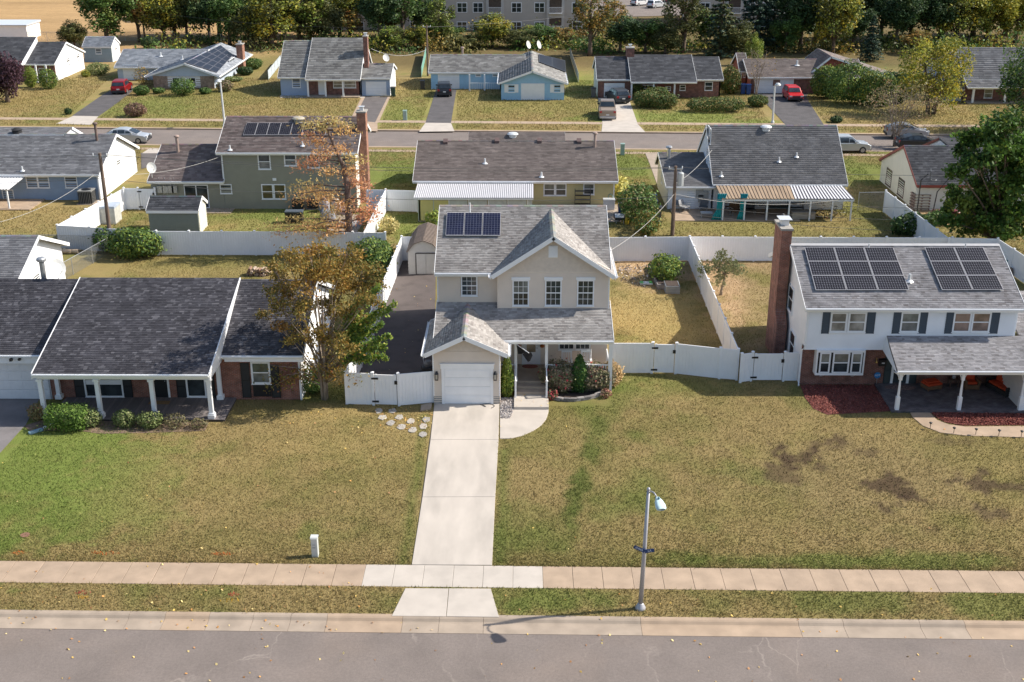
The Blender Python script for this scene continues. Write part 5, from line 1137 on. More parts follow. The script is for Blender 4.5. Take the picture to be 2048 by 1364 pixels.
def r2_cream():
    q=G(1829,420);Y=q.y;XL=q.x;Ye=Y-.3;ze=W(1827,370.5,Ye).z
    R=thing('house','cream house with red-brown roof edges and dark grey roof behind the big green tree','house',(XL+6,Y,0))
    pk=slope_hit(1793,291,Ye,ze,.5);yr,zr=pk.y,pk.z;yb=G(1753.4,360).y
    house_x(R,XL,XL+19,Y,yb,ze,ze-.3,yr,zr,mat('cream_rear',(.66,.66,.60),.6,.04),PAL_DARK,.2,ov=.3,ovs=.15,tab=.38,sc_=.22,gm=cream_s,trim=red_trim,lift=.03,gcourse=.2)
    for px0,py0,px1,py1 in ((1774,335,1784,366),(1798,354,1809,387)):
        a=WXp(px0,(py0+py1)/2,XL);c=WXp(px1,(py0+py1)/2,XL);window(R,(XL,0,0),UY,NX,min(a.y,c.y)-.1,max(a.y,c.y)+.1,a.z-.75,a.z+.75,fm=mat('brown_frame',(.10,.05,.04),.6))
    a=W(1878,276,yr+2.5);roof_plane(R,(a.x,yr-.1,zr),(XL+19.2,yr-.1,zr),(XL+19.2,yr+2.5,a.z),(a.x,yr+2.5,a.z),PAL_DARK,.22,.38,gutter=False,rake=False)
    roof_plane(R,(XL+19.2,yb+3,ze),(a.x,yb+3,ze),(a.x,yr+2.504,a.z-.01),(XL+19.2,yr+2.504,a.z-.01),PAL_DARK,.3,.5,gutter=False,trim=red_trim)
    wall(R,(a.x+.1,0,0),UY,NX,[(yr,zr-.3),(yb+3,ze),(yr+2.5,a.z-.08)],white_siding,0,name='gable')
    wpx(R,Y,1902,376,1915,390,fm=mat('brown_frame',(.10,.05,.04)));wpx(R,Y,2010,380,2030,400)
r2_cream()
# ================================================================== THIRD ROW (across the far street)
KW=dict(course=.3,tab=.6,sc_=.35,lift=.035)
def wq(R,Y,z,x0,y0,x1,y1,**k):return wpx(R,Y,z[0]+x0/z[2],z[1]+y0/z[2],z[0]+x1/z[2],z[1]+y1/z[2],**k)
Z1,Z2,Z3,Z4=(0,0,3.938),(500,0,3.938),(1000,0,3.938),(1500,0,3.737)
def r3_white():
    q=G(113,162.5);Y,XR=q.y,q.x;Ye=Y-.4;ze=W(113,128,Ye).z
    R=thing('house','white ranch house with charcoal roof behind the purple-leaved tree','house',(XR-8,Y,0))
    pk=slope_hit(142,84,Ye,ze,.42);yb=max(2*pk.y-Y,G(180,137).y)
    house_x(R,XR-24,XR,Y,yb,ze,ze,pk.y,pk.z,brick_dark,PAL_DARK,ov=.4,ovs=.2,gm=white_siding,**KW)
    # raised middle with a white side
    x1=W(74,80,pk.y).x;zt=pk.z+.7;y0=Ye-1.2
    roof_plane(R,(XR-24,y0,ze+.2),(x1,y0,ze+.2),(x1,pk.y,zt),(XR-24,pk.y,zt),PAL_DARK,.35,.6,rake=False)
    bb=MB();bb.prism([(x1,y0,ze-.1),(x1,y0,ze+.24),(x1,pk.y,zt+.03),(x1,pk.y,zt-.7),(x1,Ye,ze)],(.06,0,0));bb.build('side_board',white,R)
    for x,y in ((137,132),(157,124)):p=WXp(x,y,XR);window(R,(XR,0,0),UY,PX,p.y-.6,p.y+.6,1.1,2.4)
    wpx(R,Y,78,136,92,152)
    for px in (80,100):bb=MB();x=W(px,140,Y).x;bb.box(x-.1,x+.1,Y-1.5,Y-1.3,0,ze);bb.build('porch_post',white,R)
r3_white()
def r3_solar():
    lb=mat('pale_blue_siding',(.48,.55,.64),.6,.04)
    Y=G(370,177.5).y;L,Rr=W(308.5,177,Y).x,W(429,177,Y).x;Yf=Y-.5;ze=W(292,152.4,Yf).z
    R=thing('house','pale blue house with brick front, front gable and dark solar panels on its roof','house',((L+Rr)/2,Y,0))
    xr=W(368,127,Yf).x;zt=W(368,127,Yf).z;el,er=W(292,152.4,Yf).x,W(438,152.4,Yf).x
    yr=slope_hit(440,91,Yf,zt,0).y;ov=.9
    yb=WXp(506.6,110.5,er).y-ov
    a,b2=house_y(R,L,Rr,Y,yb,ze,ze,xr,zt,brick_tan,PAL_PALE,.3,ov=ov,ovf=.5,tab=.6,sc_=.35,gm=lb,ztop=ze-.05,lift=.035,sides=(False,False))
    wall(R,(Rr,0,0),UY,PX,[(Y+.16,0),(yb-.16,0),(yb-.16,ze),(Y+.16,ze)],lb,.3);wall(R,(L,0,0),UY,NX,[(Y+.16,0),(yb-.16,0),(yb-.16,ze),(Y+.16,ze)],lb,.3)
    x0,x1=W(336,165,Y).x,W(401,165,Y).x;bb=MB();bb.box(x0,x1,Y-.03,Y-.001,.2,ze-.1);bb.build('front_panel',white,R)
    for p in ((345,155,360,173),(377,155,392,173)):wpx(R,Y-.03,*p)
    n=Vector((zt-ze,0,er-xr)).normalized();P0=Vector((xr,0,zt+.05))
    solar(b2,*[on_plane(*c,P0,n) for c in ((441,91),(466,111),(434,146),(370,126))],4,5,1,1,back=cell_dark,chamfer=0,cell=cell_m,frame=mat('solar_frame_grey',(.13,.13,.15),.4,.05))
    # left wing with the garage
    Yw=G(245,160).y;ew=W(240,134.6,Yw-.4).z;pw=slope_hit(300,98.5,Yw-.4,ew,.36);xl=W(236,150,Yw).x
    house_x(R,xl,xr,Yw,2*pw.y-Yw,ew,ew,pw.y,pw.z,lb,PAL_PALE,ov=.4,ovs=.3,gables=(True,False),**KW)
    garage_door(R,Yw,W(247,150,Yw).x,W(278,150,Yw).x,.05,2.2)
    P0,N=plane_of(Yw-.4,ew+.05,.36)
    for x,y in ((321.5,112),(365,119)):boot_vent(R,on_plane(x,y,P0,N),1.8)
    cx=W(486,120,yb-5).x;chimney(R,Rr+.02,Rr+.9,yb-6,yb-4.6,0,W(486,90,yb-6).z,brick_orange,True,True)
    for p in ((463,146),(468,142)):c=WXp(*p,Rr);window(R,(Rr,0,0),UY,PX,c.y-.8,c.y+.8,1.0,2.4)
r3_solar()
def r3_grey():
    gb=mat('grey_blue_siding',(.34,.42,.55),.6,.05);Y=G(650,191.5).y;Ye=Y-.4
    R=thing('house','grey-blue house with steep grey roof, brick front and tall brick chimney','house',(-21,Y,0))
    xa,xb,xc,xd=[W(x,180,Y).x for x in (562,616,721,780)]
    z1=W(585,154.4,Ye).z;p1=slope_hit(600,81,Ye,z1,.62)
    house_x(R,xa,xb,Y,2*p1.y-Y,z1,z1,p1.y,p1.z,gb,PAL_LGREY,ov=.4,ovs=.25,gables=(True,True),**KW)
    z2=W(660,158.7,Ye-1.2).z;yf=Ye-1.2
    zt=p1.z+.35
    wall(R,(0,Y,0),UX,NY,[(xb,0),(xc,0),(xc,z2),(xb,z2)],brick_dark)
    roof_plane(R,(xb,yf,z2),(xc+.25,yf,z2),(xc+.25,p1.y,zt),(xb,p1.y,zt),PAL_LGREY,.35,.6)
    roof_plane(R,(xc+.25,2*p1.y-Y,z1),(xb,2*p1.y-Y,z1),(xb,p1.y+.004,zt-.01),(xc+.25,p1.y+.004,zt-.01),PAL_LGREY,.35,.6,gutter=False)
    wall(R,(xc,0,0),UY,PX,[(Y,0),(2*p1.y-Y,0),(2*p1.y-Y,z1),(p1.y,zt-.15),(yf+.5,z2-.1),(Y,z2-.1)],white_siding,.3);wall(R,(xb+.02,0,0),UY,NX,[(yf,z2-.3),(Y,z2-.2),(p1.y,zt-.15),(yf,z2-.1)],gb,0,name='gable')
    pg=slope_hit(760,127,Ye,z2,.3)
    house_x(R,xc+.2,xd,Y,2*pg.y-Y,z2,z2,pg.y,pg.z,gb,PAL_LGREY,ov=.4,ovs=.2,gm=white_siding,gables=(False,True),**KW)
    garage_door(R,Y,W(732,180,Y).x,W(773,180,Y).x,.05,W(750,163,Y).z)
    wq(R,Y,Z2,332,612,398,690);wq(R,Y,Z2,655,636,740,692,pm=glass_curtain);wq(R,Y,Z2,742,636,835,692,pm=glass_curtain)
    for x in (616,651,686):xx=W(x,180,Ye-1).x;bb=MB();bb.box(xx-.1,xx+.1,Ye-1.0,Ye-.8,0,z2-.1);bb.build('porch_post',white,R)
    bb=MB();bb.box(W(637,180,Y).x,W(650,180,Y).x,Y-.06,Y-.002,.1,2.2);bb.build('front_door',white,R)
    bb=MB();bb.box(xb,xc,Ye-1.2,Y-.03,0,.15);bb.build('porch_floor',concrete_grey,R)
    x0,x1=W(731,110,p1.y-3).x,W(739.5,110,p1.y-3).x;chimney(R,xc+.3,xc+.3+(x1-x0),p1.y-3.4,p1.y-2.2,0,W(735,74,p1.y-3.4).z,brick_dark)
    dish(R,Vector((xc+3,pg.y,pg.z)),.45)
r3_grey()
def r3_lightblue():
    lb=mat('sky_blue_siding',(.33,.55,.72),.6,.05);Y=G(870,178).y;Ye=Y-.4;ze=W(930,144.7,Ye).z
    R=thing('house','light blue house with front gable, white shutters and two satellite dishes','house',(-3,Y,0))
    pk=slope_hit(863,109,Ye,ze,.34);xl=W(862,160,Y).x;xm=W(1000,160,Y).x
    yb=2*pk.y-Y
    wall(R,(0,Y,0),UX,NY,[(xl,0),(xm,0),(xm,ze),(xl,ze)],lb,.3)
    house_x(R,xl,xm+3,Y,yb,ze,ze,pk.y,pk.z,lb,PAL_LGREY,ov=.4,ovs=.3,gables=(True,False),front=False,**KW)
    garage_door(R,Y,W(876,165,Y).x,W(919,165,Y).x,.05,W(890,147,Y).z)
    for x0 in (951,985):wpx(R,Y,x0,147,x0+11,153)
    for x in (939,969):xx=W(x,165,Y-1.6).x;bb=MB();bb.box(xx-.09,xx+.09,Y-1.6,Y-1.42,0,ze-.1);bb.build('porch_post',white,R)
    bb=MB();x=W(940,170,Y-1.5).x;
    while x < xm:bb.box(x,x+.05,Y-1.55,Y-1.5,.2,1.0);x += .25
    bb.box(W(940,170,Y-1.5).x,xm,Y-1.56,Y-1.49,1.0,1.07);stuff(bb.build('porch_railing',white,R))
    Yf=G(1060,200).y;L,Rr=W(1002.5,190,Yf).x,W(1128,190,Yf).x;ef=W(1060,166.4,Yf-.5).z;zt=W(1065,142,Yf-.5).z;xr=W(1065,142,Yf-.5).x;ov=W(1134.6,166,Yf-.5).x-Rr
    a,b2=house_y(R,L,Rr,Yf,yb+.5,ef,ef,xr,zt,lb,PAL_LGREY,.3,ov=ov,ovf=.5,tab=.6,sc_=.35,ztop=ef-.05,lift=.035)
    bb=MB();x0,x1=W(1042,185,Yf).x,W(1089,185,Yf).x;bb.box(x0,x1,Yf-.06,Yf-.001,.05,ef-.1);bb.build('front_panel',white,R)
    for c in (62,423):
        wq(R,Yf,Z3,c,664,c+56,728);
        for d in (-28,56):p0,p1_=W(1000+(c+d)/3.938,175,Yf).x,W(1000+(c+d+27)/3.938,175,Yf).x;bb=MB();bb.box(p0,p1_,Yf-.05,Yf-.002,W(1010,185,Yf).z,W(1010,168.5,Yf).z);bb.build('shutter',white,R)
    n=Vector((zt-ef,0,Rr+ov-xr)).normalized();P0=Vector((xr,0,zt+.05))
    solar(b2,*[on_plane(Z3[0]+x/3.938,y/3.938,P0,n) for x,y in ((302,430),(512,480),(520,572),(305,492))],2,1,1,1,back=cell_dark,chamfer=0)
    for x in (1056,1077):dish(R,W(x,100,yb-2),.5,Vector((.8,-.5,.3)))
    vent_pipe(R,W(925,107,pk.y+.3),.14,.7,mat('flue_tan',(.35,.26,.22)))
r3_lightblue()
def r3_dark():
    cw=mat('ivory_siding',(.58,.55,.46),.6,.05);Y=G(1225,195.5).y;Ye=Y-.4;ze=W(1228,158.7,Ye).z
    R=thing('house','dark-roofed brick ranch house behind clipped hedges with two cars on its drive','house',(16,Y,0))
    pk=slope_hit(1200,113,Ye,ze,.42);xa,xb,xc=W(1196,180,Y).x,W(1259,180,Y).x,W(1440,180,Y).x;yb=2*pk.y-Y
    house_x(R,xa,xb,Y,yb,ze,ze,pk.y,pk.z,brick_dark,PAL_DARK,ov=.4,ovs=.2,gm=cw,gcourse=.3,gables=(True,False),**{**KW,'course':0})
    garage_door(R,Y,W(1208,180,Y).x,W(1249,180,Y).x,.05,W(1225,166,Y).z)
    yf=Ye-1.3;z2=W(1320,163.8,yf).z;x5=W(1394,163,yf).x;zt=W(1300,109.2,pk.y).z
    wall(R,(0,Y,0),UX,NY,[(xb,0),(xc,0),(xc,z2),(xb,z2)],brick_dark)
    roof_plane(R,(xb,yf,z2),(x5,yf,z2),(x5,pk.y,zt),(xb,pk.y,zt),PAL_DARK,.35,.6)
    roof_plane(R,(x5-.01,Ye,ze),(xc+.3,Ye,ze),(xc+.3,pk.y,pk.z),(x5-.01,pk.y,pk.z),PAL_DARK,.35,.6)
    roof_plane(R,(xc+.3,yb,ze),(xb,yb,ze),(xb,pk.y+.004,pk.z),(xc+.3,pk.y+.004,pk.z),PAL_DARK,.5,.8,gutter=False)
    wall(R,(xc,0,0),UY,PX,[(Y,0),(yb,0),(yb,ze),(pk.y,pk.z-.15),(Y,ze)],cw,.3);wall(R,(0,yb,0),UX,PY,[(xb,0),(xc,0),(xc,ze),(xb,ze)],cw,0)
    for x in (1263,1307,1349):xx=W(x,180,yf+.3).x;bb=MB();bb.box(xx-.1,xx+.1,yf+.25,yf+.45,0,z2-.1);bb.build('porch_post',white,R)
    wq(R,Y,Z3,1105,668,1205,722);wq(R,Y,Z3,1612,645,1675,712);wq(R,Y,Z3,1415,668,1462,712);wq(R,Y,Z3,1300,680,1345,712)
    bb=MB();bb.box(W(1315,180,Y).x,W(1328,180,Y).x,Y-.06,Y-.002,.1,2.2);bb.build('front_door',red_trim,R)
    p=W(1260,108,pk.y);chimney(R,p.x-.5,p.x+.5,pk.y-.6,pk.y+.6,pk.z-1,pk.z+1.1,brick_dark)
r3_dark()
def r3_red():
    rs=mat('red_siding',(.30,.075,.05),.7,.1);Y=G(1545,187).y;Ye=Y-.4;ze=W(1560,154.4,Ye).z
    R=thing('house','red-sided house with weathered brown roof and wide white garage door','house',(40,Y,0))
    xl=W(1502,175,Y).x;pk=slope_hit(1560,118,Ye,ze,.36);yb=2*pk.y-Y;x2=W(1628,170,Y).x
    house_x(R,xl,x2+6,Y,yb,ze,ze,pk.y,pk.z,brick_dark,PAL_BRN,ov=.4,ovs=.5,gm=rs,gables=(True,False),**{**KW,'course':.3})
    garage_door(R,Y,W(1509,170,Y).x,W(1587,170,Y).x,.05,W(1540,157,Y).z,rows=4,cols=8)
    # red rear block on the left with a gable
    xr0=W(1474,150,Y+6).x;house_x(R,xr0,xl-.2,Y+3,yb+1,ze+.3,ze+.3,pk.y+2,pk.z+.5,rs,PAL_BRN,ov=.4,ovs=.3,gables=(True,False),**{**KW,'course':.3})
    for px in (1480,1487):wpx(R,Y+3,px,145,px+4,155)
    # wing on the right with the roof sloping down towards the street corner
    Yf=G(1700,200).y;e2=W(1790,172,Yf).z;xr=W(1661,108.4,pk.y+2).x;xrr=W(1801,174,Yf).x;zt=W(1661,108.4,pk.y+1).z
    yfr=pk.y-3;zt=W(1661,112,yfr).z;xr=W(1661,112,yfr).x;xe=xr+9.5
    house_y(R,x2,xe,yfr,yb,ze+.4,ze-.6,xr,zt,rs,PAL_BRN,.3,ov=.4,ovf=.4,tab=.6,sc_=.35,lift=.035,sides=(False,True))
    wall(R,(0,Y+.02,0),UX,NY,[(x2,0),(xe-3,0),(xe-3,ze-.2),(x2,ze-.2)],brick_dark)
    P0,N=plane_of(Ye,ze+.05,.36);boot_vent(R,on_plane(1594,130,P0,N),2)
    bb=MB();p=W(1553,165,Y-.07);bb.box(p.x-.45,p.x+.45,Y-.09,Y-.065,p.z-.4,p.z+.35);bb.build('garage_plaque',mat('plaque',(.24,.14,.11),.7,.4,9),R)
r3_red()
def r3_right():
    Y=G(1950,207).y;Ye=Y-.4
    R=thing('house','slate-grey roofed house at the right edge behind the yellow-green tree','house',(56,Y,0))
    x0,x1=W(1935,190,Y).x,W(2030,190,Y).x+6;yf=Y-.3;zf=W(1960,174.4,yf).z;z2=W(1960,157.5,Ye+1.6).z;pk=slope_hit(1925,94.5,Ye+1.6,z2,.75)
    wall(R,(0,Y+1.5,0),UX,NY,[(x0,0),(x1,0),(x1,z2),(x0,z2)],brick_dark)
    roof_plane(R,(x0-.2,yf,zf),(x1,yf,zf),(x1,Ye+1.6,z2),(x0-.2,Ye+1.6,z2),PAL_GREY,.35,.6,name='porch_roof')
    xa=W(1916,94,pk.y).x;roof_plane(R,(x0-.2,Ye+1.6,z2),(x1,Ye+1.6,z2),(x1,pk.y,pk.z),(x0-.2,pk.y,pk.z),PAL_GREY,.35,.6)
    roof_plane(R,(x1,2*pk.y-Ye,z2),(x0-.2,2*pk.y-Ye,z2),(x0-.2,pk.y+.004,pk.z-.01),(x1,pk.y+.004,pk.z-.01),PAL_GREY,.5,.8,gutter=False)
    g=[(Y+1.66,0),(2*pk.y-Y-1.6,0),(2*pk.y-Y-1.6,z2),(pk.y,pk.z-.15),(Y+1.66,z2)]
    for x,n in ((x0,NX),(x1-.2,PX)):wall(R,(x,0,0),UY,n,g,white_siding,.3)
    xq=W(1903,190,Y).x;house_x(R,xq,x0-.2,Y+1.5,Y+12,W(1920,178,Y+1.2).z,3,pk.y-1,pk.z-.6,mat('grey_blue_siding',(.34,.42,.55)),PAL_GREY,ov=.3,ovs=.2,gables=(True,False),**KW)
    for x in (1946,2010):xx=W(x,195,yf+.2).x;bb=MB();bb.box(xx-.12,xx+.12,yf+.15,yf+.4,0,zf-.1);bb.build('porch_post',white,R)
    bb=MB();bb.box(x0,x1,yf,Y+1.45,0,.12);bb.build('porch_floor',concrete_grey,R)
    wpx(R,Y+1.5,1968,178,1985,196,pm=glass_blind)
r3_right()
# sheds
def shed(name,lab,x0,x1,y0,y1,ze,zr,ridge,wm,pal=None,course=.2,roofm=None,**k):
    R=thing(name,lab,'shed',((x0+x1)/2,y0,0),None)
    if ridge == 'x':house_x(R,x0,x1,y0,y1,ze,ze,(y0+y1)/2,zr,wm,pal,course,ov=.15,ovs=.12,tab=.35,sc_=.22,lift=.02,gutter=False,**k)
    else:house_y(R,x0,x1,y0,y1,ze,ze,(x0+x1)/2,zr,wm,pal,course,ov=.12,ovf=.12,tab=.35,sc_=.22,lift=.02,gutter=False,**k)
    return R
bl=mat('shed_blue_grey',(.30,.38,.43),.7,.06)
q=G(170,124);Y=q.y;xr=W(225,120,Y).x
sh=shed('garden_shed','blue-grey garden shed with white gable end behind the far houses',q.x,xr,Y,Y+4,2.3,3.5,'x',bl,PAL_PALE,.25,gm=white_siding);wpx(sh,Y,191,97,203,108)
window(sh,(xr,0,0),UY,PX,Y+1.5,Y+2.5,1,2)
q=G(301,464);Y=G(360,466).y-.3;q=W(301,464,Y);xr=W(399,464,Y).x
shed('garden_shed','olive garden shed with dark shingle roof behind the white fence',q.x,xr,Y,Y+2.6,1.95,2.75,'x',mat('olive_grey_siding',(.20,.23,.20),.6,.05),PAL_DARK,.2,gm=mat('olive_gable_pale',(.62,.60,.52),.6))
# metal shed beside the centre house: gambrel roof, double doors
def metal_shed():
    Y=G(840,549).y;x0,x1=W(817,540,Y).x,W(878,540,Y).x;R=thing('metal_shed','pale metal shed with brown ribbed roof and double doors beside the beige house','shed',((x0+x1)/2,Y,0))
    D=4.6;ze=W(832,500,Y).z-.15;sm=mat('shed_cream',(.56,.54,.50),.5,.05,dirt=.1);rf=mat('shed_roof_brown',(.23,.18,.145),.7,.12,2,dirt=.2);tr=mat('shed_trim',(.07,.06,.055),.6)
    xm=(x0+x1)/2;w_=x1-x0;prof=[(x0-.08,ze),(x0+w_*.2,ze+.62),(xm,ze+.85),(x1-w_*.2,ze+.62),(x1+.08,ze)]
    wall(R,(0,Y,0),UX,NY,[(x0,0),(x1,0),(x1,ze)]+[(a,z-.04) for a,z in prof[::-1][1:-1]]+[(x0,ze)],sm)
    wall(R,(x0,0,0),UY,NX,[(Y+.16,0),(Y+D,0),(Y+D,ze),(Y+.16,ze)],sm,.25);wall(R,(x1,0,0),UY,PX,[(Y+.16,0),(Y+D,0),(Y+D,ze),(Y+.16,ze)],sm,.25)
    wall(R,(0,Y+D,0),UX,PY,[(x0,0),(x1,0),(x1,ze),(x0,ze)],sm)
    for (a,za),(b2,zb_) in zip(prof[:-1],prof[1:]):ribbed(R,(a,Y-.12,za),(a,Y+D+.1,za),(b2,Y+D+.1,zb_),(b2,Y-.12,zb_),rf,.3,name='roof_panel')
    d0,d1=x0+w_*.27,x1-.22
    for a,b2 in ((d0,(d0+d1)/2-.01),((d0+d1)/2+.01,d1)):
        bb=MB();bb.box(a,b2,Y-.05,Y-.002,.08,ze-.12);d=bb.build('door',mat('shed_door',(.60,.585,.55),.5,.05),R)
        for k in range(4):bb=MB();t=a+(b2-a)*(k+.5)/4;bb.box(t-.03,t+.03,Y-.065,Y-.05,.1,ze-.14);bb.build('rib',MATS['shed_door'],d)
    bb=MB();bb.box(d0-.07,d0,Y-.06,Y-.001,0,ze-.06);bb.box(d1,d1+.07,Y-.06,Y-.001,0,ze-.06);bb.box(d0,d1,Y-.06,Y-.001,ze-.12,ze-.05);stuff(bb.build('door_frame',tr,R))
metal_shed()
# ================================================================== FENCES
_post={}
def fence_post(parent,p,h,mt=None):
    mt=mt or vinyl;k=(round(h,2),mt.name)
    if k not in _post:
        bb=MB();bb.box(-.065,.065,-.065,.065,-.05,h+.06);a=bb.build('post',mt,None)
        bb=MB();bb.box(-.085,.085,-.085,.085,h+.06,h+.09);bb.prism([(-.085,-.085,h+.09),(.085,-.085,h+.09),(.085,.085,h+.09),(-.085,.085,h+.09)],(0,0,.004));k0=len(bb.v)
        bb.v += [(-.075,-.075,h+.094),(.075,-.075,h+.094),(.075,.075,h+.094),(-.075,.075,h+.094),(0,0,h+.15)]
        for i in range(4):bb.f.append((k0+i,k0+(i+1) % 4,k0+4));bb.c.append(None)
        c=bb.build('post_cap',mt,None);_post[k]=(a.data,c.data);bpy.data.objects.remove(a);bpy.data.objects.remove(c)
    a=bpy.data.objects.new('post',_post[k][0]);C.objects.link(a);a.parent=parent;a.location=Vector(p)-root_loc(parent)
    c=bpy.data.objects.new('post_cap',_post[k][1]);C.objects.link(c);c.parent=a
    return a
def panel_mesh(parent,a,b2,h,z0=.05,mt=None,name='panel'):
    """tongue-and-groove panel as one folded sheet with thickness, top and bottom rail as sub-parts"""
    mt=mt or vinyl;a,b2=Vector(a),Vector(b2);d=b2-a;L=d.length;u=d.normalized();n=u.cross(UZ).normalized()
    pts=[];nb=max(2,int(L/.18));w_=L/nb
    for i in range(nb):pts += [(i*w_+.014,.022),((i+1)*w_-.014,.022),((i+1)*w_,.003)]
    prof=[(0,.003)]+pts
    front=[a+u*t+n*v for t,v in prof];back=[a+u*t-n*v for t,v in prof][::-1]
    bb=MB();base=[Vector((p.x,p.y,p.z+z0)) for p in front+back];bb.prism(base,UZ*(h-z0));pn=bb.build(name,mt,parent)
    for nm,(r0,r1) in (('bottom_rail',(z0-.01,z0+.16)),('top_rail',(h-.13,h+.02))):
        bb=MB();bb.obox(a,u,n,UZ,(.0,L),(-.03,.03),(r0,r1));bb.build(nm,mt,pn)
    return pn
def fence(lab,pts,h=1.83,spacing=2.44,gates=(),group=None,mt=None,first=True,last=True,drop=None):
    """pts: ground points; each leg is split in equal bays"""
    R=thing('vinyl_fence',lab,'fence',pts[0],group)
    for i,(a,b2) in enumerate(zip(pts[:-1],pts[1:])):
        L=(b2-a).length;n=max(1,round(L/spacing)) if i not in gates else 1;u=(b2-a)/n
        for k in range(n):
            p0,p1=a+u*k,a+u*(k+1);uu=u.normalized()
            if k or i or first:fence_post(R,p0,h,mt)
            if i in gates:
                g=panel_mesh(R,p0+uu*.1,p1-uu*.1,h-.06,.09,mt,'gate')
                nrm=uu.cross(UZ);nrm=nrm if nrm.y < 0 else -nrm
                for t in ((.1,) if n == 1 else (.1,)):
                    for z in (.25,h-.25):bb=MB();bb.obox(p0,uu,nrm,UZ,(-.06,.3),(.04,.075),(z-.05,z+.05));bb.build('hinge',black,g)
                bb=MB();bb.obox(p1,uu,nrm,UZ,(-.2,-.04),(.04,.08),(h-.55,h-.35));bb.build('latch',black,g)
                for t0 in (0,1):
                    q=p0+uu*.12 if t0 == 0 else p1-uu*.24;bb=MB();bb.obox(q,uu,nrm,UZ,(0,.12),(-.03,.035),(.09,h-.02));bb.build('stile',mt or vinyl,g)
            else:panel_mesh(R,p0,p1,h,.05,mt)
    if last:fence_post(R,pts[-1],h,mt)
    return R
def top(px,py,h=1.83):p=G(px,py,h);return Vector((p.x,p.y,0))
Fl=[top(690.6,746),top(744.5,747.5),top(796,749),top(867,743)]
fence('short white vinyl fence with gate left of the beige garage',Fl,gates=(1,),last=False)
fl_back=top(803,474);fence('white vinyl fence running back between the dark-roofed brick house and the beige house',[Fl[0],fl_back],first=False)
fence('white vinyl fence bay behind the metal shed',[fl_back,top(876,474)],first=False)
Fr=[top(1220.5,687),top(1306,687),top(1353.5,688),top(1442,697.5),top(1477,700)]
fence('white vinyl fence with gate right of the beige house porch',Fr,gates=(1,))
fr_back=top(1379.5,474);fence('white vinyl fence running back between the beige house and the white house',[Fr[-1],fr_back],first=False)
fence('lower white vinyl fence with gate left of the white brick-based house',[Fr[-1]+Vector((.15,-.35,0)),top(1506,706,1.7),top(1571,706,1.7),top(1598,706,1.7)],h=1.7,gates=(1,),last=False)
bk=[top(1202,475.5),fr_back];fence('white vinyl fence along the back of the beige house garden',bk,last=False,spacing=2.6)
fence('long white vinyl fence along the back of the white house garden',[fr_back,top(1905,476),top(1996,478)],first=False,spacing=2.45)
fence('white vinyl fence leading forward at the right edge below the big tree',[top(1996,478),top(2100,545)],first=False)
fence('white vinyl fence slanting between the striped awning and the cream house',[top(1772,382),top(1899,478)],spacing=2.3)
lf=top(114,451);le=top(770,466)
fence('long white vinyl fence in front of the olive house back garden',[lf,top(245,459),top(312,463),top(640,464),le],spacing=2.45)
fence('white vinyl fence slanting back beside the blue-sided house',[lf,top(247,377)],first=False)
fence('white vinyl gate panels beside the olive house meter wall',[top(247,377),top(275,377),top(309,377)],first=False,gates=(1,))
oc=top(771,380);fence('white vinyl fence slanting back beside the dying conifer',[top(727,466),oc],first=False)
fence('white vinyl fence between the olive and the yellow houses',[oc,top(834,382)],first=False);fence('white vinyl fence bay beside the brick chimney of the olive house',[top(733,380),oc],last=False)
def chain_link(lab,pts,h=1.25,spacing=3.0,slat=None):
    R=thing('chain_link_fence',lab,'fence',pts[0])
    for a,b2 in zip(pts[:-1],pts[1:]):
        L=(b2-a).length;n=max(1,round(L/spacing))
        for k in range(n+1):p=lerp(a,b2,k/n);bb=MB();bb.tube([p,p+UZ*(h+.05)],.03,6);bb.build('post',metal,R)
        bb=MB();bb.tube([a+UZ*h,b2+UZ*h],.022,6);bb.build('top_rail',metal,R)
        bb=MB();bb.face(a+UZ*.03,b2+UZ*.03,b2+UZ*h,a+UZ*h);bb.build('mesh_wire',slat or chain_m,R)
    return R
chain_link('chain-link fence at the left edge meeting the white fence corner',[G(-30,502),G(118,502),G(205,504)])
chain_link('chain-link fence with wooden rail slanting behind the dark-roofed brick house',[G(224,505),G(60,600)])
chain_link('chain-link fence along the field behind the far houses',[G(56,82),G(290,82),G(520,88)],1.5,3.5)
chain_link('chain-link fence right of the striped patio awning',[G(1715,422),G(1766,421)],1.6,5.5)
chain_link('green mesh fence slanting behind the chimney house',[G(843,155),G(852,112)],1.4,3.5,mat('green_mesh',(.16,.42,.34),.7,.2))
chain_link('thin wire fence beside the grey-blue house',[G(537,160),G(562,128)],1.3,3.5,mat('wire_blue',(.45,.52,.56),.7,.2))
chain_link('low pale picket fence beside the light blue house',[G(1140,112),G(1157,165)],1.2,3.0,mat('picket_pale',(.42,.36,.27),.8,.2))
# ================================================================== POLES, WIRES, LAMPS
def utility_pole(base,H,lab,arm=None,group='wooden utility poles'):
    R=thing('utility_pole',lab,'utility pole',base,group);bb=MB();bb.tube([base-UZ*.3,base+UZ*H],[.17,.11],10);bb.build('shaft',wood_pole,R)
    bb=MB();t=base+UZ*(H-.25);bb.box(t.x-.55,t.x+.55,t.y-.05,t.y+.05,t.z-.05,t.z+.05);ar=bb.build('crossarm',metal,R)
    for dx in (-.5,0,.5):bb=MB();bb.lathe(t+Vector((dx,0,.05)),[(.04,0),(.06,.06),(.03,.1),(.05,.16),(.02,.2)],8);bb.build('insulator',alum,ar)
    return R
b1=G(224.5,503);H1=W(207.5,306,b1.y).z;utility_pole(b1,H1,'wooden utility pole rising from the bush by the white fence corner')
b2_=G(1344.5,471);H2=W(1351.5,332,b2_.y).z;pr=utility_pole(b2_,H2,'wooden utility pole with grey transformer behind the long white fence')
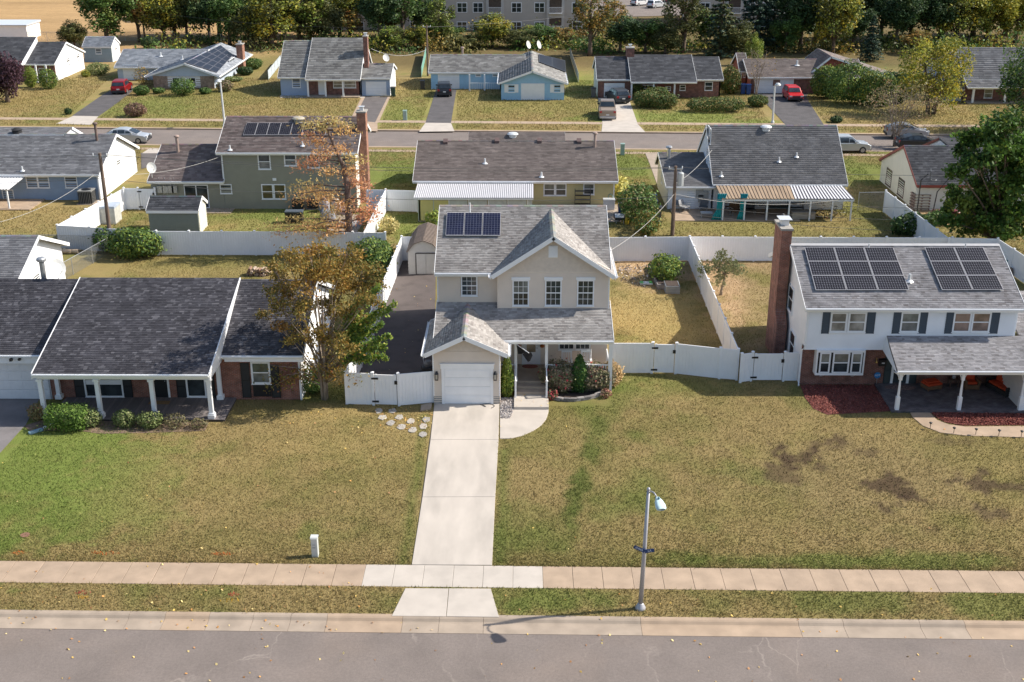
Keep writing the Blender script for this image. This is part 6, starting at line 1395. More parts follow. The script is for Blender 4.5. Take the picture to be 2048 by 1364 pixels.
t=W(1361.5,372,b2_.y);bb=MB();bb.lathe((b2_.x+.42,b2_.y,t.z),[(.12,0),(.24,.02),(.24,1.0),(.2,1.06),(.08,1.1)],14);bb.lathe((b2_.x+.42,b2_.y,t.z+1.1),[(.05,0),(.06,.3),(.03,.34)],8);bb.build('transformer',mat('transformer_grey',(.50,.52,.52),.5,.1),pr)
b3=G(856,152);H3=W(852,50,b3.y).z;utility_pole(b3,H3,'thin wooden utility pole behind the houses across the street');b4=G(290,82);H4=W(284,8,b4.y).z;utility_pole(b4,H4,'wooden utility pole among the trees beside the field')
wire_m=mat('wire_grey',(.10,.10,.10),.6,.1);wire_w=mat('wire_pale',(.45,.44,.42),.6,.1)
def wire(a,b2,sag,lab,mt=None,r=.016,grp=None):
    a,b2=Vector(a),Vector(b2);n=16;P=[lerp(a,b2,i/n)-UZ*(sag*4*(i/n)*(1-i/n)) for i in range(n+1)];bb=MB();bb.tube(P,r,5);return tag(bb.build('overhead_wire',mt or wire_m),lab,'wire',grp)
P1,P2=b1+UZ*H1,b2_+UZ*H2;gw='overhead lines between the two garden utility poles'
for i,(d,s) in enumerate(((-.5,.5),(.5,.75))):wire(P1+Vector((d,0,-.1)),P2+Vector((d,0,-.1)),s,('left-arm' if i == 0 else 'right-arm')+' thin overhead line over the yellow house roof between the two poles',grp=gw)
wire(P1-UZ*1.9,P2-UZ*2.4,.9,'lower telephone cable strung between the two garden poles')
wire(P1+Vector((-.5,0,-.1)),(P1.x-45,P1.y+2,P1.z-.2),.6,'overhead line leaving the left pole towards the left edge');wire(P1-UZ*1.9,(P1.x-45,P1.y+2,P1.z-2.2),.7,'lower cable leaving the left pole towards the left edge')
for i,dz in enumerate((.1,2.4,3.1,3.7)):wire(P2+Vector((.4 if i == 0 else 0,0,-dz)),(P2.x+48,P2.y+1.5,P2.z-dz-.4*i),.8+.15*i,('topmost','second','third','lowest')[i]+' overhead cable leaving the right pole towards the big green tree')
wire(W(0,444,88),W(190,348,G(201,399.7).y-.3),.5,'pale service cable rising from the left edge to the blue-sided house',wire_w,.016)
wire(P1-UZ*1.6,W(441,313,G(455,417).y-.2),.5,'service cable from the left pole to the olive house',wire_w,.014);wire(P2-UZ*1.4,W(1424,300,G(1336,418).y+1.5),.3,'pale service cable from the right pole up to the grey cape house',wire_w,.016)
wire(P2-UZ*2.2,W(1222,500,72),.4,'pale service cable from the right pole down to the beige house',wire_w,.015);wire(P2-UZ*2.2,W(1700,396,G(1560,442).y+.3),.7,'pale cable from the right pole along the striped patio awning',wire_w,.015)
gw2=b3+UZ*(H3-.3);wire(b4+UZ*(H4-1),gw2,1.0,'overhead line in front of the far trees, left span');wire(gw2,G(1500,70)+UZ*8.5,1.2,'overhead line in front of the far trees, middle span');wire(G(1500,70)+UZ*8.5,G(2048,60)+UZ*9,1.0,'overhead line in front of the far trees, right span')
wire(gw2-UZ*3.0,W(742,97,G(650,191).y+9),.9,'pale service cable sagging to the brick chimney house',wire_w,.03)
# near street lamp with the street-name sign
def street_lamp():
    b=G(1280.7,1217);H=W(1297,981,b.y).z;R=thing('street_lamp','grey street lamp with blue street-name sign on the verge by the kerb','street lamp',b)
    gm=mat('lamp_grey',(.42,.42,.45),.45,.08,metal=.3);tipx=W(1297,981,b.y).x;topp=Vector((tipx,b.y,H))
    bb=MB();bb.lathe(b,[(.21,-.05),(.21,.04),(.19,.10),(.12,.22),(.10,.26)],14);bb.build('base',gm,R,smooth=True)
    bb=MB();bb.tube([b+UZ*.2,lerp(b,topp,.5),topp],[.095,.08,.06],12);bb.lathe(topp,[(.062,0),(.075,.02),(.06,.1),(.02,.13)],10);bb.build('pole',gm,R,smooth=True)
    hd=G(1314,998,H-.05);hd=Vector((hd.x,hd.y,H+.0))
    bb=MB();d=Vector((hd.x-topp.x,hd.y-topp.y,0));bb.tube([topp-UZ*.12,topp+d*.3+UZ*.06,topp+d*.65+UZ*.10,topp+d*.95+UZ*.02],.028,8);bb.build('arm',gm,R,smooth=True)
    tip=G(1327,1029,H-.25);f=(Vector((tip.x,tip.y,H-.22))-hd).normalized();s=f.cross(UZ).normalized();n=s.cross(f)
    L=.62;bb=MB();k=len(bb.v);secs=[(0,.07,.06),(.10,.10,.09),(.2,.15,.11),(.45,.2,.12),(L-.05,.19,.10),(L,.13,.05)]
    for t,w_,h_ in secs:
        for j in range(10):a=2*math.pi*j/10;bb.v.append(tuple(hd+f*t+s*(w_*math.copysign(abs(math.cos(a))**.7,math.cos(a)))+n*(h_*math.copysign(abs(math.sin(a))**.7,math.sin(a)))))
    for i in range(len(secs)-1):
        for j in range(10):q=(j+1) % 10;bb.f.append((k+i*10+j,k+i*10+q,k+(i+1)*10+q,k+(i+1)*10+j));bb.c.append(None)
    bb.f.append(tuple(k+j for j in range(10)));bb.c.append(None);bb.f.append(tuple(k+50+j for j in reversed(range(10))));bb.c.append(None)
    hh=bb.build('lamp_head',mat('lamp_head_pale',(.55,.72,.74),.4,.08),R,smooth=True)
    bb=MB();bb.lathe(hd+f*.17+n*.1,[(.045,0),(.045,.07),(.02,.09)],10);bb.build('photocell',mat('photocell',(.10,.22,.28),.5),hh)
    # sign blades: white letters on blue, bent round the pole
    bm=mat('sign_blue',(.01,.045,.15),.4,.06);z=W(1289,1099,b.y).z;c=lerp(b,topp,z/H)
    fnt=None
    for (pa,pb,txt,sz) in (((1268.5,1090.5),(1289.5,1101),'EMBER',.105),((1290,1099),(1309,1096),'LA',.125)):
        A=W(pa[0],pa[1],b.y-.13);B=W(pb[0],pb[1],b.y-.13);A.z=z+(A.z-z)*.55;B.z=z
        B=Vector((B.x,b.y-.13,z));A=Vector((A.x,b.y-.13+(.10 if txt == 'EMBER' else 0),A.z)) if txt == 'EMBER' else A
        if txt == 'LA':A,B=Vector((A.x,b.y-.13,z)),Vector((W(*pb,b.y-.13).x,b.y-.1,z+.03))
        u=(B-A).normalized();nn=u.cross(UZ).normalized();v=nn.cross(u)*-1;v=v if v.z > 0 else -v;L=(B-A).length
        bb=MB();bb.obox(A,u,v,nn,(0,L),(-.075,.075),(-.006,.006));sg=bb.build('sign_blade',bm,R)
        cu=bpy.data.curves.new('lettering','FONT');cu.body=txt;cu.size=sz;cu.align_x='CENTER';cu.align_y='CENTER';cu.extrude=.001
        to=bpy.data.objects.new('lettering',cu);C.objects.link(to);bpy.context.view_layer.update()
        me=bpy.data.meshes.new_from_object(to);bpy.data.objects.remove(to);me.materials.clear();me.materials.append(mat('sign_white',(.75,.80,.85),.5,.02))
        mo=bpy.data.objects.new('lettering',me);C.objects.link(mo);nf=nn if nn.y < 0 else -nn
        M=Matrix((u,v,nf)).transposed().to_4x4();ctr=(A+B)/2+nf*.009-root_loc(R);M.translation=ctr;mo.parent=sg;mo.matrix_local=M
    bb=MB()
    bb.tube([c-UZ*.22,c+Vector((-.1,-.11,-.06))],.012,5);bb.build('bracket',gm,R);bb=MB();bb.tube([c-UZ*.22,c+Vector((.1,-.11,-.06))],.012,5);bb.build('bracket',gm,R)
street_lamp()
def far_lamp(bx,by,tx,ty,hx,hy,lab):
    b=G(bx,by);H=W(tx,ty,b.y).z;R=thing('street_lamp',lab,'street lamp',b);gm=mat('lamp_pale',(.60,.62,.62),.45,.05);tp=Vector((W(tx,ty,b.y).x,b.y,H))
    bb=MB();bb.tube([b,tp],[.13,.09],8);bb.build('pole',gm,R);bb=MB();bb.lathe(b,[(.22,0),(.2,.15),(.12,.3)],10);bb.build('base',gm,R)
    hp=W(hx,hy,b.y-.6);bb=MB();bb.tube([tp-UZ*.1,lerp(tp,hp,.5)+UZ*.2,hp],.05,6);bb.build('arm',gm,R);bb=MB();bb.lathe(hp-UZ*.12,[(.1,.25),(.22,.18),(.36,.02),(.3,-.06),(.1,-.1)],10);bb.build('lamp_head',gm,R)
far_lamp(449.5,251,440.5,163,437,161,'pale street lamp leaning over the far verge by the olive house roof');far_lamp(1545,246,1549.5,172,1556,168,'pale street lamp beside the driveway with the red boxy car')
def service_box(px,py,w_,d,h,mt,lab):
    p=G(px,py);R=thing('utility_cabinet',lab,'utility cabinet',p);bb=MB();bb.box(p.x-w_/2,p.x+w_/2,p.y,p.y+d,0,h*.94);bb.build('body',mt,R,bevel=.015)
    bb=MB();bb.prism([(p.x-w_/2-.02,p.y-.02,h*.94),(p.x-w_/2-.02,p.y+d+.02,h*.94),(p.x-w_/2-.02,p.y+d+.02,h),(p.x-w_/2-.02,p.y+.02,h)],(w_+.04,0,0));bb.build('lid',mt,R)
    bb=MB();bb.box(p.x-.08,p.x+.05,p.y-.01,p.y-.001,h*.62,h*.68);bb.build('label_plate',mat('plate_grey',(.4,.42,.42),.5),R);bb=MB();bb.box(p.x-.08,p.x+.05,p.y-.01,p.y-.001,h*.48,h*.54);bb.build('label_plate',MATS['plate_grey'],R)
pale=mat('cabinet_pale',(.58,.60,.58),.5,.05)
service_box(630,1115.5,.27,.26,.95,pale,'pale utility cabinet standing in the lawn by the sidewalk');gpale=mat('cabinet_green',(.30,.42,.38),.5,.05)
service_box(810,241,.45,.4,1.15,gpale,'small green utility cabinet between two far driveways');service_box(1245,311,.4,.35,1.2,gpale,'small green utility cabinet by the far sidewalk behind the yellow house')
# ================================================================== FOLIAGE
def pal_arr(p):return np.array([q[0] for q in p]),np.array([q[1] for q in p],float)/sum(q[1] for q in p)
def leaf_mesh(name,pts,size,cols,mt,parent,loc,aspect=.6,up=.35,nrm=None):
    """one small four-cornered leaf at each point"""
    n=len(pts);d=rng.normal(size=(n,3));d /= np.linalg.norm(d,axis=1)[:,None]
    if nrm is not None:d=d*.8+nrm*.9
    d[:,2] += up;d /= np.linalg.norm(d,axis=1)[:,None]
    a=np.cross(d,rng.normal(size=(n,3)));a /= np.linalg.norm(a,axis=1)[:,None];b2=np.cross(d,a)
    s=(size*rng.uniform(.6,1.35,n))[:,None];w_=s*aspect
    if mt in (leaf_m,leafy_m):cols=np.asarray(cols)*1.55
    V=np.stack([pts-a*s*.5,pts+b2*w_*.5+a*s*.05,pts+a*s*.5,pts-b2*w_*.5+a*s*.05],1).reshape(-1,3)
    f=np.arange(n*4).reshape(n,4);return raw_mesh(name,V-np.array(loc),f,cols,mt,parent)
def noise_dir(d,k,seed):
    r=np.random.default_rng(seed);v=np.zeros(len(d))
    for i in range(k):w_=r.normal(size=3);w_ /= np.linalg.norm(w_);v += np.sin(d@w_*r.uniform(3,8)+r.uniform(0,6))*r.uniform(.4,1)
    return v/k
def shrub(name,lab,base,rx,ry,h,n,size,pal,cat='shrub',group=None,flat=0.0,stems=4,lump=.25,seed=None,shape=1.0,mt=None,zc=.5,flowers=None):
    """bush: leaves over a lumpy volume standing on a few stems"""
    base=Vector(base);seed=seed or random.randrange(9999);R=thing(name,lab,cat,base,group)
    d=rng.normal(size=(n,3));d /= np.linalg.norm(d,axis=1)[:,None];r=rng.uniform(.45,1,n)**.45*(1+lump*1.25*noise_dir(d,6,seed));r=np.where(rng.random(n) < .07,r*rng.uniform(1.05,1.3,n),r)
    if flat:                     # clipped hedge: boxy superellipsoid
        m_=np.max(np.abs(d),axis=1)[:,None];d=d*(1-flat)+d/m_*flat*.86
    zz=d[:,2];tp=1-(1-shape)*np.clip((zz+1)/2,0,1)
    P=np.stack([d[:,0]*rx*r*tp,d[:,1]*ry*r*tp,(zz*r*(1-zc)+zc)*h],1);P[:,2]=np.clip(P[:,2],.03,None)
    nr=d/np.array([rx,ry,h*.5]);nr /= np.linalg.norm(nr,axis=1)[:,None]
    c,w_=pal_arr(pal);cl=c[rng.choice(len(c),n,p=w_)]*rng.uniform(.75,1.25,n)[:,None]
    b_=noise_dir(d,5,seed+5)[:,None];cl=cl*(1+.35*b_)
    leaf_mesh('foliage',P+np.array(base),size,cl,mt or leafy_m,R,base,nrm=nr,up=.15)
    bb=MB()
    for i in range(stems):
        a=6.28*i/stems+seed;bb=MB();bb.tube([base+Vector((.06*math.cos(a),.06*math.sin(a),-.05)),base+Vector((rx*.3*math.cos(a),ry*.3*math.sin(a),h*.4)),base+Vector((rx*.6*math.cos(a),ry*.6*math.sin(a),h*.75))],[.03,.022,.008],5);bb.build('stem',bark,R)
    if flowers:
        k=flowers[1];i=rng.choice(n,k,replace=False);leaf_mesh('flowers',P[i]*np.array([1.04,1.04,1.03])+np.array(base),flowers[2],np.tile(np.array(flowers[0]),(k,1))*rng.uniform(.7,1.2,k)[:,None],leafy_m,R,base,aspect=.9,nrm=nr[i])
    return R
def branch_tubes(segs,name,mt,parent,seg=6):
    bb=MB()
    for P,r in segs:bb.tube(P,r,seg)
    o=bb.build(name,mt,parent,smooth=True);return stuff(o) if name != 'trunk' else o
def tree(name,lab,base,H,crown,n,size,pal,trunk_r=.25,group=None,clusters=26,cs=.22,seed=1,bm=None,cat='tree',trunks=1,limb0=.3,dense=1.0,mt=None,mesh_only=False,up=.35,drop=0.0,lean=(0,0)):
    """crown = (rx, ry, rz, zc): ellipsoid; leaf clumps on limbs that grow from the trunk"""
    base=Vector(base);r_=np.random.default_rng(seed);R=thing(name,lab,cat,base,group);rx,ry,rz,zc=crown;segs=[]
    cen=[]
    while len(cen) < clusters:
        d=r_.normal(size=3);d /= np.linalg.norm(d);q=r_.uniform(.15,1)**.5;p=np.array([d[0]*rx*q,d[1]*ry*q,zc+d[2]*rz*q])
        if p[2] > H*.12:cen.append(p)
    cen=np.array(cen);tops=[]
    for t in range(trunks):
        a=6.28*t/trunks+seed;off=Vector((math.cos(a),math.sin(a),0))*(trunk_r*.9 if trunks > 1 else 0);sp=Vector((math.cos(a)*rx*.35,math.sin(a)*ry*.35,0)) if trunks > 1 else Vector((lean[0],lean[1],0))
        P=[base+off-UZ*.2,base+off*1.2+UZ*H*.1,base+off*1.4+sp*.4+UZ*H*.42+Vector((r_.normal()*.1,r_.normal()*.1,0)),base+off+sp*.8+UZ*H*.68+Vector((r_.normal()*.2,r_.normal()*.2,0)),base+off+sp+UZ*H*.9]
        rr=trunk_r/(trunks**.5);segs.append((P,[rr*1.35,rr,rr*.75,rr*.42,rr*.12]));tops.append(P)
    segs2=[]
    for c in cen:
        P=tops[r_.integers(len(tops))];z=min(max(limb0*H,c[2]-.25*H*r_.uniform(.5,1.2)),H*.75);k=z/H
        pts=[(0,P[0]),(.1,P[1]),(.42,P[2]),(.68,P[3]),(.9,P[4])]
        for (k0,a),(k1,b2) in zip(pts[:-1],pts[1:]):
            if k0 <= k <= k1:s0=lerp(a,b2,(k-k0)/(k1-k0));break
        else:s0=P[3]
        e=base+Vector(c);mid=lerp(s0,e,.5)+Vector((0,0,.06*H-drop*H*.05));rb=trunk_r*.26*(1-k*.5)/(trunks**.3);segs2.append(([s0,mid,e],[rb,rb*.6,rb*.15]))
        for j in range(3):
            dd=Vector(r_.normal(size=3));e2=e+Vector((dd.x*rx*cs,dd.y*ry*cs,dd.z*rz*cs));segs2.append(([lerp(mid,e,.6),e2],[rb*.25,rb*.05]))
    branch_tubes(segs,'trunk',bm or bark,R,9);branch_tubes(segs2,'branches',bm or bark,R,5)
    idx=r_.integers(clusters,size=n);g=r_.normal(size=(n,3));g /= np.linalg.norm(g,axis=1)[:,None];g *= (r_.uniform(0,1,n)**.4)[:,None]
    sc_=r_.uniform(.7,1.3,clusters)[idx][:,None];P=cen[idx]+g*np.array([rx,ry,rz])*cs*1.55*sc_;P[:,2]=np.clip(P[:,2]-drop*np.abs(g[:,0])*rz*.1,.1,None)
    c,w_=pal_arr(pal);bias=r_.uniform(.78,1.22,clusters)[idx][:,None];pc=r_.choice(len(c),clusters,p=w_)[idx];lc=r_.choice(len(c),n,p=w_);pick=np.where(r_.random(n) < .55,pc,lc)
    cl=c[pick]*bias*r_.uniform(.75,1.25,n)[:,None]
    leaf_mesh('crown',P+np.array(base),size,cl,mt or leaf_m,R,base,up=up,nrm=g*.6);return R
def conifer(name,lab,base,H,r,n,size,pal,trunk_r=.2,group=None,seed=1,tiers=16,droop=.25,z0=.08,gap=.0,mt=None):
    base=Vector(base);r_=np.random.default_rng(seed);R=thing(name,lab,'tree',base,group)
    branch_tubes([([base-UZ*.2,base+UZ*H*.5,base+UZ*H],[trunk_r,trunk_r*.6,.03])],'trunk',bark,R,8);P=[];G_=[];segs=[]
    for i in range(tiers):
        t=z0+(1-z0)*(i+r_.uniform(-.3,.3))/tiers;L=r*(1-t)**.8*(1-.0*t)+.15;k=max(3,int(9*(1-t))+2);a0=r_.uniform(0,6)
        for j in range(k):
            a=a0+6.28*j/k+r_.uniform(-.25,.25);l=L*r_.uniform(.7,1.12);m_=max(4,int(n/tiers/k));s=r_.uniform(.08,1,m_)**.7
            w_=r_.normal(size=m_)*l*.13*(1.25-s);x=np.cos(a)*l*s-np.sin(a)*w_;y=np.sin(a)*l*s+np.cos(a)*w_;z=H*t-droop*l*s+r_.normal(size=m_)*.08*H/tiers*2+.12*l*s**3
            P.append(np.stack([x,y,z],1));G_.append(np.tile([np.cos(a)*.5,np.sin(a)*.5,.6],(m_,1)))
            segs.append(([base+UZ*H*t,base+Vector((math.cos(a)*l*.95,math.sin(a)*l*.95,H*t-droop*l*.9+.05*l))],[.035,.008]))
    branch_tubes(segs,'branches',bark,R,4);P=np.concatenate(P);G_=np.concatenate(G_);P[:,2]=np.clip(P[:,2],.05,None)
    c,w_=pal_arr(pal);cl=c[r_.choice(len(c),len(P),p=w_)]*r_.uniform(.7,1.3,len(P))[:,None];leaf_mesh('crown',P+np.array(base),size,cl,mt or leafy_m,R,base,aspect=.45,nrm=G_);return R
GREEN=[((.055,.10,.022),4),((.075,.125,.03),3),((.035,.07,.018),3),((.12,.15,.035),1)]
LIME=[((.14,.18,.03),4),((.10,.15,.028),3),((.19,.20,.035),2)]
DKGREEN=[((.025,.05,.018),4),((.035,.065,.022),3),((.055,.08,.025),1)]
YELLOW=[((.22,.21,.03),4),((.15,.17,.03),4),((.30,.24,.03),2),((.10,.13,.025),2)]
AUTUMN=[((.21,.14,.034),4),((.145,.125,.034),4),((.29,.16,.034),3),((.09,.095,.026),3),((.22,.08,.028),.6)]
RUST=[((.36,.19,.085),4),((.42,.27,.11),5),((.34,.15,.10),1.5),((.34,.29,.11),3)]
PURPLE=[((.045,.022,.032),4),((.06,.03,.04),3),((.03,.016,.022),2)]
SPRUCE=[((.03,.055,.035),4),((.02,.04,.028),3),((.045,.075,.04),1)]
# ---- front tree by the low brick house (thin brown autumn crown, green on the right)
def lobed_tree(name,lab,base,lobes,n,size,pal,trunk_r,seed,stems=1,bm=None,depth=2.0,fork=.25,mt=None,squash=.75):
    """crown built of uneven leaf masses, each on its own bough with side twigs"""
    r_=np.random.default_rng(seed);R=thing(name,lab,'tree',base);m_=sc(lobes[0][0],lobes[0][1],base.y);segs=[];tw=[];P=[];cl=[];c,w_=pal_arr(pal);zt=max(W(x,y,base.y).z for x,y,r in lobes);f0=zt*fork
    hubs=[]
    for k in range(stems):
        a=6.283*k/stems+.4;d=Vector((math.cos(a),math.sin(a),0));s0=base+d*trunk_r*(.7 if stems > 1 else 0);t=base+d*(.9 if stems > 1 else .1)+UZ*zt*.62
        q=[s0-UZ*.2,s0+UZ*f0*.6+d*.05,lerp(s0,t,.55)+UZ*.2,t];rr=trunk_r/stems**.5;segs.append((q,[rr*1.3,rr,rr*.7,rr*.35]));hubs.append(q)
    for x,y,r in lobes:
        cen=W(x,y,base.y+r_.uniform(-1,1)*depth);R0=r*m_;q=hubs[r_.integers(len(hubs))];t=min(.95,max(.25,cen.z/zt-.3));k=min(2,int(t*3));s0=lerp(q[k],q[k+1],t*3-k);mid=lerp(s0,cen,.5)+UZ*R0*.25;rb=trunk_r*.28;segs.append(([s0,mid,cen],[rb,rb*.6,rb*.2]))
        cb=c[r_.choice(len(c),p=w_)];nb=9
        for j in range(nb):
            d=r_.normal(size=3);d /= np.linalg.norm(d);e=cen+Vector((d[0]*R0,d[1]*R0,d[2]*R0*squash));tw.append(([lerp(mid,cen,r_.uniform(.4,1)),lerp(cen,e,.6)+UZ*.05,e],[rb*.28,rb*.16,rb*.05]));k2=max(3,int(n*(r/30)**2/nb));br=r_.uniform(.8,1.2)
            tt=r_.uniform(.35,1.12,k2);g=r_.normal(size=(k2,3))*R0*.28;g[:,2] *= .6
            P.append(np.array(cen)+(np.array(e)-np.array(cen))*tt[:,None]+g);pk=c[r_.choice(len(c),k2,p=w_)];cl.append((pk*.6+cb*.4)*br*r_.uniform(.75,1.25,(k2,1)))
    branch_tubes(segs,'trunk',bm or bark,R,8);stuff(branch_tubes(tw,'twigs',bm or bark,R,4));P=np.concatenate(P);leaf_mesh('crown',P,size,np.concatenate(cl),mt or leaf_m,R,base);return R
def front_tree():
    b=G(648,803);sc0=1/36.6;H=W(640,520,b.y).z
    b=Vector((b.x,b.y+.3,0))
    lobes=[(x,y,r) for x,y,r in ((562,540,26),(598,518,30),(640,512,32),(690,518,32),(732,540,30),(752,570,22),(575,575,30),(628,560,36),(690,565,36),(738,598,24),(556,612,22),(598,618,30),(650,610,36),(702,625,32),(588,668,24),(640,670,32),(684,690,28),(540,585,16),(528,628,15),(560,650,16),(612,540,26),(668,540,28),(715,575,28),(545,530,14),(620,500,16),(665,500,14),(700,495,12),(570,510,14))]
    R=lobed_tree('autumn_tree','thin-leaved brown and green autumn tree between the brick house and the beige house',b,lobes,720,.15,AUTUMN,.15,5,stems=4,bm=bark_pale,depth=1.9)
    r_=np.random.default_rng(8);pts=[];segs=[]
    for k in range(13):             # low boughs, some reaching left over the lawn
        ang=r_.uniform(0,6.28);e=b+Vector((math.cos(ang)*r_.uniform(1.5,3.2),math.sin(ang)*1.5,r_.uniform(1.4,3.4)));segs.append(([b+UZ*.9,lerp(b+UZ*.9,e,.5)+UZ*.4,e],[.05,.03,.008]))
        for q in range(70):t=r_.uniform(.45,1);p=lerp(b+UZ*1.2,e,t);pts.append((p.x+r_.normal()*.3,p.y+r_.normal()*.3,p.z+r_.normal()*.2))
    e=G(531,800,.9);e=Vector((e.x,b.y-.8,1.0));segs.append(([b+UZ*.7,lerp(b,e,.5)+UZ*1.2,e],[.05,.035,.01]))
    for q in range(260):t=r_.uniform(.3,1);p=lerp(b+UZ*1.6,e,t);pts.append((p.x+r_.normal()*.35,p.y+r_.normal()*.3,p.z+.2+r_.normal()*.25))
    pts=np.array(pts);c,w_=pal_arr(AUTUMN);o=leaf_mesh('low_leaves',pts,.15,c[r_.choice(len(c),len(pts),p=w_)],leaf_m,R,b);branch_tubes(segs,'low_branches',bark_pale,R,5)
    # greener boughs on the right reaching over the side yard
    pts=[];segs=[]
    for k,(px,py,z) in enumerate(((770,605,4.0),(765,645,3.7),(782,668,3.3),(772,690,2.9),(775,712,2.5),(740,718,2.2),(795,603,4.3),(750,625,3.5),(735,660,3.0),(725,690,2.6),(745,590,4.6),(720,640,3.5),(760,570,4.9))):
        e=W(px,py,b.y-.3+.5*math.sin(k*2.0));s0=b+Vector((.2,0,1.2+.12*k));segs.append(([s0,lerp(s0,e,.5)+UZ*.35,e],[.05,.03,.006]))
        for q in range(330):t=r_.uniform(.35,1)**.8;p=lerp(s0,e,t)+UZ*(.35*4*t*(1-t));w2=.30*(1.15-t);pts.append((p.x+r_.normal()*w2,p.y+r_.normal()*w2,p.z-abs(r_.normal())*.12+r_.normal()*.08))
    pts=np.array(pts);c,w_=pal_arr(LIME+GREEN[:2]);leaf_mesh('green_leaves',pts,.19,c[r_.choice(len(c),len(pts),p=w_)]*1.35*r_.uniform(.8,1.2,len(pts))[:,None],leaf_m,R,b);branch_tubes(segs,'green_branches',bark_pale,R,5)
front_tree()
shrub('shrub','dark green shrub at the corner of the brick house behind the autumn tree',G(625,785),.8,.7,1.5,1600,.14,GREEN)
# ---- dying conifer with orange needles
def orange_pine():
    b=G(700,509);H=W(640,236,b.y).z;R=thing('dying_conifer','tall dying conifer with orange needles and bare trunk behind the white fence','tree',b);r_=np.random.default_rng(21)
    tp=[(700,509),(697,440),(695,375),(686,330),(668,290),(655,262),(650,245)];tr=[W(x,y,b.y) for x,y in tp];tr[0].z=-.2
    branch_tubes([(tr,[.30,.26,.22,.17,.12,.07,.03])],'trunk',mat('bark_grey_brown',(.17,.12,.10),.95,.35,12,bump=.6,bscale=30),R,9)
    boughs=[(606,275,.2),(640,258,0),(690,250,.3),(612,250,-.4),(665,242,.1),(700,265,-.2),(612,320,.6),(600,335,-.5),(720,320,.3),(640,310,-.8),(715,345,-.3),(590,372,.5),(585,390,-.6),(620,385,.9),(640,400,-1.0),(600,405,0),(560,465,-.6),(570,440,.4),(575,470,.3),(610,455,-1.1),(640,445,.8),(640,470,-.4),(600,478,.8),(670,460,-1.2),(735,420,.5),(745,405,-.5),(750,428,0),(730,440,.6),(715,365,.4),(735,375,-.2),(650,345,.9),(675,415,-1),(655,425,.2),(680,300,.5),(625,285,.8),(545,455,.2)]
    segs=[];P=[];cl=[];c,w_=pal_arr(RUST);green=np.array([.24,.22,.09]);red=np.array([.36,.14,.09])
    for px,py,dy in boughs:
        e=W(px,py,b.y+dy*1.6);zt=min(max(e.z+.1,1),H-.3);k=min(range(len(tr)),key=lambda i:abs(tr[i].z-zt));s0=tr[k]
        for i in range(len(tr)-1):
            if tr[i].z <= zt <= tr[i+1].z:s0=lerp(tr[i],tr[i+1],(zt-tr[i].z)/(tr[i+1].z-tr[i].z))
        m_=lerp(s0,e,.55)+UZ*.15;segs.append(([s0,m_,e],[.07,.045,.012]));n=190;t=r_.uniform(.4,1.08,n)
        base_c=c[r_.choice(len(c),p=w_)]
        if py < 262:base_c=green*1.1
        if (px > 700 and py > 400) or (px < 640 and 345 < py < 352) or (py in (335,320) and px < 620):base_c=red
        for s in t:
            p=lerp(s0,e,s)+UZ*(.15*4*s*(1-s));P.append((p.x+r_.normal()*.42,p.y+r_.normal()*.42,p.z+r_.normal()*.2));cl.append(base_c*.6+c[r_.choice(len(c),p=w_)]*.4)
    for k in range(14):             # bare snags
        z=r_.uniform(2.5,H*.75);a=r_.uniform(0,6.28);L=r_.uniform(.7,1.9)
        for i in range(len(tr)-1):
            if tr[i].z <= z <= tr[i+1].z:s0=lerp(tr[i],tr[i+1],(z-tr[i].z)/(tr[i+1].z-tr[i].z))
        segs.append(([s0,s0+Vector((math.cos(a)*L,math.sin(a)*L,.15))],[.045,.015]))
    branch_tubes(segs,'branches',MATS['bark_grey_brown'],R,5);P=np.array(P);cl=np.array(cl)*r_.uniform(.75,1.25,len(P))[:,None];leaf_mesh('needles',P,.24,cl*1.15,leaf_m,R,b,aspect=.35)
orange_pine()
# ---- big maple on the right
def px_tree(name,lab,px,py,H,crown,n,size,pal,**k):return tree(name,lab,G(px,py),H,crown,n,size,pal,**k)
def maple():
    b=G(1990,505);x=b.x;Y=b.y
    lobes=[(1975,258,30),(1942,275,26),(2012,252,36),(1950,322,30),(2000,325,42),(1918,345,22),(1972,385,40),(2032,380,44),(1922,402,26),(1900,442,20),(1938,448,30),(1985,452,32),(2022,452,30),(2044,300,40),(2046,425,30),(1903,382,16),(1955,360,22),(1890,415,14),(2075,340,50),(2080,420,40),(1965,425,30),(2005,405,36),(1930,300,18),(1985,290,30),(2020,290,30)]
    lobed_tree('maple_tree','big green maple rising at the right edge behind the solar-roofed house',b,lobes,780,.33,[((.05,.10,.018),4),((.068,.125,.022),3),((.15,.17,.03),1.6),((.03,.062,.015),3)],.38,14,depth=2.4,fork=.2)
maple()
b=G(1442,590);tree('young_tree','small young leafy tree in the bare garden beside the white house',b,W(1455,507,b.y).z,(1.45,1.3,.95,W(1455,535,b.y).z),1300,.2,[((.14,.15,.07),4),((.10,.12,.05),3),((.18,.17,.09),2)],.09,seed=3,clusters=20,cs=.25,bm=bark_pale,limb0=.45)
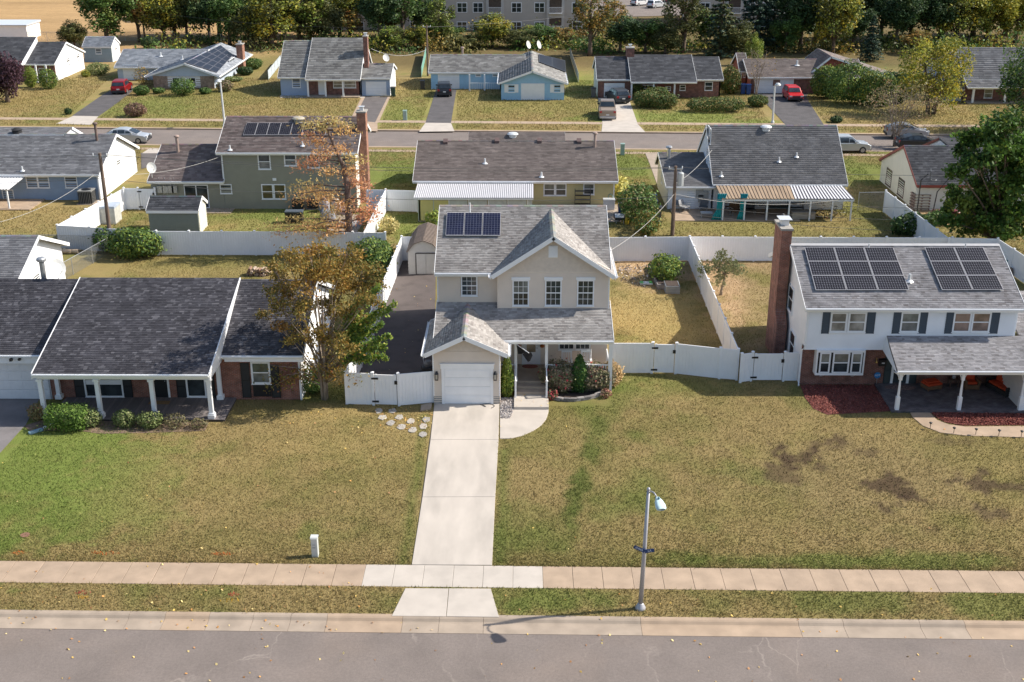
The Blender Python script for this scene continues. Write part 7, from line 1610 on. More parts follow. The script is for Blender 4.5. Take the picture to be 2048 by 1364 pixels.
# ---- shrubs near the houses
BOX=[((.085,.14,.025),4),((.06,.11,.02),3),((.12,.18,.035),2)]
SHR=[((.13,.16,.055),4),((.09,.12,.04),3),((.19,.20,.09),2)]
shrub('hedge','large clipped boxwood hedge in front of the low brick house porch',G(137,857),1.25,.75,1.35,5200,.10,BOX,'hedge',flat=.75,lump=.06)
gs='small bushes along the low brick house porch'
shrub('shrub','loose green bush touching the right end of the boxwood hedge',G(184,853),.55,.5,1.0,900,.11,SHR,group=gs);shrub('shrub','small yellowing bush at the driveway end of the brick house porch',G(76,840),.5,.45,.95,900,.10,[((.20,.15,.06),4),((.16,.14,.06),3),((.22,.10,.06),1)],group=gs)
shrub('shrub','left of the two pale green bushes before the brick house deck',G(251,853),.58,.5,.95,1000,.12,SHR,group=gs);shrub('shrub','right of the two pale green bushes before the brick house deck',G(303,855),.68,.5,.9,1200,.12,SHR,group=gs)
shrub('shrub','half-bare brownish bush before the brick house deck in tree shade',G(352,855),.6,.5,.75,500,.10,[((.14,.12,.06),3),((.10,.10,.05),2)],group=gs);shrub('shrub','low sparse bush at the right end of the brick house deck',G(398,856),.5,.4,.55,350,.10,[((.14,.12,.06),3),((.10,.10,.05),2)],group=gs)
shrub('arborvitae','slim conical arborvitae beside the garage of the beige house',G(1014,800)+Vector((0,.3,0)),.52,.5,2.75,3400,.13,[((.10,.14,.02),4),((.06,.10,.018),3),((.15,.17,.03),2)],'arborvitae',shape=.28,lump=.08,group='arborvitae at the porch of the beige house')
shrub('arborvitae','dark conical arborvitae in the rose bed of the beige house',G(1159,793)+Vector((0,.6,0)),.72,.66,2.25,4800,.12,[((.035,.085,.022),4),((.055,.11,.025),3),((.09,.14,.03),1)],'arborvitae',shape=.35,lump=.1,group='arborvitae at the porch of the beige house')
ROSE=[((.18,.16,.095),4),((.11,.12,.055),4),((.27,.215,.14),3),((.16,.09,.07),1.5)];rp=((.40,.05,.07),60,.15)
shrub('rose_bush','rose bush with red flowers left of the dark arborvitae',G(1119,793)+Vector((0,.75,0)),1.05,.8,1.75,5200,.13,ROSE,'rose bush',flowers=rp,group='rose bushes in the stone-edged bed',lump=.35);shrub('rose_bush','rose bush with pale blooms right of the dark arborvitae',G(1192,791)+Vector((0,.8,0)),1.1,.8,1.55,5200,.13,ROSE,'rose bush',flowers=((.45,.10,.08),40,.14),group='rose bushes in the stone-edged bed',lump=.35)
shrub('ornamental_grass','straw-coloured ornamental shrub at the porch corner of the beige house',G(1221,778)+Vector((0,.4,0)),.7,.65,1.5,2200,.13,[((.42,.30,.15),4),((.34,.24,.12),3),((.22,.17,.08),1)],'shrub',lump=.3)
shrub('flower_clump','low red-tipped plant at the right end of the stone-edged bed',G(1212,795),.32,.28,.5,260,.11,[((.26,.12,.09),3),((.18,.14,.08),2)],'plant');shrub('flower_clump','small red-flowered plant beside the stair post of the beige house',G(1104,800)+Vector((0,.1,0)),.35,.3,.55,300,.11,[((.10,.10,.05),3),((.32,.05,.06),2)],'plant')
shrub('shrub','big green bush in front of the white fence by the utility pole',G(272,515),2.0,1.3,2.3,3600,.22,GREEN+LIME[:1],lump=.3);shrub('shrub','smaller bush round the foot of the left utility pole',G(215,503),1.0,.8,1.9,1200,.2,GREEN)
shrub('shrub','green bush growing at the junction of the white fences behind the autumn tree',G(748,530),1.5,1.5,2.0,2400,.2,GREEN+LIME[:1],lump=.3);shrub('shrub','green climber bush along the fence behind the autumn tree',G(766,550),.9,2.2,1.9,1500,.18,GREEN+LIME[:1],lump=.3)
shrub('shrub','straw-yellow shrub beside the white fence by the yellow house',G(778,465),.8,.8,1.3,800,.18,[((.45,.38,.17),3),((.34,.30,.13),3)]);shrub('shrub','leafy sapling poking up beside the beige house roof',G(869,468),.7,.7,2.0,420,.26,LIME,lump=.3)
shrub('vegetable_plant','bushy tomato plants in the grey raised bed behind the beige house',G(1328,561),1.15,1.3,1.9,1800,.2,LIME+GREEN[:2],'plant',lump=.35);shrub('vegetable_plant','low leafy crop in the ribbed metal planter',Vector((G(1341,574).x,G(1341,574).y+.6,.5)),.5,.5,.6,420,.15,GREEN+LIME[:1],'plant')
shrub('shrub','yellow leafy hedge at the right end of the yellow house',G(1240,395),.8,2.2,1.8,1200,.25,[((.40,.36,.11),4),((.28,.28,.09),3)],lump=.3);shrub('shrub','overgrown green bush between the yellow house and the grey cape house',G(1275,440),1.7,2.6,2.9,3000,.24,GREEN+[((.20,.16,.07),2)],lump=.35);shrub('shrub','tangled bush beside the overgrown wire fence near the right utility pole',G(1293,468),1.1,1.6,1.8,1300,.22,GREEN+AUTUMN[:2],lump=.35)
shrub('shrub','dark leafy bush against the slanting white fence near the cream house',G(1823,470),1.9,1.0,1.8,1500,.28,DKGREEN+GREEN[:1],lump=.35);shrub('shrub','small bush on the far side of the slanting white fence',G(1880,448),1.0,.8,1.2,600,.24,GREEN);shrub('potted_shrub','leafy potted plant beside the back wall of the grey cape house',G(1427,413),.6,.5,2.2,500,.2,GREEN,'plant')
# ---- across the far street
q=G(20,205);c=W(6,140,q.y);rr=abs(W(52,150,q.y).x-c.x);zt=W(25,95,q.y).z;tree('purple_tree','purple-leaved tree at the left edge before the white ranch house',(c.x,q.y,0),zt,(rr,rr*.9,zt*.44,zt*.54),6500,.3,PURPLE,.25,seed=9,clusters=40,cs=.24,mt=leafy_m,limb0=.12)
gs='rounded evergreen bushes before the far houses'
for px,py,rx,h,lab,pl in ((63,175,.95,2.8,'left of the two domed yellow-green bushes by the white ranch house',LIME),(98,178,1.35,2.7,'right of the two domed yellow-green bushes by the white ranch house',GREEN+LIME),(366,191,1.65,2.2,'large domed evergreen before the pale blue brick-fronted house',GREEN),(284,190,1.05,1.2,'low round bush at the end of the red car driveway',GREEN),(318,187,.75,.8,'small round bush left of the large domed evergreen',GREEN),(411,188,.75,.85,'small round bush right of the large domed evergreen',GREEN),(272,233,1.35,1.6,'rusty brown round bush on the lawn of the pale blue house',[((.13,.085,.06),3),((.17,.10,.07),2)]),(137,229,.42,.75,'tiny dark ball bush by the far sidewalk',DKGREEN),(490,150,1.2,1.2,'small dark bush beside the brick chimney of the pale blue house',DKGREEN),(300,97,1.5,2.0,'dark round bush behind the pale blue house',DKGREEN),(450,183,1.1,1.5,'pinkish flowering bush at the corner of the pale blue house',[((.20,.14,.10),3),((.11,.12,.05),3)]),(507,138,1.4,1.6,'dark low bush between the pale blue and grey-blue houses',GREEN),(172,154,.6,.9,'bright yellow-green bush beside the white gable wall',YELLOW),(196,150,1.7,1.7,'loose brown-green bush between white and pale blue houses',SHR),(465,162,1.4,.6,'low grey-green bush at the side of the pale blue house',SHR)):
    shrub('shrub',lab,G(px,py),rx,rx*.85,h,int(900+rx*700),.2,pl,group=gs,lump=.1)
shrub('shrub','half-bare ornamental shrub before the pale blue garage',G(285,168),1.1,1.0,2.3,600,.18,AUTUMN,lump=.3)
HED=[((.06,.095,.025),4),((.045,.075,.02),3),((.12,.12,.03),2),((.16,.11,.04),1)];gs='clipped hedges before the dark-roofed ranch house'
for px,py,rx,ry,h,lab,fl in ((1325,216,1.9,1.3,1.8,'left half of the long clipped hedge before the dark-roofed house',.5),(1431,223,3.7,1.5,1.75,'long clipped yellow-green hedge before the dark-roofed ranch house',.55),(1292,214,1.7,1.4,2.1,'bushy hedge mass left of the walk before the dark-roofed house',.3),(1312,204,1.6,1.2,1.9,'second rounded bush of the hedge before the dark-roofed porch',.3),(1273,195,.9,.9,2.1,'tall bush at the garage corner of the dark-roofed house',.1),(1515,213,1.3,1.1,1.4,'rounded bush beside the red car driveway',.1)):
    shrub('hedge',lab,G(px,py),rx,ry,h,int(1400+rx*900),.2,HED,'hedge',group=gs,flat=fl,lump=.12)
shrub('arborvitae','tall dark pillar-shaped evergreen before the dark-roofed ranch house',G(1386,192),.95,.9,2.9,2600,.2,[((.03,.08,.02),4),((.05,.11,.025),2)],'arborvitae',shape=.8,lump=.08);shrub('shrub','large egg-shaped browning evergreen at the end of the dark-roofed house',G(1459,188),1.55,1.4,3.6,4200,.22,HED+[((.14,.09,.03),3)],shape=.75,lump=.1)
gs='big loose bushes before the red-sided house'
for px,py,rx,h,lab,pl in ((1655,196,2.4,4.0,'leftmost of the big loose bushes before the red-sided house',LIME+GREEN),(1700,207,3.0,5.0,'tallest of the big loose bushes before the red-sided house',GREEN+LIME[:1]),(1748,212,2.7,4.2,'yellow-tinged bush among the big loose bushes',GREEN+YELLOW[:1]),(1788,206,2.4,3.9,'dark rightmost of the big loose bushes before the red-sided house',DKGREEN+GREEN[:1])):shrub('shrub',lab,G(px,py),rx,rx*.7,h,4600,.27,pl,group=gs,lump=.35)
shrub('shrub','small dark bush on the lawn before the red-sided house',G(1672,245),.7,.6,.75,700,.25,DKGREEN)
b=G(1861,228);tree('yellow_tree','yellow-green tree with twin trunks on the far lawn',b,W(1870,80,b.y).z,(4.3,3.8,4.1,W(1872,142,b.y).z),8000,.30,YELLOW,.35,seed=6,clusters=52,cs=.2,trunks=2,limb0=.3)
b=G(2040,262);tree('tree','dark green tree at the right edge beyond the far street',(b.x+1.5,b.y,0),W(2040,78,b.y).z,(4.6,4.2,5.4,W(2040,160,b.y).z),9000,.32,DKGREEN+GREEN[:2]+LIME[:1],.4,seed=16,clusters=46,cs=.22)
b=G(1790,290);tree('bare_shrub_tree','half-bare twiggy shrub tree beside the far street right of the grey cape house',b,6.5,(4.2,3.0,2.6,4.2),1500,.2,[((.17,.15,.07),3),((.20,.13,.07),2)],.16,seed=31,clusters=90,cs=.14,trunks=6,bm=bark_pale,limb0=.12)
b=G(1512,190);tree('bare_tree','small bare tree before the white garage of the red-sided house',b,6.2,(2.6,2.2,2.2,4.2),60,.2,AUTUMN,.12,seed=33,clusters=60,cs=.16,trunks=3,bm=bark_pale,limb0=.2)
# ---- belt of trees behind the far houses
gb='trees in the belt behind the far houses'
OLV=[((.075,.085,.028),4),((.05,.06,.02),3),((.12,.11,.035),2)]
protos={}
def belt(px,py,ty,wpx_,pal,key,lab,kind='b',seed=0):
    b=G(px,py);H=W(px,ty,b.y).z;r=wpx_*sc(px,py,b.y)/2;k=(key,kind)
    if k not in protos:
        if kind == 'b':o=tree('belt_tree',lab,b,14,(4.5,4.0,5.4,8.3),6800,.55,pal,.34,gb,44,.22,seed=40+len(protos),mt=leafy_m,limb0=.15)
        elif kind == 'ivy':o=tree('belt_tree',lab,b,14,(4.0,3.6,5.0,9.0),2600,.5,pal,.4,gb,60,.15,seed=40+len(protos),bm=bark,limb0=.2)
        else:o=conifer('belt_conifer',lab,b,14,3.6,6000,.55,pal,.3,gb,40+len(protos),tiers=18)
        protos[k]=o
    else:o=copy_tree(protos[k]);o.location=b;o['label']=lab
    rw=4.5 if kind == 'b' else (4.0 if kind == 'ivy' else 3.6)
    o.scale=(r/rw,r/rw,H/14);o.rotation_euler=(0,0,random.uniform(0,6));return o
BT=[(215,88,-40,120,GREEN,'g','leaning dark green tree at the edge of the field','b'),(150,96,40,60,OLV,'o','low scrub tree at the fence beside the field','b'),(280,84,-30,70,AUTUMN,'a','rusty-leaved tree beside the pole at the field edge','ivy'),(330,84,-30,90,YELLOW+OLV,'yo','yellowing tree right of the field pole','b'),(375,82,-60,80,OLV,'o','olive tree behind the pale blue house roof','b'),(420,84,-30,90,DKGREEN,'d','dark tree with ivy trunk behind the pale blue house','b'),(460,90,-20,90,GREEN,'g','green tree behind the pale blue house chimney','b'),(505,95,10,80,OLV,'o','rounded olive tree left of the grey-blue house','b'),(545,96,-30,110,YELLOW+OLV,'yo','broad yellow-green tree left of the grey-blue house','b'),(600,90,-40,110,LIME+OLV,'l','tall light green tree behind the grey-blue roof','b'),(650,88,-10,80,OLV,'o','olive tree behind the grey-blue house ridge','b'),(700,80,20,70,AUTUMN,'a','rusty thin tree behind the brick chimney house','ivy'),(760,92,-60,100,DKGREEN,'d','dark tree right of the brick chimney','b'),(805,90,-60,90,GREEN,'g','green tree with bare trunks left of the thin pole','ivy'),(790,100,55,70,LIME+OLV,'l','bright undergrowth tree left of the thin pole','b'),(880,95,0,66,LIME+OLV,'l','light green tree right of the thin pole before the apartments','b'),(840,98,50,60,YELLOW+OLV,'yo','yellow scrub tree by the thin pole','b'),(930,98,66,70,OLV,'o','scrub tree above the light blue roof ridge','b'),(985,95,28,76,YELLOW+OLV,'yo','yellow-green tree before the apartment windows','b'),(1040,96,58,80,OLV,'o','dark scrub tree above the two dishes','b'),(1085,92,48,70,GREEN,'g','green tree right of the two dishes','b'),(1130,92,55,70,AUTUMN,'a','brown thin tree beside the apartment corner','ivy'),(1180,112,-20,90,AUTUMN+OLV,'ao','ivy-clad rust-crowned tree right of the apartments','ivy'),(1240,105,30,90,DKGREEN,'d','dark rounded tree behind the dark-roofed house chimney','b'),(1290,105,35,80,GREEN,'g','green tree behind the dark-roofed house ridge','b'),(1330,108,50,70,OLV,'o','olive tree behind the dark-roofed house','b'),(1366,106,-30,100,OLV,'iv','bare ivy-clad tree behind the dark-roofed house','ivy'),(1440,112,-40,100,SPRUCE+OLV,'s','grey-green spruce behind the dark-roofed house','c'),(1512,100,-90,110,SPRUCE,'sd','tall dark spruce before the right apartment block','c'),(1470,112,40,80,OLV,'o','olive tree below the tall dark spruce','b'),(1507,130,68,40,LIME,'lm','small bright lime tree beside the red-sided house','b'),(1600,100,-50,110,DKGREEN,'d','dark tree behind the red-sided house roof','b'),(1570,105,30,70,GREEN,'g','green tree behind the white garage roof','b'),(1665,108,-40,90,YELLOW+OLV,'yo','tall yellow-green tree above the red-sided house','b'),(1740,122,30,60,SPRUCE,'sp','blue-green pointed spruce right of the red-sided house','c'),(1705,100,5,80,DKGREEN,'d','dark tree left of the pointed spruce','b'),(1790,96,-30,90,DKGREEN,'d','dark tree right of the pointed spruce','b'),(1850,92,-40,100,DKGREEN,'d','dark ivy tree behind the yellow-green tree','b'),(1830,108,60,70,AUTUMN,'a','brown thicket tree behind the yellow-green tree','ivy'),(1910,90,-40,110,YELLOW+OLV,'yo','yellowing tree above the slate-grey roof','b'),(1970,88,-30,110,YELLOW,'y','broad golden tree above the slate-grey roof','b'),(2030,86,-20,110,YELLOW,'y','golden tree at the upper right corner','b')]
for i,t in enumerate(BT):belt(*t)
# understory brambles in front of the belt
r_=np.random.default_rng(50);U=[];cu_=[];c,w_=pal_arr(GREEN+OLV+AUTUMN[:2]+YELLOW[:1])
for k in range(170):
    px=r_.uniform(290,2060);g=G(px,r_.uniform(84,108));n=90;h=r_.uniform(1.0,3.2);cc=c[r_.choice(len(c),p=w_)]
    U.append(np.array([g.x,g.y,0])+np.abs(r_.normal(size=(n,3))*[0,0,h*.5])+r_.normal(size=(n,3))*[1.6,1.2,.2]);cu_.append(np.tile(cc,(n,1))*r_.uniform(.6,1.3,(n,1)))
U=np.concatenate(U);U[:,2]=np.clip(U[:,2],.1,None);o=leaf_mesh('undergrowth',U,.5,np.concatenate(cu_),leafy_m,None,(0,0,0));o['label']='tangled undergrowth and brambles along the belt of trees';o['category']='undergrowth';stuff(o)
# ================================================================== CARS
tyre_m=mat('tyre',(.02,.02,.022),.85,.2);rim_m=mat('rim',(.40,.41,.43),.35,.1,metal=.6);car_glass=mat_glass('car_glass',(.03,.04,.05),.05)
lamp_red=mat('tail_light',(.35,.02,.02),.3,.1);lamp_w=mat('head_light',(.65,.68,.70),.15,.05);plate_m=mat('plate_white',(.62,.62,.60),.5,.05);trim_k=mat('car_trim',(.03,.03,.033),.6,.1)
STY={'suv':dict(L=4.6,W=1.86,H=1.68,b=[(.02,.30),(0,.72),(.10,1.02),(3.35,1.02),(4.30,.92),(4.56,.74),(4.60,.38),(4.45,.26),(.15,.26)],g=[(.14,1.0),(3.45,1.0),(2.62,1.64),(2.2,1.68),(.75,1.66),(.40,1.58)],wh=.34,wx=(.85,3.72),win=[(.62,1.35),(1.42,2.28),(2.34,3.0)]),
 'hatch':dict(L=4.48,W=1.76,H=1.49,b=[(.02,.30),(0,.85),(.08,1.05),(1.0,1.0),(3.2,.92),(4.15,.78),(4.42,.62),(4.48,.36),(4.35,.22),(.15,.24)],g=[(.06,1.02),(3.55,.90),(2.4,1.42),(1.9,1.49),(1.3,1.46),(.5,1.22)],wh=.31,wx=(.80,3.5),win=[(.85,1.35),(1.42,2.15),(2.22,2.9)]),
 'box':dict(L=4.15,W=1.80,H=1.62,b=[(.02,.30),(0,.75),(.06,1.0),(3.0,1.0),(3.85,.94),(4.10,.78),(4.15,.36),(4.0,.24),(.15,.26)],g=[(.06,.98),(3.25,.98),(2.62,1.58),(2.3,1.62),(.5,1.60),(.16,1.52)],wh=.33,wx=(.72,3.32),win=[(.5,1.15),(1.25,2.05),(2.12,2.8)]),
 'pickup':dict(L=5.8,W=2.0,H=1.9,b=[(.02,.45),(0,.62),(.02,1.12),(2.25,1.12),(2.3,1.18),(4.55,1.14),(5.55,1.04),(5.78,.85),(5.80,.45),(5.6,.34),(.2,.40)],g=[(2.28,1.15),(4.75,1.12),(3.95,1.84),(3.6,1.90),(2.75,1.89),(2.42,1.82)],wh=.40,wx=(1.15,4.75),win=[(2.6,3.25),(3.32,4.15)])}
def car(style,paint,rear_px,front_px,lab,name='parked_car',cat='car',low=None,size=1.0):
    s=STY[style];a,f=G(*rear_px),G(*front_px);u=(f-a);u.z=0;u.normalize();v=Vector((-u.y,u.x,0));L,Wd=s['L'],s['W'];c=(a+f)/2;o=c-u*L/2;o.z=.03
    if rear_px[1] < 0 or abs(rear_px[1]-front_px[1]) > 12:o=a+Vector((0,0,.03))
    R=thing(name,lab,cat,(c.x,c.y,0),'parked cars across the far street');X=lambda x,y,z:o+u*x+v*y+UZ*z
    hw=Wd/2;bb=MB();n=len(s['b'])
    secs=[(-hw,.90),(-hw+.0,.98),(-hw*.86,1.0),(hw*.86,1.0),(hw,.98),(hw,.90)]
    # body: side outline swept across the width, pinched towards the flanks
    k=0;mid=L/2
    for y,q in ((-hw,.965),(-hw*.93,1.0),(hw*.93,1.0),(hw,.965)):
        for x,z in s['b']:bb.v.append(tuple(X(mid+(x-mid)*q,y,.62+(z-.62)*(q if z > .62 else 1))))
    for r in range(3):
        for i in range(n):j=(i+1) % n;bb.f.append((r*n+j,r*n+i,(r+1)*n+i,(r+1)*n+j));bb.c.append(None)
    bb.f.append(tuple(range(n)));bb.c.append(None);bb.f.append(tuple(3*n+i for i in reversed(range(n))));bb.c.append(None)
    body=bb.build('body',paint,R,bevel=.04)
    g=s['g'];bb=MB();top_=s['H'];belt=1.0 if style != 'pickup' else 1.14;tw=.78
    wy=lambda z:hw*(.94-(.94-tw)*max(0,(z-belt))/(top_-belt))
    m_=len(g)
    for sg in (-1,1):
        for x,z in g:bb.v.append(tuple(X(x,sg*wy(z),z)))
    for i in range(m_):j=(i+1) % m_;bb.f.append((j,i,m_+i,m_+j));bb.c.append(None)
    bb.f.append(tuple(range(m_)));bb.c.append(None);bb.f.append(tuple(m_+i for i in reversed(range(m_))));bb.c.append(None)
    cab=bb.build('cabin',paint,R,bevel=.05)
    def front_glass(p,q,nm,inset=.10):
        (x0,z0),(x1,z1)=p,q;t0,t1=.14,.86;A=(lerp(x0,x1,t0),lerp(z0,z1,t0));B=(lerp(x0,x1,t1),lerp(z0,z1,t1));d=Vector((z1-z0,0,-(x1-x0))).normalized();sx=1 if d.x*(1 if x0 > L/2 else -1) > 0 else -1
        off=(u*d.x+UZ*d.z)*(.022*sx);ya,yb_=wy(A[1])-inset,wy(B[1])-inset;q_=MB();q_.prism([X(A[0],-ya,A[1])+off,X(A[0],ya,A[1])+off,X(B[0],yb_,B[1])+off,X(B[0],-yb_,B[1])+off],off.normalized()*.012);q_.build(nm,car_glass,cab)
    front_glass(g[1],g[2],'windscreen');front_glass(g[0],g[-1],'rear_window')
    zt=min(top_-.1,belt+.52)
    for sg in (-1,1):
        for x0,x1 in s['win']:
            sl=.06;P=[]
            zt1=zt if x1 < L*.6 else zt-.12;pts=[(x0,belt+.06),(x1,belt+.06),(x1-(.35 if x1 == s['win'][-1][1] else .02),zt1),(x0+(.12 if x0 == s['win'][0][0] else .0),zt1)]
            q_=MB();q_.prism([X(x,sg*(wy(z)+.012),z) for x,z in pts],v*sg*.012);q_.build('side_window',car_glass,cab)
    for x in s['wx']:
        for sg in (-1,1):
            r=s['wh'];q_=MB();cpt=X(x,sg*(hw-.11),r-.03);k=16
            pts=[cpt+u*(r*math.cos(6.2832*i/k))+UZ*(r*math.sin(6.2832*i/k))-v*sg*.12 for i in range(k)];q_.prism(pts,v*sg*.25);ty=q_.build('wheel',tyre_m,R)
            q_=MB();pts=[cpt+u*(r*.62*math.cos(6.2832*i/k))+UZ*(r*.62*math.sin(6.2832*i/k))+v*sg*.125 for i in range(k)];q_.prism(pts,v*sg*.025);q_.build('rim',rim_m,ty)
    zl=.86 if style != 'pickup' else .98
    for sg in (-1,1):
        q_=MB();q_.obox(X(0,sg*hw*.80,zl),u,v,UZ,(-.03,.12),(-.14,.14),(-.10,.13));q_.build('tail_light',lamp_red,R);q_=MB();q_.obox(X(L,sg*hw*.76,zl-.16),u,v,UZ,(-.2,.0),(-.18,.16),(-.07,.07));q_.build('headlight',lamp_w,R)
        q_=MB();q_.obox(X(s['win'][-1][1]-.05,sg*(hw+.02),belt+.02),u,v,UZ,(-.08,.08),(-.1,.1),(0,.14));q_.build('wing_mirror',trim_k if low else paint,R)
    for x,nm in ((-.02,'rear_bumper'),(L-.08,'front_bumper')):
        q_=MB();q_.obox(X(x,0,.42),u,v,UZ,(-.02,.12),(-hw*.92,hw*.92),(-.16,.10));q_.build(nm,low or trim_k,R,bevel=.03)
    q_=MB();q_.obox(X(-.045,0,.68),u,v,UZ,(-.01,.02),(-.18,.18),(-.07,.07));q_.build('number_plate',plate_m,R)
    q_=MB();q_.obox(X(L,0,.62),u,v,UZ,(-.05,.02),(-hw*.5,hw*.5),(-.07,.09));q_.build('grille',trim_k,R)
    if style == 'pickup':q_=MB();q_.obox(X(0,0,1.125),u,v,UZ,(.12,2.2),(-.8,.8),(0,.03));q_.build('bed_cover',mat('tonneau',(.22,.18,.15),.8,.15),R)
    return R
def paint(n,c,met=.3,r=.28):
    m=mat('paint_'+n,c,r,.04,1.0,metal=met,spec=.6);return m
car('suv',paint('red',(.30,.012,.016)),(237,190),(262,170),'red crossover car parked on the driveway of the pale blue house')
car('hatch',paint('silver',(.55,.58,.62),.4),(216,284),(300,284),'silver hatchback parked at the kerb behind the blue-sided house')
car('suv',paint('black',(.03,.032,.036)),(889,195),(887,178),'black sport utility car on the light blue house driveway')
car('pickup',paint('tan',(.30,.24,.19),.35),(1215,242),(1211,212),'tan pickup truck parked on the concrete drive','pickup_truck','truck',low=rim_m)
car('suv',paint('charcoal',(.07,.075,.08),.4),(1247,209),(1216,193),'dark grey crossover parked beside the tan pickup truck')
car('box',paint('bright_red',(.55,.02,.02),.1),(1577,193),(1603,213),'bright red boxy car facing the street on the wide driveway')
car('suv',paint('silver2',(.52,.54,.55),.4),(1660,303),(1724,303),'silver crossover at the far kerb right of the grey cape house')
car('hatch',paint('grey_sedan',(.34,.35,.37),.4),(1770,273),(1853,274),'grey car parked behind the twiggy shrub tree');car('hatch',paint('dark_sedan',(.03,.035,.045),.3),(1800,297),(1872,297),'dark car showing above the cream house roof')
# ================================================================== APARTMENTS AND FAR THINGS
apt_w=mat('apartment_siding',(.50,.455,.41),.8,.05,.5);apt_l=mat('apartment_light',(.52,.50,.48),.8,.05,.5)
def apartments(lab,px0,px1,Y,cols,balc,zr=13.0):
    x0,x1=W(px0,50,Y).x,W(px1,50,Y).x;R=thing('apartment_block',lab,'building',((x0+x1)/2,Y,0));bb=MB();bb.box(x0,x1,Y,Y+16,0,zr);bb.build('wall',apt_w,R)
    bb=MB();bb.prism([(x0-.6,Y-.6,zr),(x0-.6,Y+16.6,zr),(x0-.6,Y+8,zr+3.5)],(x1-x0+1.2,0,0));bb.build('roof',mat('apartment_roof',(.09,.085,.08),.9),R)
    for c in cols:
        for py in (53,15,-22):
            xx=W(c,py,Y).x;z=W(c,py,Y).z;window(R,(0,Y,0),UX,NY,xx-.95,xx+.95,z-.9,z+.9,tw=.14,sill=False)
            q=MB();q.box(xx-.05,xx+.05,Y-.07,Y-.01,z-.85,z+.85);q.build('mullion',white,R)
    for c in balc:
        xx=W(c,15,Y).x
        q=MB();q.box(xx-1.6,xx+1.6,Y-.5,Y-.02,0,zr-.5);q.build('bay',apt_l,R)
        for py in (62,25,-12):
            z=W(c,py,Y).z;q=MB();q.box(xx-1.1,xx+1.1,Y-.54,Y-.5,z,z+2.4);q.build('balcony_opening',mat('balcony_dark',(.09,.065,.05),.8,.2),R)
            q=MB();q.box(xx-1.2,xx+1.2,Y-1.1,Y-.51,z-.15,z);b_=q.build('balcony_slab',white,R);q=MB();q.box(xx-1.2,xx+1.2,Y-1.1,Y-1.05,z+.95,z+1.02)
            for k in range(17):q.box(xx-1.2+k*.15-.02,xx-1.2+k*.15+.02,Y-1.09,Y-1.06,z,z+.96)
            stuff(q.build('balustrade',white,b_))
    return R
apartments('beige apartment block with white-framed windows behind the tree belt',655,1172,222,[718,770,830,880,924,956,1033,1079,1154],[990,1111]);apartments('beige apartment block behind the tall dark spruce',1385,1600,226,[1410,1500,1530],[1468,1558]);apartments('third apartment block mostly hidden behind the left tree belt',420,600,236,[450,480,520,560],[585])
sheet('parking_lot',pxp([(1170,-20),(1400,-20),(1400,30),(1180,36)]),.06,asphalt)
for (a,b2,p,l) in (((1300,17),(1325,14),paint('silver',(.55,.58,.62)),'small silver car in the far parking lot beyond the trees'),((1335,9),(1360,8),paint('black',(.03,.032,.036)),'small dark car in the far parking lot beyond the trees'),((1270,12),(1292,10),paint('white_car',(.7,.7,.7),.0),'small white car in the far parking lot beyond the trees')):car('suv',p,a,b2,l)
q=G(56,80);bb=MB();R=thing('trailer','low white flat-roofed building at the upper left field edge','building',(q.x-6,q.y,0));bb.box(q.x-14,q.x,q.y,q.y+6,0,2.4);bb.build('wall',white_siding,R);bb=MB();bb.prism([(q.x-14.2,q.y-.3,2.4),(q.x-14.2,q.y+6.3,2.4),(q.x-14.2,q.y+6.3,2.7),(q.x-14.2,q.y-.3,2.55)],(14.4,0,0));bb.build('roof',mat('trailer_roof',(.55,.60,.66),.5,.05),R)
# second rank of trees so that the belt closes
for i,(px,py,ty,wd,pal,key,kind) in enumerate([(350,74,-60,110,OLV,'o','b'),(440,74,-70,120,DKGREEN,'d','b'),(520,76,-50,120,GREEN,'g','b'),(620,72,-60,110,OLV,'o','b'),(680,74,-40,90,YELLOW+OLV,'yo','b'),(780,76,-60,110,OLV,'o','b'),(850,78,-20,80,DKGREEN,'d','b'),(1225,76,0,70,AUTUMN,'a','ivy'),(1545,86,-50,90,SPRUCE,'sd','c'),(1630,84,-60,120,GREEN,'g','b'),(1690,80,-60,110,OLV,'o','b'),(1760,80,-60,120,DKGREEN,'d','b'),(1820,78,-60,120,GREEN,'g','b'),(1880,76,-60,130,DKGREEN,'d','b'),(1945,74,-60,130,YELLOW+OLV,'yo','b'),(2010,72,-60,130,YELLOW,'y','b'),(1400,88,10,80,GREEN,'g','b'),(1300,84,45,70,OLV,'o','b'),(1060,84,52,60,YELLOW+OLV,'yo','b'),(900,84,48,60,GREEN,'g','b')]):
    belt(px,py,ty,wd,pal,key,'tall rear-rank tree above the '+['pale blue roof','pale blue chimney','gap left of the grey-blue house','grey-blue ridge','grey-blue chimney','thin pole','light blue garage','dark-roofed house garage','tall dark spruce','red-sided house ridge','loose bushes','pointed spruce','gap right of the pointed spruce','yellow-green tree','slate-grey roof','upper right corner','dark-roofed house right end','dark-roofed house chimney','two satellite dishes','light blue ridge'][i],kind)
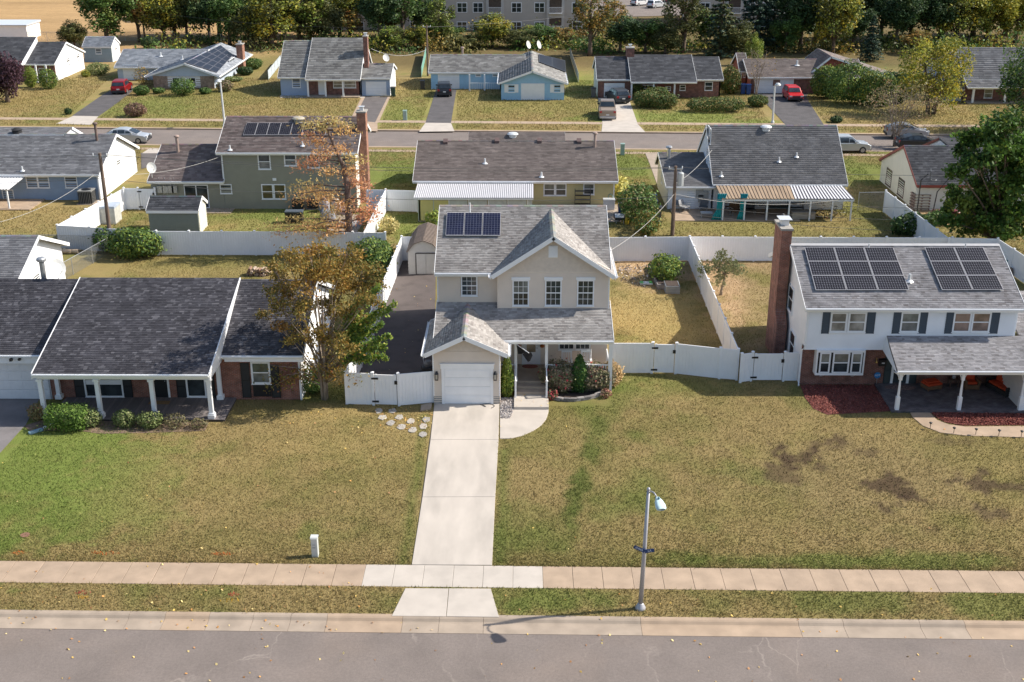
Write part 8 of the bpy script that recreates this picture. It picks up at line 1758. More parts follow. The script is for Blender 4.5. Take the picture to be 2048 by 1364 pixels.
# ================================================================== YARD AND PORCH THINGS
orange_c=mat('cushion_orange',(.50,.055,.012),.85,.12,6);wicker=mat('wicker_brown',(.14,.075,.04),.85,.3,20);wicker_k=mat('wicker_black',(.02,.018,.018),.8,.2,20)
def at(px,py,z=.1):return G(px,py,z)
def cbox(bb,c,u,v,w_,d,z0,z1):bb.obox(Vector((c.x,c.y,0)),u,v,UZ,(-w_/2,w_/2),(-d/2,d/2),(z0,z1));return bb
def ottoman():
    c=at(1869,781);u=Vector((.94,.34,0));v=Vector((-.34,.94,0));c=c+v*.3;R=thing('ottoman','wide wicker ottoman with orange cushions near the porch door','ottoman',(c.x,c.y,.1))
    cbox(MB(),c,u,v,.95,.7,.16,.38).build('frame',wicker,R,bevel=.03)
    for sx in (-.4,.4):
        for sy in (-.28,.28):b_=MB();p=c+u*sx+v*sy;b_.tube([(p.x,p.y,.1),(p.x,p.y,.17)],.035,6);b_.build('leg',wicker,R)
    cbox(MB(),c,u,v,.92,.68,.382,.50).build('cushion',orange_c,R,bevel=.04);cbox(MB(),c+v*.08,u,v,.8,.5,.502,.58).build('cushion',orange_c,R,bevel=.03)
ottoman()
def seat(c,u,v,w_,d,lab,name,cat,fm,arms=True):
    R=thing(name,lab,cat,(c.x,c.y,.1));cbox(MB(),c,u,v,w_,d,.14,.40).build('frame',fm,R,bevel=.03)
    for sx in (-1,1):
        for sy in (-1,1):b_=MB();p=c+u*(w_/2-.06)*sx+v*(d/2-.06)*sy;b_.tube([(p.x,p.y,.1),(p.x,p.y,.15)],.035,6);b_.build('leg',fm,R)
        if arms:cbox(MB(),c+u*(w_/2-.04)*sx,u,v,.12,d,.40,.66).build('armrest',fm,R,bevel=.03)
    n=1 if w_ < 1.2 else 2;ww=(w_-.24)/n
    for i in range(n):
        p=c+u*(-w_/2+.12+ww*(i+.5));cbox(MB(),p-v*.05,u,v,ww-.02,d-.25,.402,.54).build('seat_cushion',orange_c,R,bevel=.05)
        b_=MB();q0=p+v*(d/2-.2);b_.obox(Vector((q0.x,q0.y,.5)),u,(UZ*.94+v*.34),(v*.94-UZ*.34),(-ww/2+.01,ww/2-.01),(0,.62),(-.09,.07));b_.build('back_cushion',orange_c,R,bevel=.06)
    b_=MB();q0=c+v*(d/2-.06);b_.obox(Vector((q0.x,q0.y,.40)),u,(UZ*.95+v*.3),(v*.95-UZ*.3),(-w_/2,w_/2),(0,.6),(0,.06));b_.build('backrest',fm,R)
c=at(1943,779);seat(c+Vector((0,.25,0)),UX,UY,.8,.75,'orange-cushioned wicker armchair on the paved porch','porch_armchair','armchair',wicker);c=at(2003,790);u=Vector((.33,-.94,0));seat(c+Vector((.15,.5,0)),u,Vector((.94,.33,0)),1.65,.8,'black wicker sofa with orange cushions against the porch wall','porch_sofa','sofa',wicker_k)
c=at(1909,776)+Vector((0,.3,0));R=thing('side_table','small wooden side table between the porch ottoman and armchair','table',(c.x,c.y,.1));tm=mat('table_brown',(.10,.06,.045),.7,.2);cbox(MB(),c,UX,UY,.55,.5,.52,.56).build('table_top',tm,R)
for sx in (-.22,.22):
    for sy in (-.2,.2):b_=MB();b_.box(c.x+sx-.025,c.x+sx+.025,c.y+sy-.025,c.y+sy+.025,.1,.52);b_.build('leg',tm,R)
bb=MB();bb.lathe((c.x,c.y,.562),[(.08,0),(.11,.12),(.07,.2)],10);tag(bb.build('flower_pot',mat('pot_grey',(.35,.35,.38),.6)),'small grey flower pot standing on the porch side table','pot')
doormat(1800,775,.1,.85,.35,mat('mat_grey_red',(.20,.14,.13),.9,.6,9),'doormat','oval patterned mat at the porch door of the white house')
# yard sign: blue octagon on a stake
def yard_sign():
    p=G(1752.5,771);R=thing('yard_sign','small blue octagonal security sign on a stake by the white house door','sign',p);b_=MB();b_.tube([p,p+UZ*.55],.012,5);b_.build('stake',metal,R);b_=MB();c=p+UZ*.62
    b_.prism([c+Vector((.19*math.cos(math.pi/8+k*math.pi/4),-.01,.19*math.sin(math.pi/8+k*math.pi/4))) for k in range(8)],(0,.02,0));s=b_.build('sign_plate',mat('sign_cyan',(.02,.20,.50),.4),R)
    cu=bpy.data.curves.new('lettering','FONT');cu.body='ADT';cu.size=.15;cu.align_x='CENTER';cu.align_y='CENTER';cu.extrude=.001;to=bpy.data.objects.new('t',cu);C.objects.link(to);bpy.context.view_layer.update();me=bpy.data.meshes.new_from_object(to);bpy.data.objects.remove(to);me.materials.clear();me.materials.append(MATS['sign_white'])
    mo=bpy.data.objects.new('lettering',me);C.objects.link(mo);mo.parent=s;mo.rotation_euler=(math.pi/2,0,0);mo.location=Vector((0,-.014,.62))
yard_sign()
# beds of red mulch, walk and edging of the white house
mulch_m=mat_attr('mulch',.95,20,.3)
def chips(name,poly,n,size,pal,lab,cat,z=.03,h=.05,par=None):
    P=[G(*p) for p in poly];xs=[p.x for p in P];ys=[p.y for p in P];out=[]
    while len(out) < n:
        x,y=random.uniform(min(xs),max(xs)),random.uniform(min(ys),max(ys));ins=False;j=len(P)-1
        for i in range(len(P)):
            if (P[i].y > y) != (P[j].y > y) and x < (P[j].x-P[i].x)*(y-P[i].y)/(P[j].y-P[i].y)+P[i].x:ins=not ins
            j=i
        if ins:out.append((x,y,z+random.uniform(0,h)))
    c,w_=pal_arr(pal);o=leaf_mesh(name,np.array(out),size,c[rng.choice(len(c),n,p=w_)]*rng.uniform(.7,1.3,n)[:,None],mulch_m,None,(0,0,0),aspect=.55,up=.9);o['label']=lab;o['category']=cat;return stuff(o)
RED=[((.25,.075,.06),4),((.19,.055,.045),3),((.32,.12,.09),2)];m1=[(1600,770),(1752,771),(1783,823),(1655,830),(1627,818),(1610,796)];m2=[(1862,826),(2060,822),(2060,851),(1925,852),(1890,845),(1872,836)]
bedm=mat('mulch_bed',(.17,.055,.045),.95,.3,8,bump=.5)
for pl,l in ((m1,'red mulch bed below the bay window of the white house'),(m2,'red mulch bed before the porch posts of the white house')):sheet('mulch_bed',pxp(pl),.02,bedm);chips('mulch',pl,4200,.09,RED,l,'mulch')
bb=MB();wk=[(1820,826),(1860,826),(1874,841),(1898,850),(1930,854),(2060,853),(2060,876),(1930,872),(1880,866),(1845,852),(1826,836)];bb.prism([(p.x,p.y,-.05) for p in pxp(wk)],(0,0,.085));struct(bb.build('front_walk',concrete_tan,bevel=.01))
for i,(px,py) in enumerate(((1860,858),(1907,868),(1951,870.5),(1997,873),(2042,875))):
    p=G(px,py);R=thing('path_light','dark solar path light beside the curved walk, '+('first','second','third','fourth','fifth')[i]+' from the porch steps','path light',p,'solar lights along the curved walk');b_=MB();b_.tube([p,p+UZ*.28],.015,6);b_.build('stake',trim_k,R);b_=MB();b_.lathe(p+UZ*.28,[(.03,0),(.06,.03),(.09,.09),(.02,.12)],8);b_.build('lamp',trim_k,R)
# stone edging of the rose bed
ed=[(1098,797),(1108,800),(1120,802.5),(1134,803.5),(1148,803.5),(1162,802),(1176,800),(1188,797),(1198,793),(1206,788),(1213,782)];E_=[G(*p) for p in ed];R=thing('bed_edging','curved grey block edging round the rose bed of the beige house','edging',E_[4]);bs=[mat('edge_block_%d' % i,c_,.9,.2,6,bump=.3) for i,c_ in enumerate(((.22,.20,.19),(.30,.28,.27),(.16,.15,.15)))]
L=0;run=[]
for a,b2 in zip(E_[:-1],E_[1:]):n=max(1,round((b2-a).length/.28));run += [lerp(a,b2,k/n) for k in range(n)]
run.append(E_[-1])
for lay in (0,1):
    for i,(a,b2) in enumerate(zip(run[:-1],run[1:])):
        u=(b2-a).normalized();v=Vector((-u.y,u.x,0));l=(b2-a).length;b_=MB();o_=a+u*(l*.5*lay);b_.obox(o_,u,v,UZ,(.006,l-.006),(-.02,.16+random.uniform(0,.03)),(.10*lay,.10*lay+.098));b_.build('block',bs[(i*7+lay*3) % 3],R,bevel=.015)
sheet('planting_bed',pxp([(1098,792)]+ed[1:]+[(1219,764),(1098,764)]),.02,mat('bed_soil',(.07,.05,.04),.95,.3,8,bump=.6))
chips('gravel',[(1001,797),(1029,797),(1027,818),(1020,838),(1001,838)],1500,.10,[((.52,.48,.46),4),((.38,.34,.33),3),((.62,.58,.55),2)],'pale gravel strip between the garage and the front walk','gravel',.03,.05)
sheet('gravel_bed',pxp([(1001,795),(1029,795),(1027,818),(1020,838),(1001,838)]),.018,mat('gravel_base',(.30,.27,.25),.95,.3,12,bump=.4))
sheet('planting_bed',pxp([(48,852),(90,838),(420,840),(410,862),(300,866),(200,868),(160,862),(60,862)]),.014,mat('bed_mulch_tan',(.20,.14,.10),.95,.35,6,bump=.5))
# stepping stones
st=[(757,822),(785,823),(765,835.5),(799,835.5),(781,847),(822,843),(803,854.5),(852,839.5),(847,853),(825,861),(846,869)];R=thing('stepping_stones','scattered pale flagstones leading from the gate to the driveway','stepping stones',G(805,848));flag_m=[mat('flagstone_%d' % i,c_,.9,.1,5,bump=.3) for i,c_ in enumerate(((.42,.39,.35),(.36,.34,.32),(.46,.42,.37)))]
for i,p in enumerate(st):
    c=G(*p);n=random.choice([5,6,5,7]);a0=random.uniform(0,6);b_=MB();b_.prism([(c.x+random.uniform(.17,.26)*math.cos(a0+6.28*k/n)*1.05,c.y+random.uniform(.17,.26)*1.55*math.sin(a0+6.28*k/n),-.02) for k in range(n)],(0,0,.06));b_.build('flagstone',flag_m[i % 3],R,bevel=.01)
# splash block, hose by the garage
p=G(856,822);R=thing('splash_block','grey sloped concrete splash block beside the garage corner','splash block',p);b_=MB();b_.prism([(p.x-.4,p.y-.1,0),(p.x+.15,p.y+.15,0),(p.x+.15,p.y+.95,0),(p.x-.4,p.y+.6,0)],(0,0,.08));b_.build('slab',concrete_grey,R)
def hose(pts,lab,r=.014,mt=None):b_=MB();b_.tube(pts,r,6);return tag(b_.build('garden_hose',mt or black,None,smooth=True),lab,'hose')
hose([G(960+6*t+7*math.sin(t*2.2),808.5+3.5*math.sin(t*1.7)+.8*t,.06) for t in np.linspace(0,5,22)],'black hose looped on the drive before the garage door')
# retaining / misc. small things
def woodpile(lab,px,py,w_,h,d,group='woodpiles'):
    p=G(px,py);R=thing('woodpile',lab,'woodpile',p,group);wm=[mat('log_%d' % i,c_,.95,.3,6) for i,c_ in enumerate(((.36,.26,.19),(.26,.16,.11),(.42,.33,.26)))];k=0;z=0
    while z < h:
        x=-w_/2+z*.5
        while x < w_/2-z*.5:b_=MB();r=random.uniform(.08,.13);q0=p+Vector((x,random.uniform(-.15,.15),z+r));b_.tube([q0,q0+Vector((random.uniform(-.06,.06),d,random.uniform(-.05,.05)))],r,6);b_.build('log',wm[k % 3],R);x += r*2.2;k += 1
        z += .19
woodpile('heap of split firewood behind the brick chimney of the white house',1519,521,3.2,.75,.7);woodpile('stack of firewood behind the dark-roofed brick house',517,553,1.6,.5,.6)
for px,py,sx in ((100,506,.5),(118,507,.45),(127,503,.4)):pass
p=G(113,507);R=thing('log_pile','short row of pale cut logs on the grass by the left chain-link fence','log',p)
for i,x in enumerate((-1.0,-.35,.4,.95)):b_=MB();b_.tube([p+Vector((x,0,.18)),p+Vector((x+.75,random.uniform(-.2,.2),.18))],.18,8);b_.build('log',mat('log_pale',(.42,.33,.24),.95,.25,6),R)
# raised beds behind the beige house
p=G(1337,588);R=thing('raised_bed','ribbed metal planter box behind the beige house','planter',p)
b_=MB();b_.box(p.x-.2,p.x+.75,p.y,p.y+1.2,0,.55);b_.build('tub',mat('planter_grey',(.36,.38,.40),.5,.1,metal=.4),R)
for k in range(5):b_=MB();b_.box(p.x-.215,p.x+.765,p.y-.02,p.y+1.22,.04+k*.11,.08+k*.11);b_.build('rib',metal,R)
b_=MB();b_.box(p.x-.15,p.x+.7,p.y+.05,p.y+1.15,.55,.57);b_.build('soil',MATS['bed_soil'],R)
p=G(1322,575);R=thing('raised_bed','long grey board-sided garden bed holding tomato plants','planter',p);b_=MB();b_.prism([(p.x-.3,p.y-.4,0),(p.x+.5,p.y-.5,0),(p.x+.3,p.y+4.2,0),(p.x-.5,p.y+4.2,0)],(0,0,.35));b_.build('side',mat('bed_board',(.26,.24,.23),.9,.2),R);b_=MB();b_.prism([(p.x-.22,p.y-.3,.352),(p.x+.42,p.y-.4,.352),(p.x+.22,p.y+4.1,.352),(p.x-.42,p.y+4.1,.352)],(0,0,.02));b_.build('soil',MATS['bed_soil'],R)
p=G(1293,571);R=thing('soil_bag','green and white plastic soil bag lying on the sandy patch','bag',p);b_=MB();b_.box(p.x-.45,p.x+.45,p.y,p.y+.5,.01,.16);b_.build('bag',mat('bag_white',(.6,.62,.60),.5),R,bevel=.06);b_=MB()
for s0 in (-.43,.2):b_=MB();b_.box(p.x+s0,p.x+s0+.22,p.y+.03,p.y+.47,.1,.172);b_.build('green_panel',mat('bag_green',(.12,.45,.10),.5),R)
chips('debris',[(1228,533),(1300,531),(1312,558),(1290,575),(1240,562)],240,.2,[((.40,.32,.26),3),((.55,.50,.46),2),((.22,.20,.17),2)],'dry clippings and scraps on the sandy patch behind the beige house','debris',.02,.1)
# dark mower parked behind the short fence
p=G(856,752);R=thing('lawn_mower','dark lawn mower parked behind the gate beside the garage','mower',p);b_=MB();b_.box(p.x-.35,p.x+.3,p.y,p.y+.8,.18,.5);b_.build('deck',trim_k,R,bevel=.06);b_=MB();b_.lathe((p.x,p.y+.4,.5),[(.25,0),(.27,.15),(.18,.28)],10);b_.build('engine',mat('engine_grey',(.16,.16,.17),.6),R)
for sx in (-.38,.33):
    for sy in (.08,.72):b_=MB();b_.tube([(p.x+sx-.04,p.y+sy,.16),(p.x+sx+.04,p.y+sy,.16)],.16,10);b_.build('wheel',tyre_m,R)
b_=MB();b_.tube([(p.x-.28,p.y+.75,.45),(p.x-.4,p.y+1.3,1.05),(p.x+.3,p.y+1.3,1.05),(p.x+.22,p.y+.75,.45)],.02,6);b_.build('handle',metal,R)
# bins, chairs and clutter at the cape house patio
def bin_(px,py,body,lid,lab,h=1.0):
    p=G(px,py);R=thing('wheelie_bin',lab,'bin',p);b_=MB();b_.prism([(p.x-.24,p.y+.04,.06),(p.x+.24,p.y+.04,.06),(p.x+.24,p.y+.52,.06),(p.x-.24,p.y+.52,.06)],(0,0,h*.9));
    for i in range(4,8):q_=Vector(b_.v[i]);c_=Vector((p.x,p.y+.28,q_.z));b_.v[i]=tuple(c_+(q_-c_)*1.22)
    b_.build('body',body,R);b_=MB();b_.prism([(p.x-.32,p.y-.05,h*.96),(p.x+.32,p.y-.05,h*.96),(p.x+.32,p.y+.6,h*.96+.04),(p.x-.32,p.y+.6,h*.96+.04)],(0,0,.06));b_.build('lid',lid,R)
    for sx in (-.26,.26):b_=MB();b_.tube([(p.x+sx-.03,p.y+.5,.1),(p.x+sx+.03,p.y+.5,.1)],.1,10);b_.build('wheel',tyre_m,R)
bl_=mat('bin_blue',(.015,.06,.22),.5,.1);gk=mat('bin_grey',(.10,.105,.11),.5,.1);bk=mat('bin_black',(.03,.03,.032),.5,.1)
bin_(1486,189,bl_,bl_,'left of the two blue bins beside the red-sided house garage',1.3);bin_(1497,190,bl_,bl_,'right of the two blue bins beside the red-sided house garage',1.3);bin_(1187,196,gk,bk,'dark bin at the garage corner of the dark-roofed house',1.2);bin_(786,194,mat('bin_green',(.03,.07,.05),.5),bk,'dark green bin at the garage corner of the grey-blue house',1.2);bin_(845,180,bk,bk,'black bin beside the light blue garage',1.2)
bin_(1316,440,gk,bk,'grey bin with black lid at the end of the wire fence',1.05);bin_(1308,426,bl_,mat('bin_lid_navy',(.02,.03,.08),.5),'navy-lidded blue bin behind the grey bin',1.0);bin_(1306,415,bl_,mat('bin_lid_light',(.25,.30,.36),.5),'blue bin with pale lid at the wall of the grey cape house',1.1);bin_(1243,432,bl_,mat('bin_lid_grey',(.2,.22,.24),.5),'blue bin with grey lid in front of the overgrown bush',1.1)
teal=mat('curtain_teal',(.01,.30,.33),.75,.1,3)
def curtain(px,w_,gather,lab):
    Yf=G(1560,442).y+.1;zt=2.25;x0=W(px,420,Yf).x;R=thing('patio_curtain',lab,'curtain',(x0,Yf,0),'turquoise patio curtains');b_=MB();n=22;rows=[(zt,w_,0),(1.5,w_*.8,gather*.2),(.9,w_*.55,gather*.5),(.45,w_*.9,gather*.9),(.05,w_*1.25,gather)]
    for z,ww,sh_ in rows:
        for i in range(n):t=i/(n-1);b_.v.append((x0+sh_+ww*(t-.5),Yf+.05*math.sin(t*26+z*2),z))
    for r in range(len(rows)-1):
        for i in range(n-1):b_.f.append((r*n+i,(r+1)*n+i,(r+1)*n+i+1,r*n+i+1));b_.c.append(None)
    o=b_.build('cloth',teal,R,smooth=True);m_=o.modifiers.new('s','SOLIDIFY');m_.thickness=.015
    b_=MB();b_.tube([(x0-w_*.5,Yf,zt+.02),(x0+w_*.5,Yf,zt+.02)],.015,6);b_.build('rod',metal,R)
curtain(1442,.75,-.3,'left turquoise curtain tied at the end of the rust-brown patio awning');curtain(1486,.6,-.12,'right turquoise curtain hanging under the rust-brown patio awning')
def shelf(px,Y,w_,h,lab,mt,n=4,z0=.06):
    x=W(px,415,Y).x;R=thing('shelving_unit',lab,'shelf',(x,Y,z0))
    for sx in (-1,1):
        for sy in (0,.35):b_=MB();b_.box(x+sx*w_/2-.02,x+sx*w_/2+.02,Y+sy-.02,Y+sy+.02,z0,z0+h);b_.build('upright',mt,R)
    for k in range(n):b_=MB();z=z0+h*(k+.5)/n;b_.box(x-w_/2+.021,x+w_/2-.021,Y-.015,Y+.37,z,z+.03);b_.build('shelf_board',mt,R)
Yc=G(1336,418).y
shelf(1592,Yc-.5,1.3,1.7,'black shelving unit against the back wall under the awning',bk,5);shelf(1470,Yc-.6,1.5,1.6,'brown wooden shelf behind the left turquoise curtain',mat('shelf_brown',(.20,.10,.06),.8,.2),3)
def table(px,py,w_,d,h,lab,mt,legs=True,z0=.06):
    p=G(px,py,z0);R=thing('patio_table',lab,'table',(p.x,p.y,z0));b_=MB();b_.box(p.x-w_/2,p.x+w_/2,p.y,p.y+d,z0+h-.05,z0+h);b_.build('table_top',mt,R,bevel=.01)
    for sx in (-1,1):
        for sy in (.06,d-.06):b_=MB();b_.box(p.x+sx*(w_/2-.05)-.025,p.x+sx*(w_/2-.05)+.025,p.y+sy-.025,p.y+sy+.025,z0,z0+h-.05);b_.build('leg',mt,R)
table(1556,434,1.9,.9,.78,'dark work table under the middle of the awning',mat('table_teal',(.05,.08,.085),.7,.3));table(1559,415,1.5,.6,.85,'workbench piled against the cape house back wall',mat('bench_tan',(.30,.22,.15),.8,.2))
def easy_chair(px,py,lab,mt,w_=.7,z0=.06,rot=0.0,h=.95):
    p=G(px,py,z0);c,s_=math.cos(rot),math.sin(rot);u,v=Vector((c,s_,0)),Vector((-s_,c,0));R=thing('patio_chair',lab,'chair',(p.x,p.y,z0),'chairs on the cape house patio')
    b_=MB();b_.obox(p,u,v,UZ,(-w_/2,w_/2),(0,.6),(.38,.46));b_.build('seat',mt,R,bevel=.02);b_=MB();b_.obox(p+v*.58+UZ*.42,u,UZ*.95+v*.3,v*.95-UZ*.3,(-w_/2,w_/2),(0,h-.4),(0,.07));b_.build('backrest',mt,R,bevel=.02)
    for sx in (-1,1):
        for sy in (.04,.56):b_=MB();q_=p+u*sx*(w_/2-.04)+v*sy;b_.tube([q_,q_+UZ*.4],.02,6);b_.build('leg',metal,R)
        b_=MB();b_.obox(p+u*sx*(w_/2),u,v,UZ,(-.03,.03),(0,.6),(.62,.66));b_.build('armrest',metal,R)
easy_chair(1500,430,'dark patio armchair right of the left turquoise curtain',bk,.9);easy_chair(1475,432,'brown patio armchair between the two turquoise curtains',wicker,.9,rot=.3);easy_chair(1405,425,'grey folding chair left of the turquoise curtain',gk,.7,rot=-.3);easy_chair(1375,424,'silver lounge chair in the sun beside the utility pole',mat('chair_silver',(.35,.35,.36),.5,.2),.7,rot=.8);easy_chair(1357,421,'small grey chair against the cape house back door',mat('chair_grey',(.28,.29,.30),.6,.2),.6)
table(1414,436,1.0,.7,.4,'low pale table in the sun left of the turquoise curtain',mat('table_pale',(.42,.42,.40),.7,.1));
p=G(1565,446);R=thing('plastic_tub','turquoise plastic tub filled with toys on the grass before the awning','tub',p);b_=MB();b_.lathe(p,[(.26,0),(.36,.45),(.40,.47),(.40,.5),(.34,.5),(.30,.42),(.02,.40)],14);b_.build('tub',mat('tub_teal',(.10,.48,.50),.5,.05),R);b_=MB();b_.lathe(p+UZ*.42,[(.28,0),(.2,.2),(.1,.35),(.02,.4)],8);b_.build('contents',gk,R)
def box_thing(name,lab,cat,px,py,w_,d,h,mt,z0=.06,lidm=None):
    p=G(px,py,z0);R=thing(name,lab,cat,(p.x,p.y,z0));b_=MB();b_.box(p.x-w_/2,p.x+w_/2,p.y,p.y+d,z0,z0+h*.88);b_.build('body',mt,R,bevel=.02);b_=MB();b_.box(p.x-w_/2-.03,p.x+w_/2+.03,p.y-.03,p.y+d+.03,z0+h*.88,z0+h);b_.build('lid',lidm or mt,R,bevel=.015)
box_thing('storage_box','beige storage box under the striped awning','box',1607,439,1.9,.7,.6,mat('box_beige',(.36,.31,.25),.8,.15));box_thing('cooler','white cooler box on the yellow house patio','cooler',1134,408,.8,.5,.55,alum);box_thing('storage_tote','blue storage tote on the yellow house patio','box',1190,408,.95,.6,.6,bl_,.06,mat('tote_lid',(.45,.47,.55),.5));box_thing('storage_box','white plastic cabinet beside the coiled hose of the yellow house','box',1218,420,.95,.6,.9,alum)
box_thing('barbecue_grill','black covered grill on the grass behind the olive house','grill',588,447,1.4,.7,1.0,black,0,mat('grill_lid',(.10,.12,.15),.3));box_thing('storage_box','pale storage chest inside the white fence by the left utility pole','box',215,449,1.4,1.6,1.5,mat('chest_pale',(.50,.50,.46),.6),0,mat('chest_lid',(.42,.48,.56),.5))
shelf(1165,G(1200,410).y-.8,1.3,1.5,'black wire shelf of pots on the yellow house patio',bk,4);table(1100,407,1.2,.6,.8,'pale potting table below the yellow house windows',mat('table_white',(.6,.62,.6),.6))
hose([W(1221+5*math.cos(t),399+11*math.sin(t),G(1200,410).y-.06) for t in np.linspace(0,6.28,20)],'green hose coiled on the yellow house wall',.04,mat('hose_green',(.35,.50,.42),.6))
p=G(1240,448);R=thing('wheelbarrow','white-lidded wheelbarrow on the grass beside the overgrown bush','wheelbarrow',p);b_=MB();b_.prism([(p.x-.4,p.y,.3),(p.x+.4,p.y,.3),(p.x+.5,p.y+.7,.45),(p.x-.5,p.y+.7,.45)],(0,0,.2));b_.build('tray',bk,R);b_=MB();b_.prism([(p.x-.4,p.y+.02,.51),(p.x+.3,p.y+.02,.51),(p.x+.4,p.y+.6,.66),(p.x-.4,p.y+.6,.66)],(0,0,.04));b_.build('cover',alum,R)
for sx in (-.3,.3):b_=MB();b_.tube([(p.x+sx,p.y+.1,0),(p.x+sx,p.y+.15,.32)],.025,6);b_.build('leg',metal,R)
b_=MB();b_.tube([(p.x-.04,p.y+.75,.18),(p.x+.04,p.y+.75,.18)],.18,12);b_.build('wheel',tyre_m,R)
p=G(1254,448);b_=MB();b_.lathe(p,[(.16,0),(.18,.45),(.1,.5),(.06,.6)],10);tag(b_.build('yellow_drum',mat('drum_yellow',(.55,.38,.03),.5)),'small yellow drum on the grass beside the overgrown bush','drum')
def bicycle(px,py,lab,mt,rot):
    p=G(px,py,.06);u=Vector((math.cos(rot),math.sin(rot),0));v=Vector((-u.y,u.x,0));R=thing('bicycle',lab,'bicycle',p);X=lambda x,z,y=0:p+u*x+UZ*z+v*y
    for x in (-.52,.52):
        b_=MB();b_.tube([X(x+.33*math.cos(t),.34+.33*math.sin(t)) for t in np.linspace(0,6.2832,20)],.022,6,cap=False);w_=b_.build('wheel',tyre_m,R);b_=MB()
        for k in range(6):b_.tube([X(x,.34),X(x+.31*math.cos(k*1.047),.34+.31*math.sin(k*1.047))],.005,4)
        stuff(b_.build('spokes',metal,w_))
    b_=MB();b_.tube([X(-.52,.34),X(-.05,.3),X(.38,.82),X(-.2,.78),X(-.05,.3)],.02,6);b_.tube([X(-.52,.34),X(-.2,.78),X(-.23,.9)],.018,6);b_.tube([X(.52,.34),X(.38,.82),X(.34,1.0)],.018,6);stuff(b_.build('frame',mt,R));b_=MB();b_.tube([X(.34,1.0,-.28),X(.36,1.02),X(.34,1.0,.28)],.015,6);b_.build('handlebar',trim_k,R);b_=MB();b_.obox(X(-.23,.9),u,v,UZ,(-.13,.13),(-.07,.07),(0,.05));b_.build('saddle',trim_k,R,bevel=.02)
bicycle(1675,434,'black bicycle leaning at the right end of the striped awning',trim_k,.3);bicycle(1652,433,'silver bicycle beside the striped awning post',metal,-.2)
shrub('flower_bed_plants','low red-green plants growing under the striped awning',G(1648,436),1.3,.6,.7,400,.15,[((.14,.10,.05),3),((.30,.14,.09),1),((.07,.10,.03),2)],'plant')
# cream house yard: hoop, pallets, cone
p=G(1833,431);R=thing('basketball_hoop','portable black basketball hoop beside the cream house wall','basketball hoop',p);b_=MB();b_.tube([p,p+UZ*3.0,p+Vector((.55,.1,3.5))],.055,8);b_.build('pole',black,R);b_=MB();b_.obox(p+Vector((.75,.1,3.0)),Vector((.3,.95,0)),UZ,Vector((.95,-.3,0)),(-.55,.55),(0,.85),(-.02,.02));b_.build('backboard',gk,R)
b_=MB();b_.tube([p+Vector((1.05+.23*math.cos(t),.0+.23*math.sin(t),3.05)) for t in np.linspace(0,6.2832,14)],.012,5,cap=False);b_.build('rim',metal,R);b_=MB();b_.box(p.x-.4,p.x+.4,p.y-.3,p.y+.5,0,.15);b_.build('base',black,R,bevel=.03)
p=G(1842,421);pm=mat('pallet_wood',(.28,.20,.16),.9,.25,8,stretch=(.2,1,1))
for k in range(6):
    R=thing('pallet',('topmost','second','third','fourth','fifth','lowest')[k]+' wooden pallet of the stack beside the basketball hoop','pallet',(p.x,p.y,.22*(5-k)),'stacked wooden pallets')
    z=.24*(5-k) 
    for j in range(5):b_=MB();b_.box(p.x-.7,p.x+.7,p.y+.02+j*.24,p.y+.16+j*.24,z+.12,z+.145);b_.build('slat',pm,R)
    for sx in (-.65,0,.65):b_=MB();b_.box(p.x+sx-.05,p.x+sx+.05,p.y,p.y+1.15,z+.02,z+.119);b_.build('bearer',pm,R)
p=G(1916,432);R=thing('traffic_cone','small orange traffic cone beside the cream house','traffic cone',p);om=mat('cone_orange',(.65,.10,.03),.6);b_=MB();b_.box(p.x-.2,p.x+.2,p.y-.2,p.y+.2,0,.04);b_.build('base',om,R);b_=MB();b_.lathe(p+UZ*.04,[(.15,0),(.03,.68)],12);b_.build('cone',om,R);b_=MB();b_.lathe(p+UZ*.30,[(.109,0),(.082,.17)],12);b_.build('band',white,R)
p=G(1865,428);R=thing('lamp_stand','bent dark metal stand before the cream house wall','stand',p);b_=MB();b_.tube([p,p+Vector((.15,0,1.9)),p+Vector((1.2,.2,3.2))],.05,6);b_.build('arm',black,R);b_=MB();b_.lathe(p,[(.3,0),(.28,.08),(.06,.12)],10);b_.build('base',black,R)
box_thing('garden_cart','low maroon cart on the dry grass behind the cream house','cart',1893,431,2.0,.7,.35,mat('cart_maroon',(.16,.03,.04),.6,.2),0);table(1935,421,3.0,.8,.9,'long pale bench under the maple by the cream house',mat('bench_pale',(.48,.42,.42),.7),True,0)
for px,py,h,lab in ((1988,535,.5,'round stone urn left of the teal planter by the right fence'),(2016,552,.6,'tall stone urn right of the teal planter by the right fence'),(2002,545,.4,'squat stone urn before the teal planter by the right fence')):p=G(px,py);b_=MB();b_.lathe(p,[(.2,0),(.28,h*.4),(.25,h),(.18,h),(.15,h*.8)],12);tag(b_.build('stone_urn',mat('urn_stone',(.26,.20,.16),.9,.2)),lab,'urn','stone urns by the right fence')
p=G(2011,540);R=thing('planter','teal planter pot on a stand by the right fence','planter',p);b_=MB();b_.lathe(p,[(.22,0),(.18,.3),(.28,.35),(.36,.85),(.3,.85),(.28,.78)],14);b_.build('pot',mat('pot_teal',(.03,.20,.18),.5),R);b_=MB();b_.tube([p+UZ*.8,p+UZ*1.15],.02,5);b_.build('stem',bark,R)
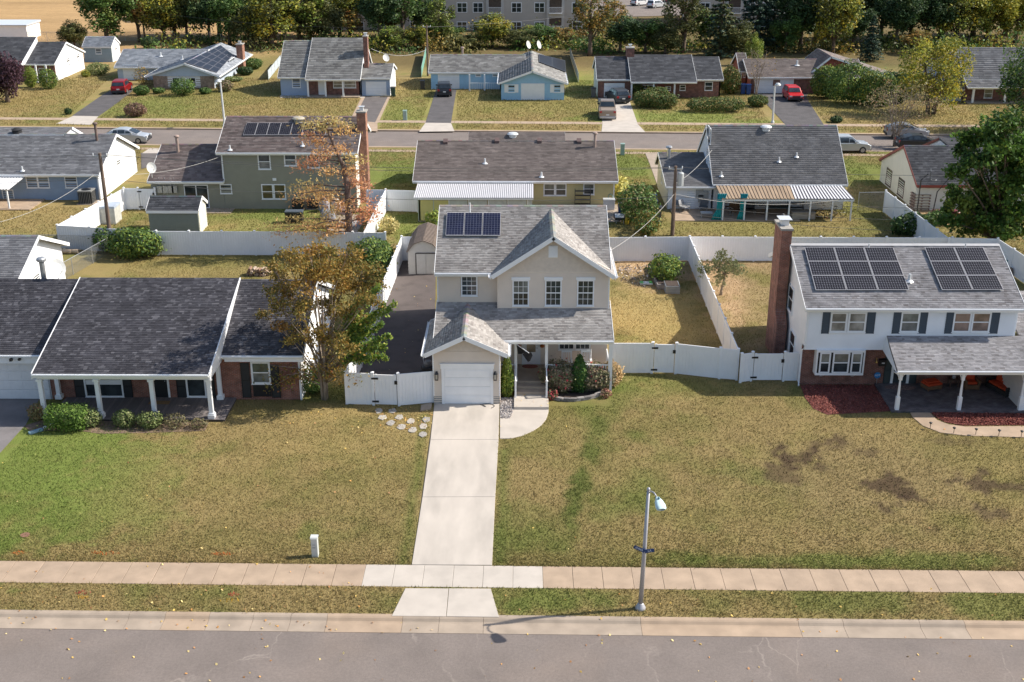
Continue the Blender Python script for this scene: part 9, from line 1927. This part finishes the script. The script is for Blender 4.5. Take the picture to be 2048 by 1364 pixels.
# jumble on the olive house patio under the dying conifer
sheet('patio',pxp([(655,470),(712,470),(735,430),(650,428)]),.03,concrete_grey)
jm=[((655,440),1.3,.9,.8,(.30,.30,.33),'grey covered patio heap behind the dying conifer'),((683,430),1.6,.7,.7,(.45,.30,.28),'pinkish covered lounger behind the dying conifer'),((690,455),2.2,1.0,.5,(.30,.30,.31),'grey tarpaulin-covered furniture beside the dying conifer trunk'),((672,420),.8,.6,.9,(.55,.52,.46),'cream cushion box behind the dying conifer'),((648,425),.9,.8,1.1,(.28,.27,.30),'grey covered barbecue beside the dark air conditioners')]
for (px,py),w_,d,h,c_,lab in jm:
    p=G(px,py,.03);n=14;b_=MB();rr=np.random.default_rng(px);prof=[(1.0,0),(1.02,.3),(.9,.75),(.5,1.0),(.02,1.02)]
    for r0,z in prof:
        for j in range(n):a=6.2832*j/n;q_=1+rr.uniform(-.08,.08);b_.v.append((p.x+math.copysign(abs(math.cos(a))**.6,math.cos(a))*w_/2*r0*q_,p.y+d/2+math.copysign(abs(math.sin(a))**.6,math.sin(a))*d/2*r0*q_,.03+z*h*q_))
    for i in range(len(prof)-1):
        for j in range(n):q_=(j+1) % n;b_.f.append((i*n+j,i*n+q_,(i+1)*n+q_,(i+1)*n+j));b_.c.append(None)
    tag(b_.build('covered_furniture',mat('cover_%d' % px,c_,.8,.25,4),smooth=True),lab,'furniture')
p=G(712,480);bb=MB()
# white tarp lean and manhole
p=G(50,1070.5);bb=MB();bb.lathe((p.x,p.y,0),[(.2,.004),(.2,.03),(.16,.034),(.05,.034)],16);tag(bb.build('access_cover',mat('rusty_cover',(.25,.13,.09),.9,.3,9)),'small round rusty access cover in the left lawn','cover')
p=G(66,866);R=thing('downspout_extension','pale blue downspout extension lying beside the boxwood hedge','downspout',p);b_=MB();b_.obox(p,Vector((.72,.69,0)),Vector((-.69,.72,0)),UZ,(-.2,.5),(-.12,.12),(0,.1));b_.build('tray',mat('tray_blue',(.25,.38,.46),.6),R);b_=MB();b_.tube([p+Vector((.4,.4,.1)),p+Vector((1.1,1.2,.2))],.06,6);b_.build('pipe',white,R)
# ================================================================== GRASS, LEAVES, CRACKS
def blades(name,polys,n,hgt,lab,seed,far=False):
    r=np.random.default_rng(seed);X=[];Y=[]
    for (x0,x1,y0,y1),k in polys:
        # denser towards the viewer
        t=r.random(k)**(1.5 if y1 > 80 and y0 < 60 else 1.0);X.append(r.uniform(x0,x1,k));Y.append(y0+(y1-y0)*t)
    X=np.concatenate(X);Y=np.concatenate(Y)
    Y=Y+X*(K2 if Y.min() > 84 else K1)*(np.clip((70-Y)/30,0,1) if Y.min() < 70 else (np.clip((Y-85)/40,0,1) if not far else 1))
    keep=np.ones(len(X),bool)
    for P in EXCL:
        ins=np.zeros(len(X),bool);j=len(P)-1
        for i in range(len(P)):
            a,b2=P[i],P[j];cr=(a[1] > Y) != (b2[1] > Y)
            with np.errstate(divide='ignore',invalid='ignore'):xx=(b2[0]-a[0])*(Y-a[1])/(b2[1]-a[1])+a[0]
            ins ^= cr & (X < xx);j=i
        keep &= ~ins
    X,Y=X[keep],Y[keep];col=ground_col(X,Y,far);k=~((col[:,1] < .125) & (col[:,0] > col[:,1]*1.2) & (r.random(len(X)) < .5));X,Y,col=X[k],Y[k],col[k];n=len(X)
    gk_=r.uniform(.8,1.42,n)[:,None];mixg=r.random(n)[:,None];col=col*gk_;col=np.where(mixg < .16,col*.55+FRESH*.5*gk_,col);col=np.where(mixg > .9,col*.6+GOLD*.45*gk_,col)
    for px,py,rx,c_ in ((40,1106,.5,(.50,.13,.03)),(215,1107,.6,(.50,.13,.03)),(445,1108.5,.6,(.50,.15,.04)),(190,1106,.4,(.5,.13,.03)),(168,1186,.35,(.45,.05,.07)),(467,1190,.3,(.42,.05,.05)),(163,1195,.35,(.5,.28,.03)),(460,1202,.5,(.48,.30,.04)),(820,850,1.0,(.32,.16,.11))):
        g=G(px,py);d=np.abs(X-g.x)/rx+np.abs(Y-g.y)/(.16 if py > 1000 else .8);k=(d < 1) & (r.random(n) < .6);col[k]=np.array(c_)*gk_[k]
    a=r.uniform(0,6.283,n);h=hgt*r.uniform(.5,1.4,n);w_=hgt*r.uniform(.35,.7,n);ln=r.normal(size=(n,2))*h[:,None]*.6
    z0=np.zeros(n)-.005;c_,s_=np.cos(a)*w_/2,np.sin(a)*w_/2
    V=np.stack([np.stack([X-c_,Y-s_,z0],1),np.stack([X+c_,Y+s_,z0],1),np.stack([X+ln[:,0],Y+ln[:,1],h],1)],1).reshape(-1,3)
    o=raw_mesh(name,V,np.arange(3*n).reshape(n,3),col,blade_m);o['label']=lab;o['category']='grass';return stuff(o)
def pp(L):return [(p.x,p.y) for p in pxp(L)]
EXCL=[pp([(823,1131),(985,1132),(1000,806),(866,806)]),pp(arc),[(-26,YS0+.31),(26,YS0-.31),(26,YS1-.31),(-26,YS1+.31)],pp([(811,1176),(982,1178),(999,1236),(782,1234)]),pp([(-30,960),(80,845),(80,780),(-30,780)]),pp(m1),pp(m2),pp(wk),[(-25.2,55.9),(-15.3,55.9),(-15.3,59),(-25.2,59)],[(-40,58.7),(-11.8,58.7),(-11.8,70),(-40,70)],pp([(868,812),(1222,812),(1222,512),(872,512)]),pp([(789,512),(872,512),(868,806),(690,809),(720,735),(757,640)]),[(15.3,60.6),(40,60.6),(40,71),(15.3,71)],pp([(1752,772),(1783,822),(2060,825),(2060,770)]),pp([(1098,792)]+ed[1:]+[(1219,764),(1098,764)]),pp([(1001,797),(1029,797),(1027,818),(1020,838),(1001,838)])]
blades('grass_blades',[((-24,24,YK,YS0),32000),((-29,29,YS1,85.5),430000)],0,.075,'short mown grass of the near lawns and gardens',71)
EXCL=[[(-60,99.5),(-13,97.5),(-13,113),(-60,116)],[(-9,94),(8,94),(8,113),(-9,113)],[(12,94),(26,94),(26,113),(12,113)],[(33,97),(60,97),(60,113),(33,113)],pp([(1290,306),(1330,306),(1345,360),(1318,380),(1300,330)]),pp([(282,300),(350,300),(335,330),(283,340)])]
blades('grass_blades',[((-45,45,85,YF0-1.2),150000)],0,.12,'grass of the gardens behind the second row of houses',72)
EXCL=[pp([(112,248),(183,250),(234,207),(290,160),(215,160),(140,231)]),pp([(690,264),(757,264),(783,190),(722,190)]),pp([(836,265),(912,265),(915,178),(868,178)]),pp([(1200,265),(1292,266),(1260,190),(1190,190)]),pp([(1556,268),(1668,268),(1612,195),(1620,185),(1500,185)]),[(-100,yw0+K2*-100-.2),(100,yw0+K2*100-.2),(100,yw1+K2*100+.2),(-100,yw1+K2*-100+.2)]]
blades('grass_blades',[((-66,60,YF1+.8,166),150000)],0,.15,'grass of the lawns across the far street',73,True)
def leaves_on(name,n,reg,cols,lab,seed,z=.02,size=.085):
    r=np.random.default_rng(seed);P=[]
    for (x0,y0,x1,y1),k,zz in reg:
        for _ in range(k):g=G(r.uniform(x0,x1),r.uniform(y0,y1),zz);P.append((g.x,g.y,zz+z))
    P=np.array(P);c_=np.array(cols);o=leaf_mesh(name,P,size,c_[r.integers(len(c_),size=len(P))]*r.uniform(.7,1.2,len(P))[:,None],leaf_m,None,(0,0,0),aspect=.75,up=1.6);o['label']=lab;o['category']='leaves';return stuff(o)
YL=[(.60,.42,.12),(.50,.26,.08),(.62,.50,.22),(.38,.20,.09)]
leaves_on('fallen_leaves',0,[((0,1165,800,1222),60,.03),((0,1228,1100,1262),60,-.10),((0,1262,2048,1364),75,-.122),((1000,1178,2048,1240),35,.03),((0,880,840,1110),40,.05),((1000,850,2048,1120),25,.05),((760,815,865,860),70,.03),((560,800,760,870),60,.05),((0,1117,700,1160),20,.03),((730,560,865,740),26,.03),((1030,788,1097,812),14,.2)],YL,'scattered yellow and brown fallen leaves on road, verge and lawns',5,size=.10)
